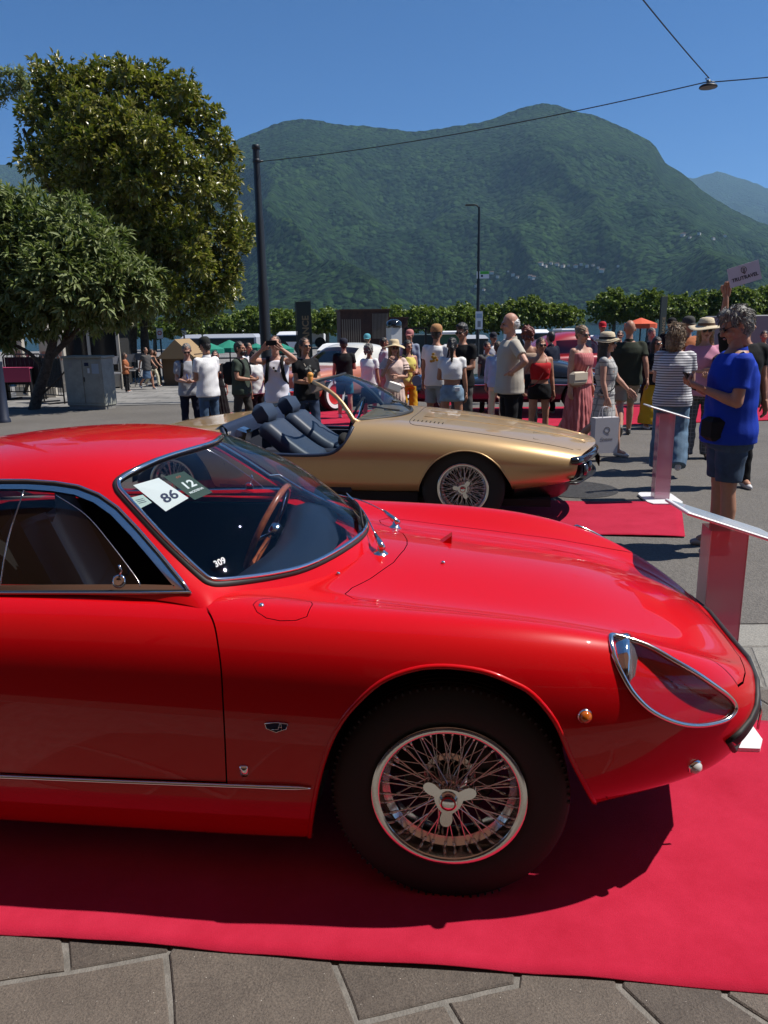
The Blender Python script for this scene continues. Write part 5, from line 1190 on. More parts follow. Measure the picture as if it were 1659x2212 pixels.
# ---- loquat in the left foreground
b1 = G(72, 884)
LQ = thing("loquat_tree", "low spreading tree with long leaves and a leaning trunk beside the grey cabinet", "tree", b1)
Y1 = b1.y
bl = blobs_px([(50, 485, 62), (145, 510, 62), (215, 560, 62), (285, 605, 48), (318, 640, 26), (30, 575, 80), (140, 600, 80, -.4), (225, 630, 55, -.4), (-60, 520, 90), (-150, 560, 110), (-20, 455, 48), (100, 655, 50, -.3), (20, 660, 55, .3), (170, 665, 36), (270, 655, 34), (-90, 650, 80), (-220, 640, 90), (40, 702, 34), (112, 694, 30), (200, 692, 28), (250, 690, 22), (-20, 710, 40), (5, 735, 26)], Y1, Vector(b1), 1.0)
LOQ = leafmat("loquat_leaf", (.045, .09, .018), (.21, .27, .055), .58, back=(.20, .24, .08), trans=.32)
LT2 = leaf_tpl(.20, .052, .25, .28)
P, D = scatter(bl, 3600, rng, (.68, 1.08), .35, .2); foliage("crown", P, D, LT2, 7, .7, (.75, 1.2), LOQ, LQ, rng, 'stuff')
P, D = scatter(bl, 700, rng, (.2, .7), 0, .1); foliage("inner_crown", P, D, LT2, 6, 1.0, (1.0, 1.5), LOQ, LQ, rng, 'stuff')
P, D = scatter(bl, 2600, rng, (1.0, 1.1), .35, .2); kk = (D[:, 1] < 0) & (P[:, 0] > -.9); single_leaves(P[kk], D[kk], LT2, LOQ, LQ, rng, (.9, 1.2))
def pxl(L, Y, base): return [AT(x, y, Y + (e[0] if e else 0)) - base for x, y, *e in L]
bb = Vector(b1)
t = MB(); limb(t, [(0, 0, -.05)] + pxl([(84, 845), (99, 800), (108, 765), (116, 730), (120, 690)], Y1, bb), .12, .075, 10); t.build("trunk", BARK, LQ, smooth=True)
for q, r in ((pxl([(106, 775), (134, 747), (160, 722), (185, 670), (230, 610)], Y1, bb), .075), (pxl([(112, 745), (95, 722), (70, 690), (20, 620)], Y1, bb), .07), (pxl([(118, 715), (125, 660), (150, 580)], Y1, bb), .07), (pxl([(99, 800), (60, 760), (10, 735), (-60, 690)], Y1, bb), .05), (pxl([(134, 747), (150, 700), (155, 640)], Y1, bb), .05), (pxl([(80, 860), (120, 825), (150, 790)], Y1, bb), .03)):
    t = MB(); limb(t, q, r, r * .4, 7); t.build("limb", BARK, LQ, smooth=True)
# ---- branch of a light-leaved tree reaching in at the top left
b2 = Vector((-7.2, 13.5, 0)); TW = thing("feathery_tree", "feathery light green branch reaching in at the top left edge", "tree", b2)
t = MB(); limb(t, [(0, 0, -.1), (.1, 0, 3), (.2, 0, 6), (.1, 0, 8)], .2, .06, 8); t.build("trunk", BARK, TW, smooth=True)
FTH = leafmat("feathery_leaf", (.14, .20, .06), (.32, .38, .15), .6, trans=.35); LT3 = leaf_tpl(.085, .02, .1, .1); pts = []; dr = []
for q in ([(-60, 160), (-20, 158), (10, 157), (44, 158)], [(-60, 250), (-10, 222), (15, 205), (48, 190)], [(-40, 200), (0, 190), (25, 183)], [(44, 157), (46, 172), (47, 182)], [(-80, 300), (-40, 250), (-10, 222)]):
    Q = pxl(q, 13.5, b2); t = MB(); limb(t, Q, .014, .004, 5); t.build("twig", BARK, TW, smooth=True); S = smooth_open(Q, 30)
    for i in range(len(S) - 1):
        for k in range(2): pts.append(S[i] + Vector(rng.normal(size=3) * .045)); dr.append((rng.normal() * .6, rng.normal() * .6, rng.normal() * .5 + .25))
foliage("crown", np.array([tuple(p) for p in pts]), np.array(dr), LT3, 3, .5, (.7, 1.3), FTH, TW, rng, 'stuff')
t = MB(); limb(t, [(.2, 0, 6), tuple(pxl([(-80, 300)], 13.5, b2)[0])], .06, .014, 6); t.build("limb", BARK, TW, smooth=True)
# ---- clipped plane trees along the lake front
PLN = leafmat("plane_leaf", (.055, .095, .014), (.22, .29, .045), .5, trans=.3); LT4 = leaf_tpl(.23, .20, .2, .2)
def plane_tree(px, ytop, ybot, hw_px, Y, seed, label, lumps):
    r2 = np.random.default_rng(seed); g = AT(px, 700, Y); base = Vector((g.x, Y, 0)); T = thing("plane_tree", label, "tree", base, 0, "clipped plane trees along the lake front")
    B = []; s = Y / FPX
    for k in range(lumps):
        f = (k + .5) / lumps * 2 - 1; x = px + f * hw_px * .82; hh = (ybot - ytop) * (.5 - .12 * abs(f)) * r2.uniform(.9, 1.1); cy = ybot - hh * r2.uniform(.9, 1.05); c = AT(x, cy, Y) - base
        B.append((c.x, r2.uniform(-.5, .5), c.z, hw_px * s / lumps * 1.5, 1.5, hh * s))
    n = int(200 * lumps); P, D = scatter(B, n, r2, (.7, 1.12), .35, .22); foliage("crown", P, D, LT4, 5, .8, (.6, 1.25), PLN, T, r2, 'stuff'); zt = min(b[2] for b in B)
    t = MB(); limb(t, [(0, 0, -.1), (.05, 0, zt * .5), (0, 0, zt)], .17, .12, 8); t.build("trunk", BARKP, T, smooth=True)
    for k in range(3):
        b_ = B[int((k + .5) / 3 * len(B))]; t = MB(); limb(t, [(0, 0, zt * .75), (b_[0] * .5, b_[1] * .5, zt), (b_[0], b_[1], b_[2])], .09, .04, 6); t.build("limb", BARKP, T, smooth=True)
TR = [(395, 690, 722, 55, "left of the dark lamp pole"), (470, 682, 718, 50, "just left of the dark lamp pole"), (545, 670, 718, 55, "behind the dark lamp pole"), (615, 672, 716, 45, "between the pole and the tall banner"), (705, 672, 716, 45, "between the tall banner and the brown hut"), (855, 668, 714, 40, "just right of the brown hut"),
      (925, 664, 712, 48, "second right of the brown hut"), (1000, 662, 712, 46, "just left of the thin street lamp"), (1065, 664, 710, 40, "just right of the thin street lamp"), (1135, 645, 704, 48, "with the tallest tuft, above the old man"), (1205, 658, 700, 50, "at the right end of the left row, over open water"), (1325, 632, 692, 52, "at the left end of the right row"),
      (1400, 634, 688, 45, "behind the orange parasol"), (1465, 640, 690, 45, "behind the narrow black banner"), (1530, 632, 688, 42, "behind the sun-hat woman"), (1590, 622, 684, 45, "behind the raised travel sign"), (1660, 626, 684, 50, "at the right edge of the photo"), (330, 700, 726, 45, "glimpsed below the magnolia crown")]
for i, (px, yt, yb, hw_, where) in enumerate(TR): plane_tree(px, yt, yb, hw_, 60 + (i % 3) * .8, 100 + i, "flat-clipped plane tree " + where, 5)
# ================================================================ STREET FURNITURE, STALLS, OTHER VEHICLES
POLEM = mat("dark_pole_paint", (.022, .026, .028), .45, metal=.3); IRON = mat("black_iron", (.012, .013, .016), .5, metal=.2)
WHITEP = mat("white_lacquer", (.74, .74, .74), .35); CREAM = mat("cream_paint", (.46, .42, .35), .6); SIGNW = mat("sign_white", (.75, .76, .76), .5)
# tall lamp pole left of centre
b = AT(572, 700, 17.5); b.z = 0; LP_ = thing("lamp_pole", "tall dark stepped steel pole left of centre carrying a span wire", "pole", b)
top = AT(553, 312, 17.5).z
t = MB(); t.lathe([(.17, 0), (.17, .25), (.122, .3), (.118, 2.45), (.098, 2.55), (.094, 3.85), (.078, 3.95), (.070, top - .02), (.0005, top)], 24); t.build("shaft", POLEM, LP_, angle=40)
t = MB(); t.lathe([(.075, top - .10), (.086, top - .09), (.086, top - .02), (.075, top - .01)], 20); t.build("top_collar", POLEM, LP_, smooth=True)
t = MB(); t.lathe([(.076, top - .36), (.084, top - .35), (.084, top - .30), (.076, top - .29)], 20); t.tube([(0, 0, top - .33), (.14, 0, top - .33)], .02, 6); t.build("wire_clamp", POLEM, LP_, smooth=True)
# pendant lamp on span wires
pc = AT(1530, 186, 12.5); PL = thing("pendant_lamp", "dark disc street lamp hanging where two span wires meet, top right", "street lamp", pc)
t = MB(); t.lathe([(.001, .02), (.10, .018), (.125, .0), (.130, -.018), (.124, -.024)], 28); t.build("lamp_shade", IRON, PL, smooth=True)
t = MB(); t.lathe([(.122, -.022), (.001, -.026)], 28); t.build("lamp_glass", mat("lamp_diffuser", (.06, .058, .055), .3), PL)
t = MB(); t.box((0, 0, .05), (.05, .04, .07), bev=.008); t.tube([(-.02, 0, .07), (-.05, 0, .10), (.0, 0, .12)], .008, 6); t.tube([(.02, 0, .06), (.09, 0, .055)], .009, 6); t.build("hanger", mat("grey_clamp", (.16, .16, .15), .5, metal=.5), PL, smooth=True)
def wire(p, q, sag, label):
    P = [Vector(p).lerp(Vector(q), k / 24) - V_(0, 0, sag * 4 * (k / 24) * (1 - k / 24)) for k in range(25)]; t = MB(); t.tube([x - P[0] for x in P], .0085, 5); o = t.build("span_wire", IRON); o.location = P[0]; tag(o, label, "wire", "wires holding the pendant lamp")
V_ = lambda *a: Vector(a)
p0 = b + V_(.14, 0, top - .33)
wire(p0, pc + V_(-.03, 0, .055), .12, "thin wire from the lamp pole up to the pendant lamp"); wire(pc + V_(.09, 0, .055), AT(3300, -60, 8.5), .10, "thin wire leaving the pendant lamp to the right edge"); wire(pc + V_(0, 0, .11), AT(1240, -190, 8.2), .03, "thin wire rising steeply from the pendant lamp to the top edge")
# thin street lamp
b = AT(1032, 700, 40); b.z = 0; h = AT(1029, 447, 40).z; SL_ = thing("street_lamp", "thin dark street lamp with small head and green and white sign", "street lamp", b)
t = MB(); t.lathe([(.09, 0), (.085, 3), (.06, h - .3), (.05, h)], 12); t.build("shaft", POLEM, SL_, smooth=True)
t = MB(); t.tube(smooth_open([(0, 0, h - .35), (-.06, 0, h), (-.22, 0, h + .10), (-.42, 0, h + .10)], 5), .035, 8); t.build("arm", POLEM, SL_, smooth=True)
t = MB(); t.box((-.48, 0, h + .09), (.42, .20, .08), bev=.02); t.build("lamp_head", POLEM, SL_)
z = AT(1040, 594, 40).z; t = MB(); t.box((.22, -.05, z), (.62, .03, .34)); s = t.build("sign_board", SIGNW, SL_); t = MB(); t.box((.30, -.068, z + .10), (.44, .006, .13)); t.build("green_panel", mat("sign_green", (.08, .42, .06), .5), s); t = MB(); t.box((.17, -.068, z - .05), (.10, .006, .10)); t.build("printed_block", INK, s)
z = AT(1035, 692, 40).z; t = MB(); t.box((.05, -.12, z), (.36, .05, .88)); s = t.build("timetable_case", SIGNW, SL_); t = MB(); t.box((.05, -.148, z + .22), (.28, .006, .22)); t.build("printed_panel", mat("pale_blue_print", (.35, .45, .55), .5), s); t = MB(); t.box((.05, -.148, z - .18), (.16, .006, .30)); t.build("printed_panel", mat("grey_print2", (.25, .27, .28), .5), s)
# banners
BANM = mat("banner_black", (.006, .014, .013), .7); mat("banner_bronze", (.16, .115, .06), .6)
def banner(xl, xr, yt, Y, txt, label, tilt=0.0):
    p = AT((xl + xr) / 2, yt, Y); q = AT(xr, yt, Y); w = (q.x - p.x) * 2; H = p.z; o = thing("banner_flag", label, "banner", (p.x, Y, 0), R(tilt)); t = MB(); t.box((0, 0, H / 2 + .08), (w, .03, H - .16)); t.build("banner_cloth", BANM, o)
    t = MB(); t.tube([(-w / 2 - .02, 0, 0), (-w / 2 - .02, 0, H + .02), (w / 2, 0, H + .02)], .016, 6); t.build("banner_pole", IRON, o); t = MB(); t.box((0, 0, .03), (w * 1.3, .5, .06)); t.build("base_plate", IRON, o)
    textobj(txt, w * .62, "banner_bronze", "printed_word", o, (w * .12, -.017, H * .54), (0, 0, 1), (-1, 0, 0), .0005, bold=True)
banner(639, 671, 652, 24, "ELEGANCE", "tall black banner with vertical bronze lettering left of the brown hut", 4)
banner(1426, 1445, 641, 27, "ELEGANCE", "narrow black banner with vertical lettering beside the orange parasol", 30)
# brown slatted hut and its annex
b = AT(783, 705, 33); b.z = 0; zt_ = AT(783, 672, 33).z; HUT = thing("slatted_hut", "dark brown slatted timber hut behind the white roofed car", "hut", b, R(8)); BRW = mat("dark_brown_timber", (.050, .022, .015), .8, var=.3, scale=6); SLT = mat("pale_slat", (.20, .165, .13), .7)
w = 2.0; t = MB(); t.box((0, 0, zt_ / 2), (w, 1.8, zt_)); t.build("wall", BRW, HUT); t = MB(); t.box((0, 0, zt_ + .03), (w + .12, 1.95, .06)); t.build("roof", BRW, HUT)
s0 = None
for k in range(12):
    x = .32 + k * .056
    if s0 is None: t = MB(); t.box((0, 0, 0), (.028, .03, 1.0)); s0 = s_ = t.build("slat", SLT, HUT)
    else: s_ = inst(s0, HUT)
    s_.location = (x, -.915, zt_ - .62)
for k in range(9): s_ = inst(s0, HUT); s_.location = (-.92 + k * .09, -.915, .8 + .5); s_.scale = (1.5, 1, 1.2)
b2 = AT(852, 705, 33.6); b2.z = 0; t = MB(); z2 = AT(852, 688, 33.6).z; t.box((0, 0, z2 / 2), (.95, 1.2, z2)); AN = thing("timber_annex", "lower brown timber screen to the right of the slatted hut", "screen", b2, R(8)); t.build("wall", BRW, AN); t = MB(); t.box((0, 0, z2 + .02), (1.02, 1.3, .05)); t.build("cap_rail", BRW, AN)
b3 = AT(851, 705, 28); b3.z = 0; z3 = AT(851, 708, 28).z; CO = thing("ticket_column", "light grey square column with a glossy black domed top", "column", b3, R(25)); t = MB(); t.box((0, 0, z3 / 2), (.42, .42, z3)); t.build("column_body", mat("light_grey_metal", (.45, .46, .46), .5), CO); t = MB(); t.lathe([(.27, z3), (.29, z3 + .10), (.25, z3 + .22), (.12, z3 + .29), (.001, z3 + .30)], 20); t.build("dome", mat("gloss_black2", (.01, .01, .01), .1, coat=1), CO, smooth=True)
# black frame, green and white containers
b = AT(911, 705, 24); b.z = 0; FR = thing("black_frame", "slim black metal frame standing right of the yellow trousers", "frame", b); zt_ = AT(911, 709, 24).z
for x in (-.5, .12): t = MB(); t.box((x, 0, zt_ / 2), (.06, .06, zt_)); t.build("post", IRON, FR)
t = MB(); t.box((-.19, 0, zt_), (.7, .06, .05)); t.build("rail", IRON, FR)
def box_stall(xl, xr, yt, yb, Y, m, label, name, cat, roof=None, stripes=None, rz=0):
    c = AT((xl + xr) / 2, yt, Y); w = AT(xr, yt, Y).x - AT(xl, yt, Y).x; zb = max(0, AT((xl + xr) / 2, yb, Y).z); o = thing(name, label, cat, (c.x, Y, 0), R(rz)); t = MB(); t.box((0, 0, (c.z + 0) / 2), (w, 1.6, c.z), bev=.02); t.build("body", m, o)
    if roof: t = MB(); t.box((0, 0, c.z + .06), (w + .2, 1.9, .12), bev=.03); t.build("roof", roof, o)
    if stripes:
        for k, (fz, ww) in enumerate(stripes): t = MB(); t.box((-.05 * w, -.81, c.z * fz), (w * ww, .02, .09)); t.build("printed_stripe", SIGNW, o)
    return o
box_stall(948, 1000, 722, 790, 30, mat("bottle_green", (.02, .085, .05), .5), "dark green container with white lettering stripes behind the tan cap", "green_container", "container", SIGNW, ((.70, .6), (.58, .45)))
box_stall(890, 946, 722, 770, 31, mat("dark_teal_panel", (.012, .03, .035), .6), "dark panelled stand left of the green container", "dark_stand", "stand")
box_stall(1208, 1240, 716, 745, 36, mat("barn_red", (.22, .03, .025), .7), "small dark red kiosk with white roof near the lake", "red_kiosk", "kiosk", SIGNW)
box_stall(1248, 1278, 730, 750, 38, mat("cream_stall", (.35, .30, .24), .7), "small stall with a pale roof right of the red kiosk", "pale_stall", "stall", SIGNW)
box_stall(1556, 1700, 681, 760, 17, mat("grey_hoarding", (.27, .27, .27), .8), "plain grey hoarding behind the person in blue", "grey_hoarding", "hoarding")
# white vehicles, market canopies
def bus(xl, xr, yt, Y, label, m=None):
    c = AT((xl + xr) / 2, yt, Y); w = AT(xr, yt, Y).x - AT(xl, yt, Y).x; o = thing("coach", label, "coach", (c.x, Y, 0)); H = c.z; t = MB(); t.box((0, 0, H / 2 + .15), (w, 2.3, H - .3), bev=.18); t.build("body", m or SIGNW, o, angle=40); t = MB(); t.box((0, -1.155, H * .70), (w * .94, .03, H * .26)); t.build("window_band", mat("coach_glass", (.02, .03, .035), .06), o)
    for s in (-1, 1): t = MB(); t.lathe([(.001, -.02), (.42, -.02), (.42, .2), (.001, .2)], 18, 'Y', (s * w * .32, -1.14, .42)); t.build("wheel", TYRE, o)
bus(462, 520, 686, 63.6, "white coach roof behind the trees right of the magnolia"); bus(655, 700, 684, 63.6, "white coach roof beside the tall banner"); bus(690, 790, 742, 26, "low white van behind the white roofed car"); bus(400, 560, 722, 44, "long grey coach under the plane trees", mat("coach_grey", (.36, .38, .42), .5)); bus(1095, 1180, 712, 46, "white coach behind the old person's shoulder")
bus(602, 665, 716, 48, "white van with striped awning right of the dark pole")
bus(985, 1050, 724, 44, "grey van behind the black T-shirt", mat("coach_grey", (.36, .38, .42), .5))
TEAL = mat("teal_canvas", (.005, .19, .13), .8)
def canopy(xc, yt, hw_, Y, label, closed=False, m=TEAL, name="market_parasol", cat="parasol", zfac=.45):
    c = AT(xc, yt, Y); r_ = hw_ / FPX * Y; o = thing(name, label, cat, (c.x, Y, 0)); t = MB(); n = 12; vs = [(0, 0, c.z)] + [(r_ * math.cos(2 * math.pi * (k + .5) / n), r_ * math.sin(2 * math.pi * (k + .5) / n), c.z - r_ * zfac) for k in range(n)] + [(r_ * 1.0 * math.cos(2 * math.pi * (k + .5) / n), r_ * math.sin(2 * math.pi * (k + .5) / n), c.z - r_ * zfac - .14) for k in range(n)]
    t.add(vs, [(0, 1 + k, 1 + (k + 1) % n) for k in range(n)] + [(1 + k, 1 + n + k, 1 + n + (k + 1) % n, 1 + (k + 1) % n) for k in range(n)]); t.build("canopy", m, o); t = MB(); t.tube([(0, 0, 0), (0, 0, c.z)], .025, 8); t.build("pole", IRON, o); t = MB(); t.box((0, 0, .04), (.5, .5, .08)); t.build("base", IRON, o)
canopy(448, 738, 34, 25, "teal market parasol behind the white polo"); canopy(495, 734, 36, 27, "teal market parasol between the white polo and the bearded person"); canopy(553, 741, 20, 24, "small teal parasol left of the photographer"); canopy(610, 742, 24, 28, "teal parasol behind the photographer's raised arm")
canopy(1385, 686, 33, 24, "orange red parasol open behind the green polo", m=mat("orange_canvas", (.62, .09, .03), .8), zfac=.38)
# stall with tan gable roof
b = AT(394, 732, 23.5); z = b.z; o = thing("gabled_stall", "market stall with tan gabled roof left of the lanyard wearer", "stall", (b.x, 23.5, 0)); w = 40 / FPX * 23.5; TAN = mat("tan_canvas", (.30, .20, .10), .8)
t = MB(); t.add([(-w, -.9, z - .55), (w, -.9, z - .55), (0, -.9, z), (-w, .9, z - .55), (w, .9, z - .55), (0, .9, z)], [(0, 1, 2), (5, 4, 3), (0, 2, 5, 3), (1, 4, 5, 2)]); t.build("roof", TAN, o)
for s in (-1, 1): t = MB(); t.box((s * w * .92, -.85, (z - .5) / 2), (.06, .06, z - .5)); t.build("post", IRON, o)
t = MB(); t.box((0, 0, .45), (w * 1.7, 1.2, .9)); t.build("counter", mat("counter_wood", (.14, .09, .05), .7), o)
# small traffic signs left
def sign(x, yt, yb, wpx, Y, label, m, parts):
    c = AT(x, (yt + yb) / 2, Y); w = wpx / FPX * Y; h = (yb - yt) / FPX * Y; o = thing("road_sign", label, "road sign", (c.x, Y, 0)); t = MB(); t.tube([(0, .03, 0), (0, .03, c.z + h / 2)], .03, 8); t.build("post", POLEM, o); t = MB(); t.box((0, 0, c.z), (w, .02, h), bev=.004); s = t.build("sign_plate", m, o)
    for (dx, dz, ww, hh, mm) in parts: t = MB(); t.box((dx * w, -.012, c.z + dz * h), (ww * w, .006, hh * h)); t.build("printed_mark", mm, s)
    return o, c, w, h
SB = mat("sign_blue", (.015, .10, .42), .5); SR = mat("sign_red", (.5, .02, .02), .5)
o, c, w, h = sign(345, 710, 731, 13, 26, "white no parking plate on a post left of the stall", SIGNW, [(0, -.1, .5, .07, INK)]); t = MB(); t.tube([(w * .28 * math.cos(a), -.014, c.z + w * .1 + w * .28 * math.sin(a)) for a in [2 * math.pi * k / 20 for k in range(20)]], w * .06, 5, closed=True); t.build("red_ring", SR, o)
o, c, w, h = sign(396, 699, 722, 11, 27, "blue and white parking sign on a post by the trees", SIGNW, [(0, .18, .96, .60, SB)]); textobj("P", h * .5, "sign_white", "printed_letter", o, (0, -.018, c.z + h * .18), (1, 0, 0), (0, 0, 1), .0005, bold=True)
# grey service cabinet
g = G(190, 884); CB = thing("service_cabinet", "weathered grey green utility cabinet beside the loquat trunk", "cabinet", g, R(-14)); CABM = mat("cabinet_paint", (.27, .275, .235), .7, var=.18, scale=5, bump=.0008, bscale=90)
t = MB(); t.box((0, .18, .56), (.90, .42, .98), bev=.012); t.build("cabinet_body", CABM, CB); t = MB(); t.box((0, .18, 1.075), (.96, .48, .05), bev=.01); t.build("lid", CABM, CB); t = MB(); t.box((0, .18, .04), (.86, .38, .10)); t.build("plinth", mat("concrete", (.22, .21, .19), .9), CB)
for x, w_ in ((-.225, .425), (.225, .425)): t = MB(); t.box((x, -.036, .57), (w_, .012, .88), bev=.004); t.build("door", CABM, CB)
t = MB(); t.box((.02, -.046, .62), (.02, .02, .09)); t.build("handle", IRON, CB)
for x, z_, w_, h_, m_ in ((.10, .93, .10, .07, NAVY_ENAMEL), (.14, .80, .05, .10, SILVER_INK), (.30, .84, .16, .20, mat("faded_sticker", (.30, .36, .42), .7)), (-.28, .92, .07, .10, mat("faded_sticker2", (.25, .25, .24), .7))): t = MB(); t.box((x, -.0435, z_), (w_, .003, h_)); t.build("sticker", m_, CB)
g = G(238, 880); o = thing("marker_post", "white post with an orange stripe at the cabinet's right side", "post", g); t = MB(); t.box((0, 0, .42), (.12, .10, .84), bev=.015); t.build("post", SIGNW, o); t = MB(); t.box((-.075, -.02, .42), (.035, .05, .84)); t.build("orange_stripe", mat("faded_orange", (.50, .17, .07), .7), o)
# crowd barriers and navy post at the left edge
def barrier(p, q, label):
    p = Vector(p); q = Vector(q); L = (q - p).length; o = thing("crowd_barrier", label, "barrier", p, math.atan2(q.y - p.y, q.x - p.x), "dark barriers under the loquat"); t = MB(); t.tube([(0, 0, 0), (0, 0, 1.02), (.06, 0, 1.08), (L - .06, 0, 1.08), (L, 0, 1.02), (L, 0, 0)], .02, 6); t.tube([(0, 0, .18), (L, 0, .18)], .015, 6); t.build("frame", IRON, o, smooth=True); n = int(L / .11); s0 = None
    for k in range(1, n):
        if s0 is None: t = MB(); t.tube([(0, 0, .18), (0, 0, 1.07)], .008, 5, cap=False); s0 = s_ = t.build("bar", IRON, o)
        else: s_ = inst(s0, o)
        s_.location = (L * k / n, 0, 0)
    t = MB(); t.box((L / 2, .025, .68), (L * .96, .006, .66)); t.build("screen_cloth", mat("dark_cloth_screen", (.018, .019, .024), .85), o)
    for x in (.15, L - .15): t = MB(); t.box((x, 0, .015), (.05, .6, .03)); t.build("foot", IRON, o)
barrier(G(18, 862), G(100, 862), "dark crowd barrier at the far left behind the navy post"); barrier(G(96, 868), G(140, 872), "short dark crowd barrier between the loquat trunk and the cabinet"); 
g = G(9, 912); o = thing("navy_post", "thick navy blue post at the left edge of the photo", "post", g); t = MB(); t.lathe([(.12, 0), (.115, .06), (.098, .08), (.095, 1.02), (.10, 1.04), (.10, 1.09), (.001, 1.10)], 18); t.build("shaft", mat("navy_paint", (.014, .02, .04), .5), o, angle=40); t = MB(); t.lathe([(.05, 0), (.045, .01), (.001, .012)], 16, 'Y', (-.02, -.105, .92)); t.build("reflector", CREAM, o)
# pavilion / kiosk under the trees
kx = AT(195, 760, 22); KI = thing("kiosk", "dark windowed cream framed kiosk behind the loquat branches", "kiosk", (kx.x, 22.0, 0), R(6)); zk = AT(195, 706, 22).z; DARKG = mat("kiosk_glass", (.010, .011, .013), .12)
wk = 1.55
t = MB(); t.box((0, .9, zk + .05), (wk + .3, 2.2, .12), bev=.02); t.build("roof", mat("mossy_roof", (.16, .15, .09), .95, var=.5, scale=8), KI); t = MB(); t.box((0, .95, zk / 2), (wk - .12, 1.8, zk - .1)); t.build("dark_interior", BLACK, KI)
for x in (-wk / 2, -.02, wk / 2): t = MB(); t.box((x, 0, zk / 2), (.075, .075, zk)); t.build("post", CREAM, KI)
for x in (-wk / 4 - .01, wk / 4 - .01):
    t = MB(); t.box((x, .01, zk * .60), (wk / 2 - .09, .02, zk * .72)); t.build("pane", DARKG, KI)
    t = MB(); t.box((x, 0, .26), (wk / 2 - .08, .05, .44)); p_ = t.build("lower_panel", CREAM, KI); t = MB(); t.tube(smooth_open([(x - .22, -.03, .32), (x - .1, -.03, .26), (x, -.03, .33), (x + .1, -.03, .26), (x + .22, -.03, .32)], 4), .014, 5); t.build("scroll_ornament", IRON, p_)
t = MB(); t.box((0, 0, zk - .05), (wk, .09, .10)); t.build("lintel", CREAM, KI)
for px_, Y_, lb in ((46, 20.0, "left cream pavilion pillar with a poster, far left"), (104, 19.4, "right cream pavilion pillar beside the loquat trunk"), (134, 21.0, "slim cream pavilion pillar left of the kiosk")):
    p = AT(px_, 800, Y_); z = AT(px_, 690, Y_).z; o = thing("pavilion_pillar", lb, "pillar", (p.x, Y_, 0), R(8)); t = MB(); t.box((0, 0, z / 2), (.24, .24, z)); t.build("shaft", CREAM, o); t = MB(); t.box((0, 0, z), (.32, .32, .08)); t.box((0, 0, .12), (.30, .30, .24)); t.build("capital", CREAM, o); t = MB(); t.box((0, -.125, z * .52), (.13, .01, .3)); t.build("poster", mat("faded_poster", (.30, .06, .06), .7, col2=(.35, .28, .2), scale=9), o)
p = AT(38, 800, 19); o = thing("pink_table", "table with a pink cloth between the pavilion pillars", "table", (p.x, 19, 0)); t = MB(); t.box((0, 0, .76), (.9, .7, .03)); t.build("tabletop", mat("pink_cloth", (.42, .05, .12), .8), o); t = MB(); t.box((0, -.36, .60), (.9, .01, .34)); t.build("cloth_drop", MATS["pink_cloth"], o)
for sx in (-1, 1): t = MB(); t.box((sx * .4, 0, .37), (.04, .6, .74)); t.build("leg", IRON, o)
# folding cafe chairs in the shade
CH = None
for i, (x, y, rz, lb) in enumerate(((247, 842, 20, "pale folding chair nearest the marker post"), (262, 836, 35, "folding chair second from the marker post"), (279, 834, 10, "folding chair third from the marker post"), (293, 828, -20, "folding chair at the foot of the magnolia"))):
    g = G(x, y)
    if CH is None:
        CH = c = thing("folding_chair", lb, "chair", g, R(rz), "folding chairs in the magnolia's shade"); CHM = mat("chair_grey", (.24, .24, .25), .6)
        t = MB(); t.box((0, 0, .45), (.42, .40, .025)); t.build("seat", CHM, c); t = MB(); t.box((0, .22, .80), (.42, .02, .22)); t.build("backrest", CHM, c)
        for s in (-1, 1): t = MB(); t.tube([(s * .2, -.2, 0), (s * .2, .1, .45), (s * .2, .23, .92)], .012, 6); t.build("leg", IRON, c); t = MB(); t.tube([(s * .19, .25, 0), (s * .19, -.18, .45)], .012, 6); t.build("leg", IRON, c)
    else: dup(CH, g, R(rz), lb)
# ---- car information stands with see-through columns
ACR = glassmat("frosted_acrylic", (.80, .68, .74), .08, base=.03, body=((.66, .36, .44), .62))
def stand(base, rz, H, w, pw, pd, tilt, roll_, label):
    o = thing("info_stand", label, "display stand", base, R(rz), "information stands beside the cars")
    t = MB(); t.prism([(-w * 1.15, -.17), (-w * .9, -.24), (w * .9, -.24), (w * 1.15, -.17), (w * 1.15, .17), (w * .9, .24), (-w * .9, .24), (-w * 1.15, .17)], .004, .022, lambda a, b, h: (a, b, h)); t.build("base_plate", WHITEP, o)
    t = MB(); t.add([(-w / 2, -.06, .02), (w / 2, -.06, .02), (w / 2, -.06, H), (-w / 2, -.06, H), (-w / 2, .06, .02), (w / 2, .06, .02), (w / 2, .06, H), (-w / 2, .06, H)], [(0, 1, 2, 3), (5, 4, 7, 6), (4, 0, 3, 7), (1, 5, 6, 2)]); t.build("column", ACR, o)
    for x in (-w / 2, w / 2):
        t = MB(); t.box((x, -.06, H / 2), (.003, .004, H)); t.build("column_edge", mat("acrylic_edge", (.50, .42, .42), .3), o)
    rm = Matrix.Rotation(R(roll_), 3, 'Y') @ Matrix.Rotation(R(tilt), 3, 'X'); t = MB(); t.box((0, 0, H + .02), (pw, pd, .012), rm, bev=.003); P = [(Vector(p) - V_(0, 0, H + .02)) for p in t.v]; b_ = t.build("board", WHITEP, o)
    t = MB(); c = V_(0, 0, H + .02) + rm @ V_(0, 0, .0075); t.box(c, (pw * .9, pd * .82, .002), rm); t.build("printed_sheet", mat("pale_blue_sheet", (.45, .56, .68), .25, coat=.6, col2=(.62, .68, .74), scale=6), o)
    return o
g1 = G(1425, 1080); stand((g1.x, g1.y, 0), -4, .80, .135, .36, .26, 0, 17, "white topped stand on the red carpet before the gold car")
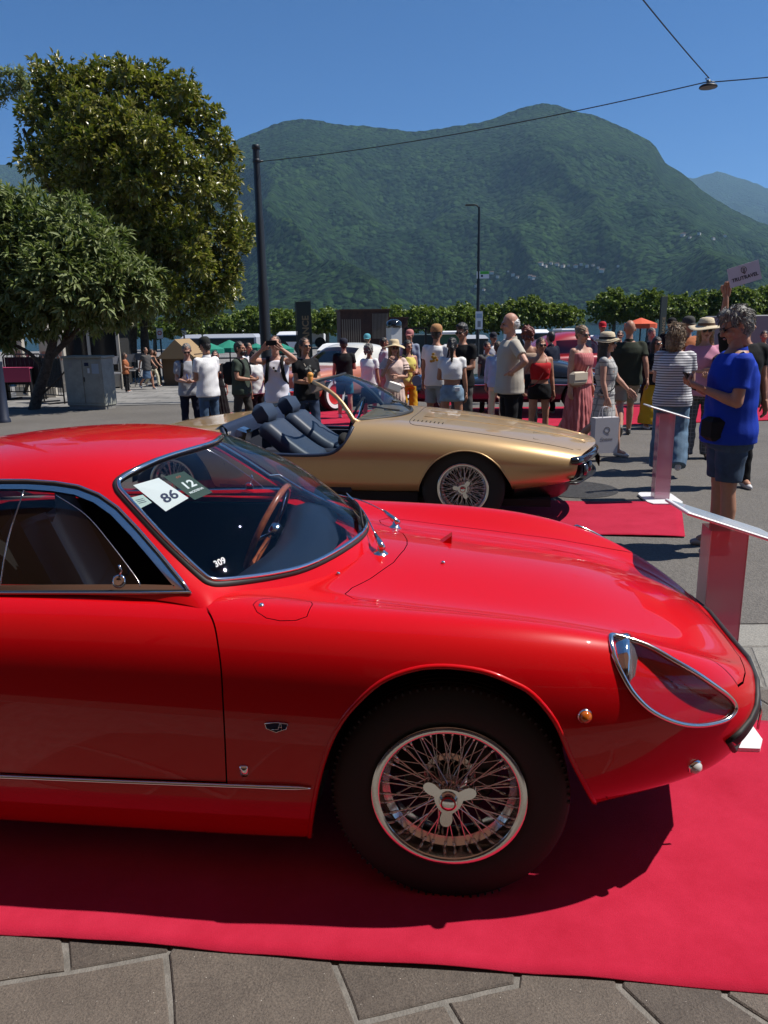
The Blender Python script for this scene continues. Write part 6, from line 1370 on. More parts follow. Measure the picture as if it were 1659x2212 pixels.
n1 = AT(1568, 1120, 2.85); stand((n1.x, n1.y, 0), -6, n1.z - .035, .135, .40, .30, -3, 18, "near white topped stand right of the red coupe's bonnet")
# ---- other show cars in the crowd
def show_car(name, label, loc, rz, bodym, roofm, Lc=4.3, Wc=1.72, Hc=1.42, whitewall=False, belt=.92):
    o = thing(name, label, "car", loc, R(rz), "classic cars on show"); hl = Lc / 2; hw_ = Wc / 2; b = belt
    def rr(u, h, wf=1.0): return row(u, [(hw_ * .80 * wf, .26), (hw_ * .97 * wf, .30), (hw_ * 1.0 * wf, .45), (hw_ * 1.0 * wf, .45 + (h - .45) * .45), (hw_ * .98 * wf, .45 + (h - .45) * .8), (hw_ * .86 * wf, h), (hw_ * .5 * wf, h + .02), (0, h + .025)])
    rows = [[(-hl, 0, .35), (-hl - .02, 0, .40), (-hl - .03, 0, .5), (-hl - .02, 0, .6), (-hl, 0, .7), (-hl + .04, 0, .76), (-hl + .10, 0, .78), (-hl + .15, 0, .79)], rr(-hl + .12, b - .10, .82), rr(-hl + .5, b - .05, .97), rr(-hl * .35, b), rr(0, b + .01), rr(hl * .3, b), rr(hl * .55, b - .04, .99), rr(hl * .8, b - .07, .97), rr(hl - .12, b - .12, .86), [(hl, 0, .35), (hl + .02, 0, .40), (hl + .03, 0, .48), (hl + .03, 0, .56), (hl + .01, 0, .64), (hl - .03, 0, .70), (hl - .08, 0, .74), (hl - .12, 0, .75)]]
    bm = loft_bm(Loft(rows), 70, 44); nb = nearest_fn(bm); fw2, rw2 = hl * .60, -hl * .56
    for s in (1, -1):
        for cx in (fw2, rw2): bmesh.ops.delete(bm, geom=cut_poly(bm, [(cx + .37 * math.cos(a), -s * hw_, .33 + .36 * math.sin(a)) for a in [math.pi * k / 16 for k in range(17)]] + [(cx - .38, -s * hw_, -.1), (cx + .38, -s * hw_, -.1)], (0, -s, .02), test=lambda c, s=s: c.y * s < 0), context='FACES')
    take(bm, list(bm.faces), "body_shell", bodym, o); bm.free()
    f0, f1, r1, r0 = hl * .30, hl * .02, -hl * .42, -hl * .72; zr = Hc
    cab = [[(u, y, z) for u, y, z in rws] for rws in ([(r0, hw_ * .86, b - .03), (r0, hw_ * .82, b), (r0, hw_ * .5, b + .01), (r0, 0, b + .01)], [(r1 - .12, hw_ * .86, b), (r1 - .06, hw_ * .78, b + .22), (r1, hw_ * .62, zr - .05), (r1, 0, zr - .02)], [(r1 * .3, hw_ * .87, b), (r1 * .3, hw_ * .80, b + .24), (r1 * .3, hw_ * .66, zr - .01), (r1 * .3, 0, zr + .03)], [(f1 + .12, hw_ * .86, b), (f1 + .06, hw_ * .78, b + .22), (f1, hw_ * .62, zr - .05), (f1, 0, zr - .01)], [(f0, hw_ * .86, b - .03), (f0, hw_ * .82, b), (f0 + .1, hw_ * .5, b + .01), (f0 + .13, 0, b + .01)])]
    bc = loft_bm(Loft(cab, fan0=False, fan1=False), 60, 36)
    g = cut_poly(bc, [(r1 - .02, -hw_, b + .05), (r1 + .02, -hw_, zr - .12), (f1 - .02, -hw_, zr - .12), (f1 + .26, -hw_, b + .05)], (0, -1, .3), test=lambda c: c.y < 0); take(bc, g, "side_window", MATS["side_glass"], o)
    g = cut_poly(bc, [(f0 + .05, -hw_ * .72, b + .05), (f1 + .05, -hw_ * .55, zr - .08), (f1 + .05, hw_ * .55, zr - .08), (f0 + .05, hw_ * .72, b + .05)], (.75, 0, .6)); take(bc, g, "windscreen", MATS["windscreen_glass"], o)
    take(bc, list(bc.faces), "roof", roofm, o); bc.free()
    t = MB(); t.box((0, 0, .40), (Lc * .8, Wc * .8, .2)); t.box((-.3, 0, .6), (1.3, Wc * .7, .4)); t.build("floor_pan", BLACK, o)
    for s in (1, -1):
        P = [nb((hl - .05, -s * hw_ * .66, .66))[0]]; a, n_ = nb((hl - .02, -s * hw_ * .64, .66)); rot = Vector((1, 0, .12)).to_track_quat('Z', 'Y').to_matrix(); t = MB(); l = MB(); l.lathe([(.10, -.06), (.105, .01), (.09, .02)], 20); t.add([rot @ Vector(v) + a for v in l.v], l.f); t.build("headlight_rim", CHROME, o, smooth=True); t = MB(); l = MB(); l.lathe([(.09, .018), (.05, .04), (.001, .045)], 20); t.add([rot @ Vector(v) + a for v in l.v], l.f); t.build("headlight", MATS["lamp_lens"], o, smooth=True)
        q = [nb((u, -s * (hw_ + .1), .60))[0] for u in [(-hl + .5) + (Lc - 1.1) * k / 20 for k in range(21)]]; t = MB(); t.tube(q, .011, 6); t.build("side_trim", CHROME, o, smooth=True)
        for cx in (fw2, rw2):
            w = bpy.data.objects.new("wheel", None); COL.objects.link(w); w.parent = o; w.location = (cx, -s * (hw_ - .10), .325); k = -s; t = MB(); pr = [(.19, .05), (.20, .075), (.26, .085), (.31, .07), (.325, .04), (.325, -.07), (.2, -.08)]; t.lathe([(r_, k * h_) for r_, h_ in pr][::(-1 if k > 0 else 1)], 32, 'Y'); t.build("tyre", TYRE, w, angle=40)
            if whitewall: t = MB(); t.lathe([(.205, k * .079), (.275, k * .087)][::(-1 if k > 0 else 1)], 32, 'Y'); t.build("whitewall", SIGNW, w)
            t = MB(); t.lathe([(.001, k * .075), (.08, k * .07), (.16, k * .05), (.195, k * .07)][::(-1 if k > 0 else 1)], 24, 'Y'); t.build("hub_cap", SR if whitewall else CHROME, w, smooth=True)
    t = MB(); pl_ = smooth_open([(hl - .25, -hw_ * .95, .45), (hl + .02, -hw_ * .8, .45), (hl + .10, 0, .45), (hl + .02, hw_ * .8, .45), (hl - .25, hw_ * .95, .45)], 5); t.tube(pl_, .05, 8); t.build("bumper", CHROME, o, smooth=True)
    return o
SALMP = mat("salmon_paint", (.50, .17, .09), .35, coat=1, crough=.03); IVORY = mat("ivory_paint", (.66, .64, .56), .35, coat=.8); NAVYP = mat("dark_navy_paint", (.012, .018, .028), .3, coat=1); REDP2 = mat("crimson_paint", (.35, .012, .02), .35, coat=1)
pw_ = G(706, 890); show_car("salmon_saloon", "salmon fifties saloon with ivory roof and whitewall tyres in the crowd", (-.80, 16.6, 0), -127, SALMP, IVORY, 4.3, 1.7, 1.27, True, belt=.84)
pd_ = AT(905, 860, 13.3); show_car("dark_saloon", "dark rounded classic car with its lamp showing by the mustard trousers", (pd_.x + 1.85, 14.2, 0), 170, NAVYP, NAVYP, 4.0, 1.6, 1.02, belt=.70)
pr_ = AT(1235, 760, 18.5); show_car("red_hatchback", "red car with a pale grey window band behind the red top", (pr_.x + .2, 18.5, 0), 8, REDP2, REDP2, 4.0, 1.65, 1.42)
# ================================================================ PEOPLE
SKINS = {}
def skin(k):
    c = {'fair': (.50, .27, .19), 'tan': (.40, .20, .125), 'olive': (.33, .165, .10), 'dark': (.16, .075, .045)}[k]
    return mat("skin_" + k, c, .5, var=.10, scale=9, spec=.35)
LIP = mat("lips", (.30, .09, .075), .45); EYE = mat("eye_dark", (.02, .015, .012), .2); LENS = mat("sunglass_lens", (.008, .008, .009), .08, coat=1)
def cloth(name, c, **k): return mat("cloth_" + name, c, k.pop('rough', .85), bump=k.pop('bump', .0012), bscale=k.pop('bscale', 120), spec=.2, **k)
def striped(name, c1, c2, sc, axis=2, w=.5):
    key = "cloth_" + name
    if key in MATS: return MATS[key]
    m, n, b = nt(key); L = n.links; tc = n.nodes.new("ShaderNodeTexCoord"); sp = n.nodes.new("ShaderNodeSeparateXYZ"); L.new(tc.outputs["Object"], sp.inputs[0])
    mu = n.nodes.new("ShaderNodeMath"); mu.operation = 'MULTIPLY'; mu.inputs[1].default_value = sc; L.new(sp.outputs[axis], mu.inputs[0]); fr = n.nodes.new("ShaderNodeMath"); fr.operation = 'FRACT'; L.new(mu.outputs[0], fr.inputs[0]); gt = n.nodes.new("ShaderNodeMath"); gt.operation = 'GREATER_THAN'; gt.inputs[1].default_value = w; L.new(fr.outputs[0], gt.inputs[0])
    mx = n.nodes.new("ShaderNodeMixRGB"); L.new(gt.outputs[0], mx.inputs[0]); mx.inputs[1].default_value = (*c1, 1); mx.inputs[2].default_value = (*c2, 1); L.new(mx.outputs[0], b.inputs["Base Color"]); b.inputs["Roughness"].default_value = .85; MATS[key] = m; return m
def checked(name, c1, c2, sc):
    key = "cloth_" + name
    if key in MATS: return MATS[key]
    m, n, b = nt(key); L = n.links; tc = n.nodes.new("ShaderNodeTexCoord"); br = n.nodes.new("ShaderNodeTexBrick"); br.inputs["Scale"].default_value = 1; br.offset = 0; br.inputs["Brick Width"].default_value = sc; br.inputs["Row Height"].default_value = sc; br.inputs["Mortar Size"].default_value = sc * .09; br.inputs["Color1"].default_value = (*c1, 1); br.inputs["Color2"].default_value = (*c1, 1); br.inputs["Mortar"].default_value = (*c2, 1)
    mp = n.nodes.new("ShaderNodeMapping"); mp.inputs["Rotation"].default_value = (math.pi / 2, 0, 0); L.new(tc.outputs["Object"], mp.inputs[0]); L.new(mp.outputs[0], br.inputs["Vector"]); L.new(br.outputs["Color"], b.inputs["Base Color"]); b.inputs["Roughness"].default_value = .85; MATS[key] = m; return m
def hairmat(name, c1, c2):
    key = "hair_" + name
    if key in MATS: return MATS[key]
    m, n, b = nt(key); L = n.links; tc = n.nodes.new("ShaderNodeTexCoord"); mp = n.nodes.new("ShaderNodeMapping"); mp.inputs["Scale"].default_value = (90, 90, 9); L.new(tc.outputs["Object"], mp.inputs[0]); no = n.nodes.new("ShaderNodeTexNoise"); no.inputs["Scale"].default_value = 1; no.inputs["Detail"].default_value = 3; L.new(mp.outputs[0], no.inputs["Vector"])
    r = n.nodes.new("ShaderNodeValToRGB"); r.color_ramp.elements[0].position = .35; r.color_ramp.elements[1].position = .65; r.color_ramp.elements[0].color = (*c1, 1); r.color_ramp.elements[1].color = (*c2, 1); L.new(no.outputs["Fac"], r.inputs[0]); L.new(r.outputs[0], b.inputs["Base Color"]); b.inputs["Roughness"].default_value = .5
    bp = n.nodes.new("ShaderNodeBump"); bp.inputs["Distance"].default_value = .006; L.new(no.outputs["Fac"], bp.inputs["Height"]); L.new(bp.outputs[0], b.inputs["Normal"]); MATS[key] = m; return m
HAIRS = {'black': ((.008, .007, .006), (.03, .025, .02)), 'brown': ((.025, .014, .008), (.07, .04, .022)), 'blond': ((.17, .10, .04), (.42, .29, .14)), 'dkblond': ((.10, .06, .03), (.26, .17, .09)), 'grey': ((.06, .055, .048), (.23, .215, .19)), 'white': ((.45, .44, .42), (.75, .74, .72)), 'red': ((.09, .02, .012), (.20, .05, .03))}
def V3(*a): return Vector(a)
def cap(t, p0, p1, r0, r1, n=12, mi=None):
    p0 = Vector(p0); p1 = Vector(p1); d = (p1 - p0); L = d.length; d = d / L if L > 1e-6 else V3(0, 0, 1)
    P = []; rr = []
    for k in (0, .5, .85): P.append(p0 - d * r0 * math.cos(math.asin(k)) if k else p0 - d * r0 * .999); rr.append(max(r0 * k, .0008))
    for f in (0, .33, .66, 1): P.append(p0.lerp(p1, f)); rr.append(r0 + (r1 - r0) * f)
    for k in (.85, .5, 0): P.append(p1 + d * r1 * math.cos(math.asin(k)) if k else p1 + d * r1 * .999); rr.append(max(r1 * k, .0008))
    t.tube(P, rr, n, mi=mi)
def rings(t, R_, n=20, closed=True, mi=None):
    """stack of elliptical rings (centre, rx, ry, exponent) along z-ish"""
    vs = []
    for c, rx, ry, *e in R_:
        q = e[0] if e else 2.3
        for k in range(n):
            a = 2 * math.pi * k / n; ca, sa = math.cos(a), math.sin(a); vs.append((c[0] + rx * math.copysign(abs(ca) ** (2 / q), ca), c[1] + ry * math.copysign(abs(sa) ** (2 / q), sa), c[2]))
    N = len(R_); fs = [(i * n + k, i * n + (k + 1) % n, (i + 1) * n + (k + 1) % n, (i + 1) * n + k) for i in range(N - 1) for k in range(n)]
    if closed: fs += [tuple(range(n - 1, -1, -1)), tuple((N - 1) * n + k for k in range(n))]
    t.add(vs, fs, mi)
def weld(t, vox, sm=2, wr=0.0, ws=9.0, seed=0.0, trim=None):
    """fuse the overlapping solids of t into one continuous skin; returns verts, faces"""
    me = bpy.data.meshes.new("tmp"); me.from_pydata(t.v, [], t.f); o = bpy.data.objects.new("tmp", me); COL.objects.link(o)
    m = o.modifiers.new("r", 'REMESH'); m.mode = 'VOXEL'; m.voxel_size = vox; m.use_smooth_shade = True
    if sm: s = o.modifiers.new("s", 'SMOOTH'); s.factor = .6; s.iterations = sm
    dg = bpy.context.evaluated_depsgraph_get(); e = o.evaluated_get(dg).to_mesh(); n = len(e.vertices); co = np.empty(n * 3); e.vertices.foreach_get("co", co); co = co.reshape(-1, 3)
    if wr:
        no = np.empty(n * 3); e.vertices.foreach_get("normal", no); no = no.reshape(-1, 3)
        w = np.sin(co[:, 2] * ws * 2.1 + 3 * np.sin(co[:, 0] * ws * 1.1 + seed) + seed) * np.sin(co[:, 0] * ws * 1.3 + co[:, 1] * ws * 1.7 + seed * 2 + 2.2 * np.sin(co[:, 2] * ws * .7)) + .6 * np.sin(co[:, 2] * ws * 4.3 + co[:, 0] * ws * 3 + seed * 3)
        co = co + no * (w * wr)[:, None]
    f = [tuple(p.vertices) for p in e.polygons]; v = [tuple(c) for c in co]
    o.to_mesh_clear() if hasattr(o, 'to_mesh_clear') else None
    bpy.data.objects.remove(o); bpy.data.meshes.remove(me); return v, f
def hand(t, wrist, d, palm_n, s=1.0, curl=.5, left=False):
    """palm, four unequal fingers and a thumb; d = direction of the fingers, palm_n = way the palm faces"""
    d = d.normalized(); n = (palm_n - d * palm_n.dot(d)); n = n.normalized() if n.length > 1e-4 else d.orthogonal().normalized(); x = d.cross(n) * (1 if left else -1)
    for k in (-.5, 0, .5): cap(t, wrist + x * k * .045 * s, wrist + (d * .085 + x * k * .062) * s, .017 * s, .016 * s, 8)
    for k, L in zip((-1.5, -.5, .5, 1.5), (.062, .078, .082, .070)):
        b = wrist + (d * .092 + x * k * .0195) * s; j = b + (d * math.cos(curl * .8) + n * math.sin(curl * .8)) * L * .52 * s; e = j + (d * math.cos(curl * 2.1) + n * math.sin(curl * 2.1)) * L * .52 * s
        cap(t, b - d * .01, j, .0092 * s, .0085 * s, 6); cap(t, j, e, .0085 * s, .0072 * s, 6)
    b = wrist + (d * .03 + x * .034) * s; j = b + (d * .032 + x * .026 + n * .014) * s; e = j + (d * .030 + x * .004 + n * .014) * s; cap(t, b, j, .0125 * s, .0105 * s, 6); cap(t, j, e, .010 * s, .0082 * s, 6)
ARM = {  # (upper arm dir, forearm dir, palm normal) for the side +1; x mirrored for -1
    'down': ((.16, .03, -1), (.10, -.16, -1), (-1, 0, 0)), 'swingf': ((.12, -.45, -.9), (.02, -.75, -.75), (-1, 0, 0)), 'swingb': ((.2, .45, -.9), (.12, .15, -1), (-1, 0, 0)), 'phone': ((.10, -.10, -1), (-.45, -.78, .34), (-.3, .2, 1)), 'low': ((.12, -.12, -1), (-.55, -.80, -.12), (-.3, .3, 1)),
    'hip': ((.75, .25, -.75), (-.72, -.45, -.55), (-1, 0, 0)), 'camera': ((.35, -.75, .10), (-.85, -.35, .75), (-.3, .9, 0)), 'chin': ((.30, -.45, -.85), (-.42, -.35, .9), (-.5, .6, 0)), 'fold': ((.20, -.15, -1), (-.85, -.50, .05), (-.2, .7, 0)), 'raise': ((.25, -.15, .95), (.02, -.10, 1), (0, -1, 0)), 'carry': ((.16, -.05, -1), (.08, -.30, -1), (-1, 0, 0)), 'fwd': ((.10, -.6, -.8), (-.1, -.95, .15), (0, 0, 1)), 'wide': ((.55, -.1, -.85), (.1, -.5, -.85), (-1, 0, 0))}
def person(x, ytop, Y, face, label, sk='fair', hair='brown', hs='short', top=('tee', 'white', (.7, .7, .7)), bot=('trousers', 'navy', (.02, .03, .06)), arms=('down', 'down'), legs='stand', lean=0.0, nod=0.0, turn=0.0, fat=1.0, fem=False, shoes=(.6, .6, .6), glasses=None, lod=1, group=None, hgt=None, extra=None):
    base = AT(x, ytop, Y); H = hgt or base.z; S = H / 1.775; z0 = 0
    o = thing("person", label, "person", (base.x, base.y, z0), R(face), group); o.scale = (S, S, S); sm = skin(sk)
    seed = x * .37 + Y
    # skeleton (metres for a 1.775 m tall figure, front = -y)
    hipz = .93; hw = .088 + (.008 if fem else 0); L = V3(0, 0, 1)
    def lean_(p): 
        p = Vector(p); 
        if p.z > hipz and lean: q = p - V3(0, 0, hipz); q.rotate(Matrix.Rotation(lean, 3, 'X')); return q + V3(0, 0, hipz)
        return p
    kn = {}; an = {}; hp = {}
    for s in (1, -1):
        hp[s] = V3(s * hw, 0, hipz); a = {'stand': .0, 'wide': .0, 'walk': .42 * s, 'walkr': -.42 * s, 'step': .22 * s, 'sit': 1.45}[legs]; sp = {'stand': .025, 'wide': .07, 'walk': 0, 'walkr': 0, 'step': .02, 'sit': .05}[legs]
        kn[s] = hp[s] + V3(s * sp, -.43 * math.sin(max(a, a * .6)), -.43 * math.cos(a)); b = a if a < 0 else a * .35; kb = -.55 if a < -.1 else 0
        if legs == 'sit': b = 0
        an[s] = kn[s] + V3(s * sp * .5, -.41 * math.sin(b * .5 + kb), -.41 * math.cos(b * .5 + kb))
    low = min(an[1].z, an[-1].z) - .075
    if legs == 'sit': low = an[1].z - .075
    for D_ in (hp, kn, an):
        for s in (1, -1): D_[s].z -= low
    hipz -= low; zt = hipz - .93
    sh = {s: lean_((s * (.178 if not fem else .160) * (1 + (fat - 1) * .4), .0, 1.425 + zt)) for s in (1, -1)}
    el = {}; wr = {}; hd = {}; pn = {}
    for s, a in ((1, arms[0]), (-1, arms[1])):
        u, f, pn_ = ARM[a]; m = V3(s, 1, 1); u = Vector(u).normalized() * m; f = Vector(f).normalized() * m; el[s] = sh[s] + u * .285; wr[s] = el[s] + f * .245; hd[s] = f; pn[s] = Vector(pn_) * m
    hc = lean_((0, -.012, 1.665 + zt)); rot = Matrix.Rotation(R(turn), 3, 'Z') @ Matrix.Rotation(R(nod), 3, 'X')
    vx = {1: .016, 0: .011, 2: .022}[lod]
    # ---- body
    t = MB()
    tor = [((0, .005, .86), .155, .115), ((0, .005, .95), .168 if fem else .160, .120), ((0, 0, 1.06), .128 if fem else .140, .098), ((0, 0, 1.18), .138 if fem else .150, .105), ((0, -.005, 1.30), .155 if fem else .168, .115), ((0, 0, 1.40), .165, .095), ((0, .005, 1.455), .10, .07), ((0, .008, 1.50), .056, .058)]
    tor = [(lean_((c[0], c[1], c[2] + zt)), rx * (1 + (fat - 1)), ry * (1 + (fat - 1) * 1.35)) for c, rx, ry in tor]; rings(t, tor)
    cap(t, tor[-2][0], hc + V3(0, .01, -.06), .056, .050)
    for s in (1, -1):
        cap(t, hp[s], kn[s], .083 * (1 + (fat - 1) * .7), .056); cap(t, kn[s] + V3(0, 0, .0), kn[s].lerp(an[s], .35) + V3(0, .012, 0), .052, .056); cap(t, kn[s].lerp(an[s], .35) + V3(0, .012, 0), an[s], .056, .036); cap(t, an[s], an[s] + V3(0, -.10, -.03), .036, .034)
        cap(t, sh[s], el[s], .052, .040); cap(t, el[s], el[s].lerp(wr[s], .3), .040, .041); cap(t, el[s].lerp(wr[s], .3), wr[s], .041, .026); cap(t, sh[s], tor[-3][0], .055, .07)
        if fem: cap(t, tor[4][0] + V3(s * .075, -.075, -.015), tor[4][0] + V3(s * .075, -.085, -.02), .058, .055)
    v, f = weld(t, vx, 2)
    b = MB(); b.add(v, f, 0)
    # ---- head
    h = MB(); h.ball((0, .012, .02), (.077, .096, .105), 16, 12); h.ball((0, -.022, -.035), (.060, .070, .080), 14, 10); cap(h, (0, -.062, -.092), (0, -.055, -.085), .026, .030); cap(h, (0, -.098, .000), (0, -.112, -.030), .009, .014); cap(h, (0, -.10, -.030), (0, -.108, -.033), .016, .013)
    cap(h, (-.03, -.085, .018), (.03, -.085, .018), .012, .012); cap(h, (0, .01, -.06), (0, .012, -.12), .05, .052)
    for s in (1, -1): cap(h, (s * .080, .012, .010), (s * .082, .016, -.028), .013, .009); cap(h, (s * .042, -.068, -.030), (s * .046, -.06, -.034), .022, .02)
    hv, hf = weld(h, .0075 if lod < 2 else .011, 2)
    b.add([hc + rot @ Vector(p) for p in hv], hf, 0)
    if lod < 2:
        q = MB(); cap(q, (-.019, -.0985, -.062), (.019, -.0985, -.062), .0065, .0065, 6); b.add([hc + rot @ Vector(p) for p in q.v], q.f, 1)
        for s in (1, -1):
            q = MB(); q.ball((s * .031, -.088, -.002), (.012, .008, .0065), 8, 6); cap(q, (s * .018, -.098, .018), (s * .046, -.090, .020), .004, .003, 5); b.add([hc + rot @ Vector(p) for p in q.v], q.f, 2)
    for s in (1, -1):
        q = MB(); hand(q, wr[s], hd[s], pn[s], 1.0, .45 if arms[0 if s > 0 else 1] in ('down', 'swingb', 'swingf', 'chin') else .75, s > 0); b.add(q.v, q.f, 0)
    b.build("body", [sm, LIP, EYE], o, smooth=True)
    def part(name, tt, m, vox=None, sm_=2, wrk=.003, ws=9, dx=None):
        vv, ff = weld(tt, vox or vx * .9, sm_, wrk, ws, seed); q = MB(); q.add(vv, ff); return q.build(name, m, o, smooth=True)
    # ---- clothes
    kind, cn, cc, *ck = top; cm = ck[0] if ck else cloth(cn, cc); bk, bn, bc, *bkk = bot; bm_ = bkk[0] if bkk else cloth(bn, bc)
    def torso_rings(z0_, z1_, g=.014, flare=0.0):
        out = []
        for k in range(9):
            z = z0_ + (z1_ - z0_) * k / 8; zz = z + zt; i = 0
            src = [(.86, 0), (.95, 1), (1.06, 2), (1.18, 3), (1.30, 4), (1.40, 5), (1.455, 6), (1.50, 7)]
            for (za, ia), (zb, ib) in zip(src, src[1:]):
                if za <= z <= zb: f = (z - za) / (zb - za); break
            else: ia, ib, f = (0, 0, 0) if z < .86 else (7, 7, 0)
            rx = tor[ia][1] * (1 - f) + tor[ib][1] * f; ry = tor[ia][2] * (1 - f) + tor[ib][2] * f
            if kind in ('tee', 'polo', 'shirt', 'tank') and not (fem and kind != 'tee'): rx = max(rx, .148 * fat if z < 1.2 else 0); ry = max(ry, .112 * fat if z < 1.2 else 0)
            out.append((lean_((0, -.004 if fem and 1.2 < z < 1.36 else 0, zz)), rx + g + flare * (1 - k / 8), ry + g * 1.1 + flare * (1 - k / 8) + (.018 if fem and 1.2 < z < 1.36 else 0)))
        return out
    if kind in ('tee', 'polo', 'shirt', 'crop', 'blouse'):
        t = MB(); zb = {'tee': .84, 'polo': .84, 'shirt': .86, 'crop': 1.13, 'blouse': .88}[kind]; rings(t, torso_rings(zb, 1.475, .017, .014 if kind == 'crop' else .030), 24)
        for s in (1, -1):
            fs = {'shirt': 1.0, 'polo': .66, 'tee': .60, 'crop': .42, 'blouse': .5}[kind]; e = sh[s].lerp(el[s], fs); cap(t, sh[s] + V3(-s * .03, 0, 0), sh[s], .062, .066)
            t.tube([sh[s] + (sh[s] - e) * .1, sh[s].lerp(e, .5), e], [.067, .066, .064 if fs < 1 else .052], 14)
            if kind == 'shirt': t.tube([el[s] + (el[s] - wr[s]) * .05, el[s].lerp(wr[s], .9)], [.052, .040], 12)
        part("shirt", t, cm, wrk=.0042)
        if kind in ('polo', 'shirt'):
            c = MB(); n0 = tor[-1][0]; pts = [n0 + V3(.066 * math.cos(a), .066 * math.sin(a) - .004, .012 + .018 * math.sin(a)) for a in [R(-60 + 300 * k / 16 + 0) - math.pi / 2 + R(30) + math.pi * 0 for k in range(17)]]
            pts = [n0 + V3(.067 * math.sin(a), .005 + .062 * math.cos(a), .010 + .014 * math.cos(a)) for a in [R(-155 + 310 * k / 16) for k in range(17)]]
            k = len(pts); vs = pts + [p + (p - n0) * V3(.16, .16, 0) + V3(0, 0, -.042) for p in pts]; c.add(vs, [(i, i + 1, k + i + 1, k + i) for i in range(k - 1)]); c.build("collar", cm, o, smooth=True)
    elif kind == 'tank':
        t = MB(); rings(t, torso_rings(.85, 1.44, .014, .012), 24)
        for s in (1, -1): cap(t, lean_((s * .105, -.01, 1.40 + zt)), lean_((s * .095, .01, 1.47 + zt)), .045, .032)
        part("vest", t, cm, wrk=.005)
    elif kind in ('dress', 'strapdress', 'mini'):
        zb = {'dress': .22, 'strapdress': .20, 'mini': .52}[kind]; t = MB(); rg = []
        for k in range(11):
            f = k / 10; z = .98 - f * (.98 - zb); rg.append((V3(0, .004, z + zt), .172 + .085 * f * (1.15 if kind != 'mini' else .55), .130 + .085 * f * (1.1 if kind != 'mini' else .6)))
        rings(t, rg[::-1], 32); rings(t, torso_rings(.96, 1.40 if kind == 'strapdress' else 1.455, .013, .004), 24)
        if kind != 'strapdress':
            for s in (1, -1): e = sh[s].lerp(el[s], .40 if kind == 'dress' else .15); cap(t, sh[s], e, .07, .074 if kind == 'dress' else .06)
        else:
            for s in (1, -1): t.tube([lean_((s * .09, -.10, 1.38 + zt)), lean_((s * .10, .0, 1.47 + zt)), lean_((s * .09, .09, 1.38 + zt))], .012, 6)
        v_, f_ = weld(t, vx * .85, 2, .003, 8, seed); q = MB()
        V = []
        for p in v_:
            z = p[2] - zt
            if z < .98 and kind != 'mini': a = math.atan2(p[1], p[0]); w = 1 + .055 * min(1, (.98 - z) / .3) * math.sin(a * 17 + math.sin(z * 5 + a * 2)); V.append((p[0] * w, p[1] * w, p[2]))
            else: V.append(p)
        q.add(V, f_); q.build("dress", cm, o, smooth=True)
    elif kind == 'strap':
        t = MB(); rings(t, torso_rings(1.10, 1.38, .012), 24)
        for s in (1, -1): t.tube([lean_((s * .085, -.105, 1.36 + zt)), lean_((s * .10, .0, 1.472 + zt)), lean_((s * .085, .09, 1.36 + zt))], .010, 6)
        part("top", t, cm, wrk=.002)
    if bk in ('trousers', 'jeans', 'shorts', 'wideleg', 'minishorts'):
        t = MB(); w0 = .016; rings(t, [(lean_(V3(0, .005, z + zt)), rx * fat + w0, ry * (1 + (fat - 1) * 1.3) + w0) for z, rx, ry in ((.80, .165, .115), (.88, .168, .122), (.96, .165, .118), (1.04, .146, .108))], 24)
        for s in (1, -1):
            if bk in ('shorts', 'minishorts'):
                e = hp[s].lerp(kn[s], .86 if bk == 'shorts' else .36); t.tube([hp[s] + V3(0, 0, .05), hp[s].lerp(e, .5), e], [.098 * (1 + (fat - 1) * .7), .098 * (1 + (fat - 1) * .6), .092 if bk == 'shorts' else .10], 16)
            else:
                wd = 1.55 if bk == 'wideleg' else 1.0; cap(t, hp[s] + V3(0, 0, .03), kn[s], .098 * (1 + (fat - 1) * .7), .070 * (1 + (wd - 1) * .6)); t.tube([kn[s] + (kn[s] - an[s]) * .02, kn[s].lerp(an[s], .5), an[s] + (an[s] - kn[s]) * .06], [.071 * (1 + (wd - 1) * .6), .066 * wd, .060 * wd], 14); cap(t, kn[s], kn[s] + V3(0, 0, .001), .07, .07)
        part("jeans" if bk == 'jeans' else "shorts" if 'shorts' in bk else "trousers", t, bm_, wrk=.0038, ws=11)
        if bk in ('trousers', 'jeans') and kind in ('tank', 'crop'):
            q = MB(); q.tube([lean_(V3((.149 * fat + .018) * math.cos(a), .005 + (.110 * (1 + (fat - 1) * 1.3) + .018) * math.sin(a), 1.015 + zt)) for a in [2 * math.pi * k / 28 for k in range(28)]], .018, 6, closed=True, flat=(.5, 1)); q.build("belt", BLACK, o, smooth=True)
    elif bk == 'skirt':
        t = MB(); rings(t, [(V3(0, .004, z + zt), rx * fat, ry * fat) for z, rx, ry in ((.50, .225, .18), (.7, .205, .16), (.88, .18, .135), (1.03, .152, .112))], 28); part("skirt", t, bm_, wrk=.004)
    for s in (1, -1):
        t = MB(); a = an[s]; tip = -.13 if legs != 'walk' else -.12; up = V3(0, 0, 0)
        back = (legs == 'walk' and s < 0) or (legs == 'walkr' and s > 0)
        cap(t, a + V3(0, .025, -.038), a + V3(0, -.06, -.040), .036, .038); cap(t, a + V3(0, -.06, -.042), a + V3(0, -.150, -.052), .040, .026); cap(t, a + V3(0, .02, -.01), a + V3(0, .0, -.03), .038, .038)
        vv, ff = weld(t, vx * .8, 1); P = [Vector(p) for p in vv]; P = [V3(p.x, p.y, max(p.z, a.z - .072)) for p in P]
        if back: P = [a + Matrix.Rotation(.75, 3, 'X') @ (p - a) for p in P]
        q = MB(); q.add(P, ff); q.build("shoe", mat("shoe_%d%d%d" % tuple(int(c * 99) for c in shoes), shoes, .6), o, smooth=True)
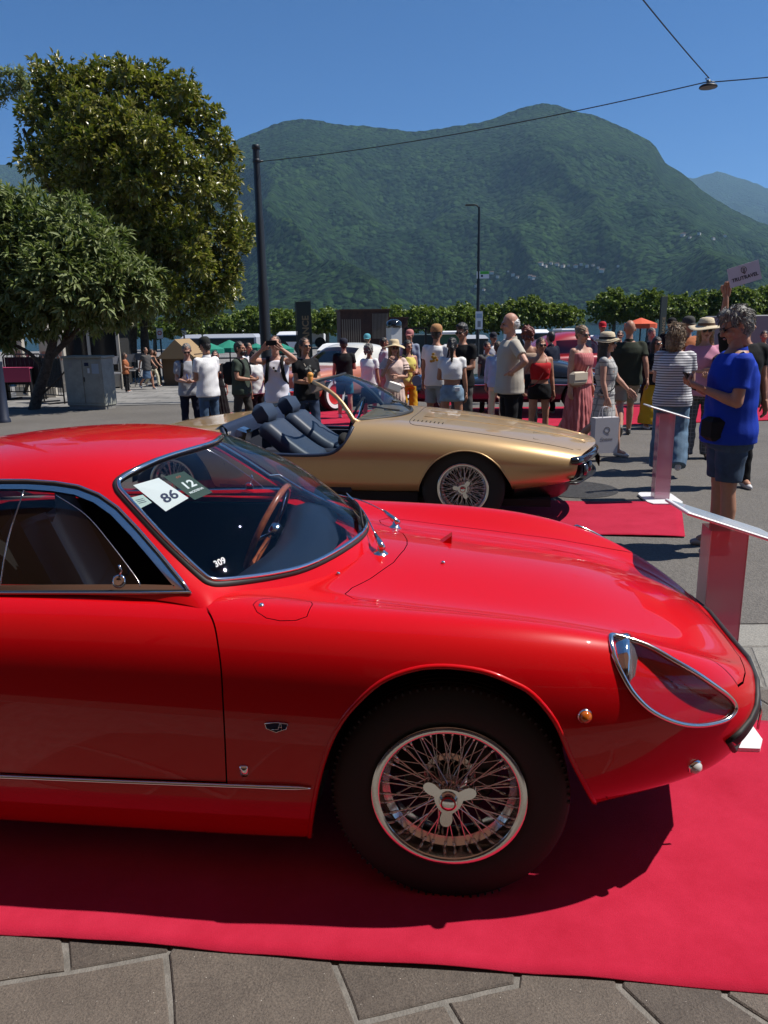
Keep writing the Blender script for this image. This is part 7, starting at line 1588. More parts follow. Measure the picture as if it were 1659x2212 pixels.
    # ---- hair and hats
    hm = hairmat(hair, *HAIRS[hair]) if hair else None
    def HB(m_): return [hc + rot @ Vector(p) for p in m_]
    if hair:
        t = MB()
        if hs in ('short', 'cap', 'hat'): t.ball((0, .020, .030), (.084, .100, .100), 18, 12); t.ball((0, .045, -.02), (.072, .070, .075), 14, 10)
        if hs == 'quiff': t.ball((0, .020, .034), (.086, .102, .102), 18, 12); t.ball((0, .045, -.02), (.074, .070, .08), 14, 10); t.ball((0, -.045, .095), (.06, .055, .04), 12, 8)
        if hs == 'balding': t.ball((0, .050, -.005), (.083, .070, .075), 16, 12)
        if hs in ('bob', 'long', 'longhat', 'wavy'):
            t.ball((0, .022, .034), (.090, .104, .104), 18, 12); e = {'bob': -.13, 'long': -.30, 'longhat': -.28, 'wavy': -.20}[hs]
            cap(t, (0, .075, .02), (0, .085, e), .065, .060)
            for s in (1, -1): cap(t, (s * .066, .020, .03), (s * .078, .030, e * .9), .040, .036); cap(t, (s * .055, .055, 0), (s * .055, .075, e), .05, .045)
        if hs == 'curly':
            t.ball((0, .025, .035), (.100, .112, .110), 18, 12); r9 = random.Random(int(x))
            for k in range(38): a = r9.uniform(0, 6.28); z = r9.uniform(-.10, .13); rr = .10 * math.sqrt(max(.05, 1 - (z / .16) ** 2)); t.ball((rr * math.cos(a) * .95, .03 + rr * abs(math.sin(a)) * 1.0 if z < .06 else .03 + rr * math.sin(a), z + .01), .026, 8, 6)
        if hs in ('pony', 'bun'):
            t.ball((0, .020, .030), (.084, .100, .100), 18, 12); t.ball((0, .045, -.02), (.070, .068, .07), 14, 10)
            if hs == 'pony': cap(t, (0, .115, .03), (0, .145, -.04), .034, .042); cap(t, (0, .145, -.04), (0, .13, -.24), .042, .018)
            else: t.ball((0, .10, .06), (.05, .045, .045), 12, 8)
        if t.v:
            vv, ff = weld(t, .009 if lod < 2 else .013, 1, .0035, 40, seed); keep = []
            def hidden(p):   # leave the face free
                return p[1] < -.042 and p[2] < (.062 if hs != 'quiff' else .055) or (hs in ('short', 'balding', 'pony', 'bun', 'cap', 'hat', 'quiff') and p[2] < .0 and p[1] < .0)
            ff = [q for q in ff if not all(hidden(vv[i]) for i in q)]
            q = MB(); q.add(HB(vv), ff); ho_ = q.build("hair", hm, o, smooth=True)
            if lod == 0 and hs in ('quiff', 'bob', 'balding'):   # loose strands over the cap of hair
                r9 = random.Random(int(x)); q = MB(); L_ = .05 if hs == 'quiff' else .09 if hs == 'bob' else .028
                for k in range(420):
                    p = Vector(vv[r9.randrange(len(vv))])
                    if hidden(p) or (hs != 'bob' and p.z < -.05): continue
                    n_ = (p - V3(0, .02, .02)).normalized(); dn = V3(r9.uniform(-.5, .5), r9.uniform(-.2, .5), -.75 if p.z < .09 else -.1); dn = (dn - n_ * dn.dot(n_)).normalized(); l = L_ * r9.uniform(.6, 1.3); q.tube([p - n_ * .004, p + n_ * .006 + dn * l * .5, p + n_ * r9.uniform(.001, .008) + dn * l], [.0035, .003, .0006], 4, cap=False)
                s2 = MB(); s2.add(HB(q.v), q.f); tag(s2.build("hair_strands", hm, ho_, smooth=True), kind='stuff')
    hat = extra.get('hat') if extra else None
    if hat:
        ht, hcol = hat[0], hat[1]; t = MB()
        if ht in ('straw', 'fedora'):
            br = hat[2] if len(hat) > 2 else .17; m_ = mat("straw_%d" % int(hcol[0] * 99), hcol, .9, var=.15, scale=60, bump=.002, bscale=150); n = 40; prof = [(.001, .165), (.05, .163), (.082, .150), (.095, .11), (.100, .062), (.106, .055), (.14, .052), (br * .8, .044), (br, .034), (br, .030), (.10, .047)]; vs = []
            for r_, z in prof:
                for k in range(n):
                    a = 2 * math.pi * k / n; w = (r_ > .1) * (.022 * math.sin(2 * a + seed) + .010 * math.sin(3 * a)) * (r_ / .2) - (.06 * (r_ - .1) if r_ > .1 and ht == 'straw' else 0); vs.append((r_ * math.cos(a), .014 + r_ * 1.12 * math.sin(a), z + w))
            t.add(vs, [(i * n + k, (i + 1) * n + k, (i + 1) * n + (k + 1) % n, i * n + (k + 1) % n) for i in range(len(prof) - 1) for k in range(n)]); ho = MB(); ho.add(HB(t.v), t.f); ho = ho.build("hat", m_, o, smooth=True)
            if len(hat) > 3: t = MB(); n = 28; vs = [(r_ * math.cos(2 * math.pi * k / n), .014 + r_ * 1.12 * math.sin(2 * math.pi * k / n), z) for r_, z in ((.1045, .058), (.1025, .092)) for k in range(n)]; t.add(HB(vs), [(k, (k + 1) % n, n + (k + 1) % n, n + k) for k in range(n)]); t.build("hat_band", mat("band_%d" % int(hat[3][0] * 99), hat[3], .8), ho, smooth=True)
        else:
            n = 28; prof = [(.090, .022), (.094, .06), (.088, .10), (.065, .132), (.03, .146), (.001, .148)]; vs = [(r_ * math.cos(2 * math.pi * k / n), .016 + r_ * 1.15 * math.sin(2 * math.pi * k / n), z) for r_, z in prof for k in range(n)]; t.add(vs, [(i * n + k, i * n + (k + 1) % n, (i + 1) * n + (k + 1) % n, (i + 1) * n + k) for i in range(len(prof) - 1) for k in range(n)])
            s_ = 1 if ht == 'capback' else -1; vs = []
            for j, y in enumerate((.085, .125, .165)):
                for k in range(9): a = -1 + 2 * k / 8; vs.append((a * (.086 - .012 * j), .010 + s_ * (y - .028 * a * a * (1 + j)), .036 - .012 * j - .012 * a * a))
            t.add(vs, [(j * 9 + k, j * 9 + k + 1, (j + 1) * 9 + k + 1, (j + 1) * 9 + k) for j in range(2) for k in range(8)])
            ho = MB(); ho.add(HB(t.v), t.f); ho.build("cap", cloth("cap%d%d%d" % tuple(int(c * 99) for c in hcol), hcol), o, smooth=True)
    if glasses:
        t = MB()
        for s in (1, -1): t.ball((s * .033, -.101, .001), (.027, .006, .020 if glasses == 'sun' else .017), 12, 8); cap(t, (s * .058, -.094, .006), (s * .083, .01, .010), .003, .003, 5)
        cap(t, (-.01, -.106, .006), (.01, -.106, .006), .003, .003, 5)
        q = MB(); q.add(HB(t.v), t.f)
        q.build("sunglasses" if glasses == 'sun' else "glasses", LENS if glasses == 'sun' else mat("spectacle_frame", (.03, .02, .015), .3), o, smooth=True)
    if extra and 'beard' in extra:
        t = MB(); t.ball((0, -.045, -.075), (.058, .058, .045), 14, 10); vv, ff = weld(t, .009, 1, .002, 40, seed); ff = [q for q in ff if not all(vv[i][2] > -.045 or (vv[i][1] > .02) for i in q)]; q = MB(); q.add(HB(vv), ff); q.build("beard", hairmat('black', *HAIRS['black']), o, smooth=True)
    J = dict(sh=sh, el=el, wr=wr, hc=hc, zt=zt, tor=tor, rot=rot, hd=hd, S=S, an=an, kn=kn, hp=hp, lean=lean_)
    return o, J
def strap(o, J, m, name="strap", s=1, w=.02, both=False, low=.98):
    """shoulder strap lying on the chest and back; s = shoulder it crosses from"""
    zt = J['zt']; le = J['lean']; t = MB()
    P = [le((s * .095, .02, 1.488 + zt)), le((s * .07, -.105, 1.40 + zt)), le((0, -.152, 1.22 + zt)), le((-s * .12, -.14, 1.04 + zt)), le((-s * .19, 0, low + zt))]; t.tube(smooth_open(P, 5), w, 6, flat=(1, .3))
    P = [le((s * .095, .02, 1.488 + zt)), le((s * .06, .112, 1.38 + zt)), le((-s * .05, .142, 1.18 + zt)), le((-s * .19, 0, low + zt))]; t.tube(smooth_open(P, 5), w, 6, flat=(1, .3)); return t.build(name, m, o, smooth=True)
def backpack(o, J, m):
    zt = J['zt']; le = J['lean']; t = MB(); c = le((0, .20, 1.22 + zt)); t.box(c, (.28, .16, .42), Matrix.Rotation(J.get('ln', 0), 3, 'X'), bev=.05); t.build("backpack", m, o, angle=50)
    for s in (1, -1): t = MB(); t.tube(smooth_open([le((s * .10, .12, 1.42 + zt)), le((s * .105, .0, 1.492 + zt)), le((s * .10, -.118, 1.40 + zt)), le((s * .125, -.135, 1.22 + zt)), le((s * .155, -.03, 1.10 + zt))], 5), .026, 6, flat=(1, .35)); t.build("strap", m, o, smooth=True)
def lanyard(o, J, c):
    zt = J['zt']; le = J['lean']; t = MB(); t.tube(smooth_open([le((-.06, .03, 1.49 + zt)), le((-.06, -.10, 1.42 + zt)), le((0, -.160, 1.12 + zt)), le((.06, -.10, 1.42 + zt)), le((.06, .03, 1.49 + zt))], 5), .007, 5, flat=(1, .4)); t.build("lanyard", mat("lanyard_%d" % int(c[2] * 99), c, .7), o)
def held(o, local, name, label, cat, mb, m, rot=None):
    """a thing in somebody's hand: own top-level object, placed at a point of that person's space"""
    W = Matrix.Translation(o.location) @ Matrix.Rotation(o.rotation_euler.z, 4, 'Z') @ Matrix.Scale(o.scale.x, 4); p = W @ Vector(local); q = mb.build(name, m, None, angle=40); q.location = p; q.rotation_euler = (0, 0, o.rotation_euler.z); q.scale = o.scale
    if rot: q.rotation_euler = (rot[0], rot[1], rot[2] + o.rotation_euler.z)
    return tag(q, label, cat)
NVY = (.010, .014, .03); BLK = (.010, .010, .011); JEAN = (.055, .095, .16); LJEAN = (.20, .30, .40); WHT = (.78, .77, .76)
GB = "visitors in the crowd behind the gold car"
DENIM = mat("cloth_denim_mid", (.050, .095, .165), .9, var=.35, scale=7, bump=.001, bscale=200); DENIML = mat("cloth_denim_light", (.22, .32, .42), .9, var=.25, scale=7, bump=.001, bscale=200); DENIMD = mat("cloth_denim_dark", (.018, .035, .075), .9, var=.35, scale=6, bump=.001, bscale=200)
BAGB = cloth("black_bag", BLK); BEIGE = mat("beige_leather", (.52, .44, .33), .6)
# --- left part
o, J = person(402, 742, 11.4, 15, "person in grey polo with blue lanyard, dark trousers and backpack straps", 'fair', 'grey', 'short', ('polo', 'lightgrey', (.34, .35, .37)), ('trousers', 'ink', NVY), ('low', 'low'), nod=22, glasses='sun', group=GB, fat=1.06); lanyard(o, J, (.03, .12, .45)); backpack(o, J, BAGB)
person(442, 730, 10.7, -130, "person in white polo and dark cap seen from behind, blue jeans", 'tan', 'black', 'cap', ('polo', 'white', WHT), ('jeans', 'denim', JEAN, DENIM), ('low', 'low'), nod=18, group=GB, extra={'hat': ('cap', (.02, .022, .02))})
person(464, 757, 13.0, 10, "person all in black with dark sunglasses behind the white polo", 'fair', 'black', 'bun', ('dress', 'black', BLK), ('none', '', BLK), ('down', 'down'), fem=True, glasses='sun', group=GB)
o, J = person(516, 736, 11.4, 72, "bearded person in dark green T-shirt holding a phone low", 'tan', 'black', 'short', ('tee', 'dkgreen', (.045, .060, .045)), ('trousers', 'taupe', (.050, .044, .040)), ('low', 'low'), group=GB, extra={'beard': 1}, fat=1.04, legs='step'); backpack(o, J, BAGB)
person(536, 740, 14.2, 40, "dark haired person in white behind the bearded man's shoulder", 'olive', 'black', 'short', ('tee', 'white', WHT), ('trousers', 'black', BLK), ('down', 'down'), group=GB, lod=2)
person(549, 757, 12.3, 60, "dark haired person in black and white top beside the photographer's elbow", 'olive', 'black', 'long', ('tee', 'offwhite', (.6, .6, .58)), ('trousers', 'black', BLK), ('low', 'down'), fem=True, group=GB)
o, J = person(593, 724, 9.5, 0, "person in white sleeveless top and light jeans holding a phone up to photograph", 'fair', 'brown', 'short', ('tank', 'whitelav', (.72, .70, .76)), ('jeans', 'ljean', LJEAN, DENIML), ('camera', 'camera'), nod=-16, group=GB, legs='wide'); backpack(o, J, BAGB)
t = MB(); zt = J['zt']
for s in (1, -1): t.ball((s * .016, 0, -.02 * s - .01), (.014, .006, .018), 8, 6)
t.tube([(0, 0, .03), (0, 0, -.05)], .003, 5); held(o, (0.0, -.145, 1.33 + zt), "sunglasses", "sunglasses hooked on the white sleeveless top's neckline", "sunglasses", t, LENS)
t = MB(); t.box((0, 0, 0), (.15, .010, .074), bev=.004); w = (J['wr'][1] + J['wr'][-1]) / 2; held(o, (w.x, w.y - .035, w.z + .075), "phone", "black phone held up in both hands by the person in white top", "phone", t, BLACK)
o, J = person(657, 728, 10.1, 35, "person in black printed T-shirt and dark jeans with beige strap", 'tan', 'brown', 'pony', ('tee', 'black', BLK), ('jeans', 'djean', JEAN, DENIMD), ('fold', 'low'), fem=True, glasses='sun', group=GB, legs='step', fat=1.04); strap(o, J, BEIGE, s=-1)
t = MB()
for k in range(16): a = random.uniform(0, 6.28); r_ = random.uniform(0, .09); t.ball((r_ * math.cos(a), -.152 - .01 * random.random() + .10 * (r_ * math.cos(a)) ** 2 * 8, 1.30 + J['zt'] + r_ * .8 * math.sin(a)), (.022, .006, .018), 8, 5)
t.build("shirt_print", mat("grey_print", (.20, .21, .19), .9), o, kind='stuff')
t = MB(); t.box((0, 0, 0), (.26, .06, .17), Matrix.Rotation(-.25, 3, 'Y'), bev=.02); held(o, (.05, -.26, 1.06 + J['zt']), "clutch_bag", "taupe clutch held by the person in the black printed T-shirt", "bag", t, mat("taupe_leather", (.16, .12, .10), .6))
t = MB(); t.lathe([(.03, -.06), (.045, .04), (.04, .05)], 14); t.ball((0, 0, .07), (.05, .05, .045), 10, 8); held(o, (-.09, -.30, 1.17 + J['zt']), "ice_cream", "yellow and orange ice cream cup above the taupe clutch", "ice cream", t, mat("ice_cream", (.75, .45, .08), .6, col2=(.75, .2, .05), scale=18))
person(742, 732, 13.8, 178, "person in black T-shirt and navy cap seen from behind, teal shorts", 'fair', 'brown', 'cap', ('tee', 'black', BLK), ('shorts', 'teal', (.03, .18, .24)), ('down', 'fold'), group=GB, extra={'hat': ('cap', (.02, .022, .035))}, fat=1.05)
person(793, 722, 17.0, 170, "person in white top and turquoise cap by the brown hut", 'fair', 'brown', 'cap', ('tee', 'white', WHT), ('trousers', 'black', BLK), ('down', 'down'), group=GB, lod=2, extra={'hat': ('capback', (.10, .32, .38))}, fat=1.1)
person(797, 744, 12.9, 150, "person with grey curls, white T-shirt and black skirt seen from behind", 'tan', 'grey', 'curly', ('tee', 'white', WHT), ('skirt', 'black', BLK), ('low', 'down'), fem=True, group=GB, fat=1.05)
person(829, 729, 14.6, 100, "person in pale mauve shirt behind the straw hat", 'tan', 'black', 'short', ('shirt', 'mauve', (.42, .38, .42)), ('trousers', 'stone', (.36, .32, .27)), ('down', 'down'), group=GB)
o, J = person(851, 737, 11.2, 12, "person in cream ruffled dress and wide straw hat, hand at chin", 'fair', 'blond', 'longhat', ('dress', 'blush', (.66, .50, .44)), ('none', '', BLK), ('fold', 'chin'), fem=True, glasses='sun', group=GB, extra={'hat': ('straw', (.58, .46, .28), .20)}, fat=1.1)
for s in (1, -1):
    for k in range(3):
        t = MB(); n = 20; p = J['sh'][s].lerp(J['el'][s], .12 + .16 * k); vs = []
        for r_, dz in ((.070, .03), (.105, -.02)):
            for j in range(n): a = 2 * math.pi * j / n; q = r_ * (1 + .10 * math.sin(a * 7 + k)); vs.append(p + V3(q * math.cos(a), q * math.sin(a), dz))
        t.add(vs, [(j, (j + 1) % n, n + (j + 1) % n, n + j) for j in range(n)]); t.build("ruffle", cloth("blush", (.66, .50, .44)), o, smooth=True)
t = MB(); t.box((0, 0, 0), (.24, .07, .17), Matrix.Rotation(.35, 3, 'Y'), bev=.025); held(o, (-.05, -.20, .98 + J['zt']), "handbag", "white handbag against the cream ruffled dress", "bag", t, mat("white_leather", (.68, .65, .60), .5))
o, J = person(881, 735, 12.8, 25, "person in yellow top and mustard trousers with dark hair", 'tan', 'black', 'long', ('tank', 'lemon', (.62, .52, .13)), ('wideleg', 'mustard', (.50, .30, .02)), ('low', 'down'), fem=True, group=GB)
t = MB(); t.lathe([(.001, .006), (.11, .006), (.115, 0), (.11, -.006), (.001, -.006)], 28, 'Y'); t.box((0, 0, -.15), (.02, .012, .12)); held(o, (.03, -.34, .96 + J['zt']), "hand_fan", "round navy hand fan in front of mustard trousers", "fan", t, mat("navy_card", (.012, .022, .06), .7))
person(885, 713, 15.5, -20, "person with pink scarf and dusty pink cap beside the black frame", 'tan', 'brown', 'cap', ('shirt', 'greyblue', (.25, .28, .36)), ('trousers', 'black', BLK), ('down', 'down'), fem=True, group=GB, lod=2, extra={'hat': ('cap', (.45, .18, .17))})
# --- middle
o, J = person(943, 702, 11.3, 152, "person in white T-shirt with flower print on the back and tan cap", 'tan', 'black', 'cap', ('tee', 'white', WHT), ('shorts', 'slate', (.27, .32, .36)), ('down', 'down'), group=GB, extra={'hat': ('cap', (.38, .20, .09))})
t = MB()
for k in range(9): a = k * .7; t.ball((-.02 + .05 * math.cos(a) * (k % 3) * .6, .152, 1.26 + .05 * math.sin(a) * (k % 3) * .7), (.026, .006, .020), 8, 5)
t.build("shirt_print", mat("orange_print", (.62, .22, .02), .9, col2=(.5, .38, .05), scale=14), o, kind='stuff')
o, J = person(977, 729, 10.2, 172, "person in white crop top and denim shorts with dark ponytail", 'tan', 'black', 'pony', ('crop', 'white', WHT), ('minishorts', 'denimshort', LJEAN, DENIML), ('fold', 'down'), fem=True, group=GB)
t = MB(); t.box((0, 0, 0), (.08, .012, .06), bev=.004); held(o, (-.09, .145, .98 + J['zt']), "phone", "phone in a white case tucked into the denim shorts' back pocket", "phone", t, WHITE_PAPER)
person(999, 698, 10.9, -38, "person in black T-shirt and glasses looking down, grey trousers", 'tan', 'black', 'quiff', ('tee', 'black', BLK), ('trousers', 'grey', (.075, .072, .07)), ('low', 'low'), nod=14, glasses='clear', group=GB)
person(1076, 737, 12.2, 160, "person in pale blue shirt and cream trousers beside the old man", 'tan', 'brown', 'short', ('shirt', 'paleblue', (.34, .44, .60)), ('trousers', 'cream', (.58, .53, .38)), ('down', 'down'), group=GB)
person(1066, 719, 16.0, 20, "person in white T-shirt and dark cap deeper in the crowd", 'tan', 'black', 'cap', ('tee', 'white', WHT), ('trousers', 'grey', (.075, .072, .07)), ('down', 'down'), group=GB, lod=2, extra={'hat': ('cap', (.03, .03, .04))})
person(1052, 738, 14.0, 30, "dark haired person partly hidden by the black T-shirt", 'tan', 'black', 'short', ('tee', 'grey', (.2, .2, .22)), ('trousers', 'black', BLK), ('down', 'down'), group=GB, lod=2)
o, J = person(1104, 676, 9.2, -82, "tall old person with balding white hair, beige polo, hand on hip", 'fair', 'white', 'balding', ('polo', 'beige', (.47, .43, .36)), ('trousers', 'black', BLK), ('hip', 'down'), group=GB, nod=6, lean=-.0, fat=1.08, lod=0)
person(1141, 706, 11.2, 165, "person with curly auburn hair just behind the beige polo", 'tan', 'red', 'curly', ('strap', 'tan', (.42, .30, .22)), ('trousers', 'black', BLK), ('hip', 'hip'), fem=True, group=GB)
o, J = person(1169, 729, 10.4, 8, "person in red strappy top, sunglasses and black shorts", 'tan', 'brown', 'bun', ('strap', 'scarlet', (.42, .015, .02)), ('minishorts', 'black', BLK), ('down', 'wide'), fem=True, glasses='sun', group=GB, fat=1.06); strap(o, J, mat("red_cord", (.35, .03, .03), .7), s=1, w=.006)
person(1190, 716, 14.0, -150, "person in navy jacket turned away behind the red top", 'fair', 'black', 'short', ('shirt', 'navy', NVY), ('trousers', 'black', BLK), ('down', 'down'), group=GB, lod=2)
o, J = person(1258, 701, 10.1, 35, "person in long pink pleated dress carrying a beige shoulder bag", 'fair', 'dkblond', 'bun', ('strapdress', 'rose', (.50, .15, .15), striped('rose_pleats', (.52, .16, .16), (.40, .10, .10), 26, 0)), ('none', '', BLK), ('down', 'down'), fem=True, glasses='sun', group=GB, fat=1.12, legs='step', nod=8); strap(o, J, BEIGE, s=1, w=.007)
t = MB(); t.box((0, 0, 0), (.27, .10, .19), bev=.035); t.box((0, -.055, .03), (.27, .012, .11), bev=.005); held(o, (-.19, -.13, 1.05 + J['zt']), "shoulder_bag", "beige shoulder bag at the hip of the pink dress", "bag", t, BEIGE)
o, J = person(1313, 716, 9.3, 62, "person in grey checked mini dress and straw fedora striding right", 'fair', 'black', 'longhat', ('mini', 'check', (.4, .4, .4), checked('grey_check', (.42, .41, .39), (.20, .20, .20), .085)), ('none', '', BLK), ('swingf', 'carry'), fem=True, glasses='sun', group=GB, legs='walk', extra={'hat': ('fedora', (.60, .50, .34), .165, (.03, .025, .02))}, fat=1.06, shoes=(.72, .70, .66)); strap(o, J, BAGB, s=1, w=.010)
# paper bag in her hand
wr_ = Matrix.Translation(o.location) @ Matrix.Rotation(o.rotation_euler.z, 4, 'Z') @ Matrix.Scale(o.scale.x, 4) @ (J['wr'][-1] + J['hd'][-1] * .08)
pb = thing("paper_bag", "pale grey paper carrier bag hanging beside the gold car's nose", "bag", (wr_.x - .05, wr_.y - .08, wr_.z - .56), R(12)); PB = mat("paper_bag", (.52, .50, .52), .75)
t = MB(); t.prism([(-.15, -.055), (.15, -.055), (.15, .055), (-.15, .055)], 0, .42, lambda a, b, h: (a, b, h)); t.build("bag_body", PB, pb)
for s in (-1, 1): t = MB(); t.tube(smooth_open([(-.06, s * .05, .42), (-.045, s * .02, .53), (.045, s * .02, .53), (.06, s * .05, .42)], 5), .004, 5); t.build("handle", PB, pb, smooth=True)
mat("grey_ink", (.16, .15, .16), .7); textobj("Q", .11, "grey_ink", "printed_emblem", pb, (0, -.0565, .27), (1, 0, 0), (0, 0, 1), .0004); textobj("Queens", .05, "grey_ink", "printed_word", pb, (0, -.0565, .17), (1, 0, 0), (0, 0, 1), .0004)
person(1362, 686, 11.0, 168, "broad person in dark green polo and khaki shorts walking away", 'tan', None, 'bald', ('polo', 'olive', (.028, .034, .022)), ('shorts', 'khaki', (.28, .24, .18)), ('swingf', 'swingb'), group=GB, legs='walkr', fat=1.16, shoes=(.08, .08, .07))
person(1302, 696, 18.0, 0, "person in red cap and pale top far back left of the green polo", 'tan', 'black', 'cap', ('tee', 'white', WHT), ('trousers', 'black', BLK), ('down', 'down'), group=GB, lod=2, extra={'hat': ('cap', (.45, .02, .03))})
person(1340, 714, 16.5, -20, "short haired person with sunglasses just left of the green polo's shoulder", 'fair', 'brown', 'short', ('tee', 'grey', (.2, .2, .22)), ('trousers', 'black', BLK), ('down', 'down'), group=GB, lod=2, glasses='sun')
# --- right part
person(1408, 708, 15.0, 20, "grey haired person looking down below the orange parasol", 'fair', 'grey', 'short', ('tee', 'black', BLK), ('trousers', 'black', BLK), ('low', 'low'), group=GB, lod=2, nod=15)
o, J = person(1420, 728, 11.8, 10, "dark haired person in black top and long mustard skirt", 'tan', 'black', 'long', ('blouse', 'black', BLK), ('none', '', BLK), ('low', 'low'), fem=True, glasses='sun', group=GB)
t = MB(); rings(t, [(V3(0, .004, z + J['zt']), rx, ry) for z, rx, ry in ((.12, .27, .24), (.5, .235, .19), (.8, .19, .14), (1.03, .15, .112))], 30); vv, ff = weld(t, .016, 1, .006, 7, 2); q = MB(); q.add(vv, ff); q.build("skirt", cloth("mustard", (.50, .30, .02)), o, smooth=True)
o, J = person(1464, 698, 8.2, 158, "person in striped T-shirt and wide blue jeans with blond bob, from behind", 'fair', 'dkblond', 'bob', ('tee', 'stripe', WHT, striped('breton', (.66, .65, .65), (.09, .09, .11), 34, 2, .62)), ('wideleg', 'denim', JEAN, mat("cloth_denim_wash", (.10, .17, .25), .9, var=.35, scale=6, bump=.001, bscale=200)), ('low', 'low'), fem=True, group=GB, fat=1.14, lod=0, legs='step', shoes=(.66, .65, .64), turn=-20)
o, J = person(1527, 692, 9.1, -14, "person in pink top, patterned trousers and wide brimmed sun hat with leopard band", 'fair', 'blond', 'longhat', ('tee', 'pink', (.55, .24, .34)), ('wideleg', 'pattern', (.3, .3, .32), checked('grey_pattern', (.085, .085, .09), (.22, .21, .22), .05)), ('low', 'fold'), fem=True, glasses='sun', group=GB, extra={'hat': ('straw', (.60, .50, .34), .215, (.10, .055, .03))}, fat=1.14, shoes=(.03, .03, .03)); lanyard(o, J, (.05, .06, .30))
t = MB(); t.box((0, 0, 0), (.20, .14, .34), Matrix.Rotation(.12, 3, 'Y'), bev=.05); held(o, (.17, -.17, 1.20 + J['zt']), "tote_bag", "black bag on the arm of the person in the sun hat", "bag", t, BAGB)
t = MB(); t.tube(smooth_open([(0, 0, 0), (.02, -.03, -.14), (-.02, -.02, -.28), (.015, 0, -.40)], 5), [.045] * 15 + [.02], 8, flat=(1, .4)); held(o, (.06, -.20, .86 + J['zt']), "scarf", "green patterned scarf dangling in front of the grey trousers", "scarf", t, mat("green_scarf", (.03, .20, .10), .8, col2=(.45, .42, .05), scale=22))
person(1489, 685, 12.2, 30, "person in dark grey cap behind the striped T-shirt", 'tan', 'black', 'cap', ('tee', 'rust', (.35, .12, .05)), ('trousers', 'black', BLK), ('down', 'down'), group=GB, extra={'hat': ('cap', (.06, .06, .055))})
person(1452, 688, 15.5, 0, "person in black cap left of the grey cap", 'tan', 'black', 'cap', ('tee', 'black', BLK), ('trousers', 'black', BLK), ('down', 'down'), group=GB, lod=2, extra={'hat': ('cap', (.015, .015, .015))})
BLUE = cloth("royal_blue", (.008, .038, .36), rough=.8)
o, J = person(1598, 664, 5.28, -97, "large near person in royal blue polo and denim shorts typing on a phone", 'tan', 'grey', 'quiff', ('polo', 'royal', (.01, .03, .3), BLUE), ('shorts', 'djean2', JEAN, mat("cloth_denim_short", (.030, .055, .095), .9, var=.35, scale=7, bump=.001, bscale=200)), ('phone', 'phone'), nod=20, glasses='clear', fat=1.18, lod=0, legs='stand', shoes=(.30, .29, .28)); strap(o, J, mat("navy_strap", (.01, .012, .03), .6), s=1, w=.010)
t = MB(); t.box((0, 0, 0), (.075, .010, .155), bev=.004); w = (J['wr'][1] + J['wr'][-1]) / 2; held(o, (w.x, w.y - .075, w.z + .05), "phone", "black phone in the hands of the person in royal blue", "phone", t, BLACK, rot=(.55, 0, 0))
t = MB(); t.box((0, 0, 0), (.15, .10, .17), bev=.03); held(o, (.13, -.15, .95 + J['zt']), "belt_bag", "black belt bag under the royal blue polo", "bag", t, BAGB, rot=(0, 0, .2))
o2, J2 = person(1615, 672, 7.4, 0, "person behind the royal blue polo raising a white sign", 'tan', 'black', 'short', ('tee', 'black', BLK), ('trousers', 'black', BLK), ('down', 'raise'), group=GB)
person(1652, 714, 14.5, -20, "person in dark navy top at the right edge of the photo", 'tan', 'black', 'short', ('tee', 'navy', NVY), ('trousers', 'black', BLK), ('down', 'low'), group=GB, lod=2)
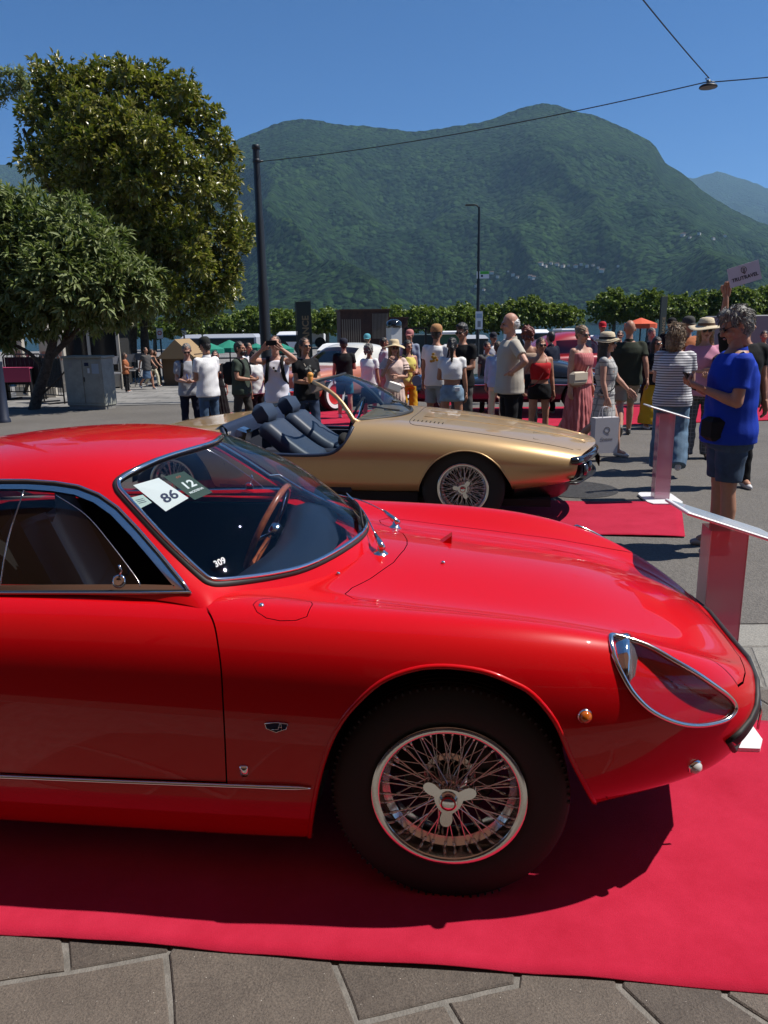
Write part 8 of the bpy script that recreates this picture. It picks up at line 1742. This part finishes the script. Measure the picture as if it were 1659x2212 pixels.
# travel sign
c = AT(1608, 592, 7.05); c2 = (AT(1641, 562, 7.05) - AT(1573, 583, 7.05)); sg = thing("travel_sign", "white hand held travel sign with pin emblem raised above the crowd", "sign", c)
ang = math.atan2(c2.z, c2.x); wd = c2.length; ht = wd * .60; rot = Matrix.Rotation(-ang, 3, 'Y'); t = MB(); t.box((0, 0, 0), (wd, .006, ht), rot); t.build("board", mat("sign_card", (.62, .58, .64), .6), sg)
xd = rot @ V3(1, 0, 0); yd = rot @ V3(0, 0, 1); mat("sign_ink", (.015, .013, .02), .6)
textobj("TRUTRAVEL", wd * .155, "sign_ink", "printed_word", sg, rot @ V3(0, -.004, -ht * .17), xd, yd, .0004, bold=True)
t = MB(); P = [rot @ V3(wd * .085 * math.sin(a) * (1 if math.cos(a) > -.35 else (1 + math.cos(a)) / .65), -.004, ht * .22 + wd * .10 * (math.cos(a) if math.cos(a) > -.35 else math.cos(a) * 1.25)) for a in [2 * math.pi * k / 40 for k in range(40)]]; t.tube(P, wd * .0085, 5, closed=True)
for s in (-1, 1): t.tube([rot @ V3(s * wd * .055, -.004, ht * .30), rot @ V3(s * wd * .016, -.004, ht * .30), rot @ V3(s * wd * .016, -.004, ht * .04)], wd * .008, 5)
t.build("printed_emblem", MATS["sign_ink"], sg)
# --- far left, under the trees
GL = "people sitting and strolling under the left trees"
person(58, 757, 19.5, 60, "person in pale mint shirt seen between the pavilion posts", 'fair', 'grey', 'short', ('shirt', 'mint', (.42, .52, .48)), ('trousers', 'khaki', (.28, .24, .18)), ('low', 'low'), group=GL, lod=2, legs='step')
person(33, 764, 20.5, 150, "dark haired person behind the pink table", 'tan', 'black', 'short', ('tee', 'black', BLK), ('trousers', 'black', BLK), ('down', 'down'), group=GL, lod=2)
for i, (x, y, Y, f_, lb, tp, bt, hr) in enumerate([(313, 748, 21.5, 60, "person in denim skirt walking past the magnolia trunk", ('tee', 'grey', (.2, .2, .22)), ('skirt', 'denimskirt', JEAN, DENIM), 'black'), (326, 752, 22.5, 70, "person in black vest and pale trousers right of the magnolia trunk", ('tank', 'black', BLK), ('trousers', 'cream', (.58, .53, .38)), 'brown'), (334, 756, 23.5, 60, "long haired person in dark clothes rightmost by the magnolia", ('tee', 'black', BLK), ('minishorts', 'black', BLK), 'brown'), (268, 762, 20.5, 90, "person in rust top sitting in the magnolia's shade", ('tee', 'rust', (.35, .12, .05)), ('trousers', 'black', BLK), 'brown')]):
    person(x, y, Y, f_, lb, 'tan', hr, 'long' if i else 'short', tp, bt, ('swingf', 'swingb') if i < 3 else ('low', 'low'), group=GL, lod=2, legs='walk' if i < 3 else 'stand', fem=i != 0)
hb = hz.build("haze", haze(.00009), kind='stuff')
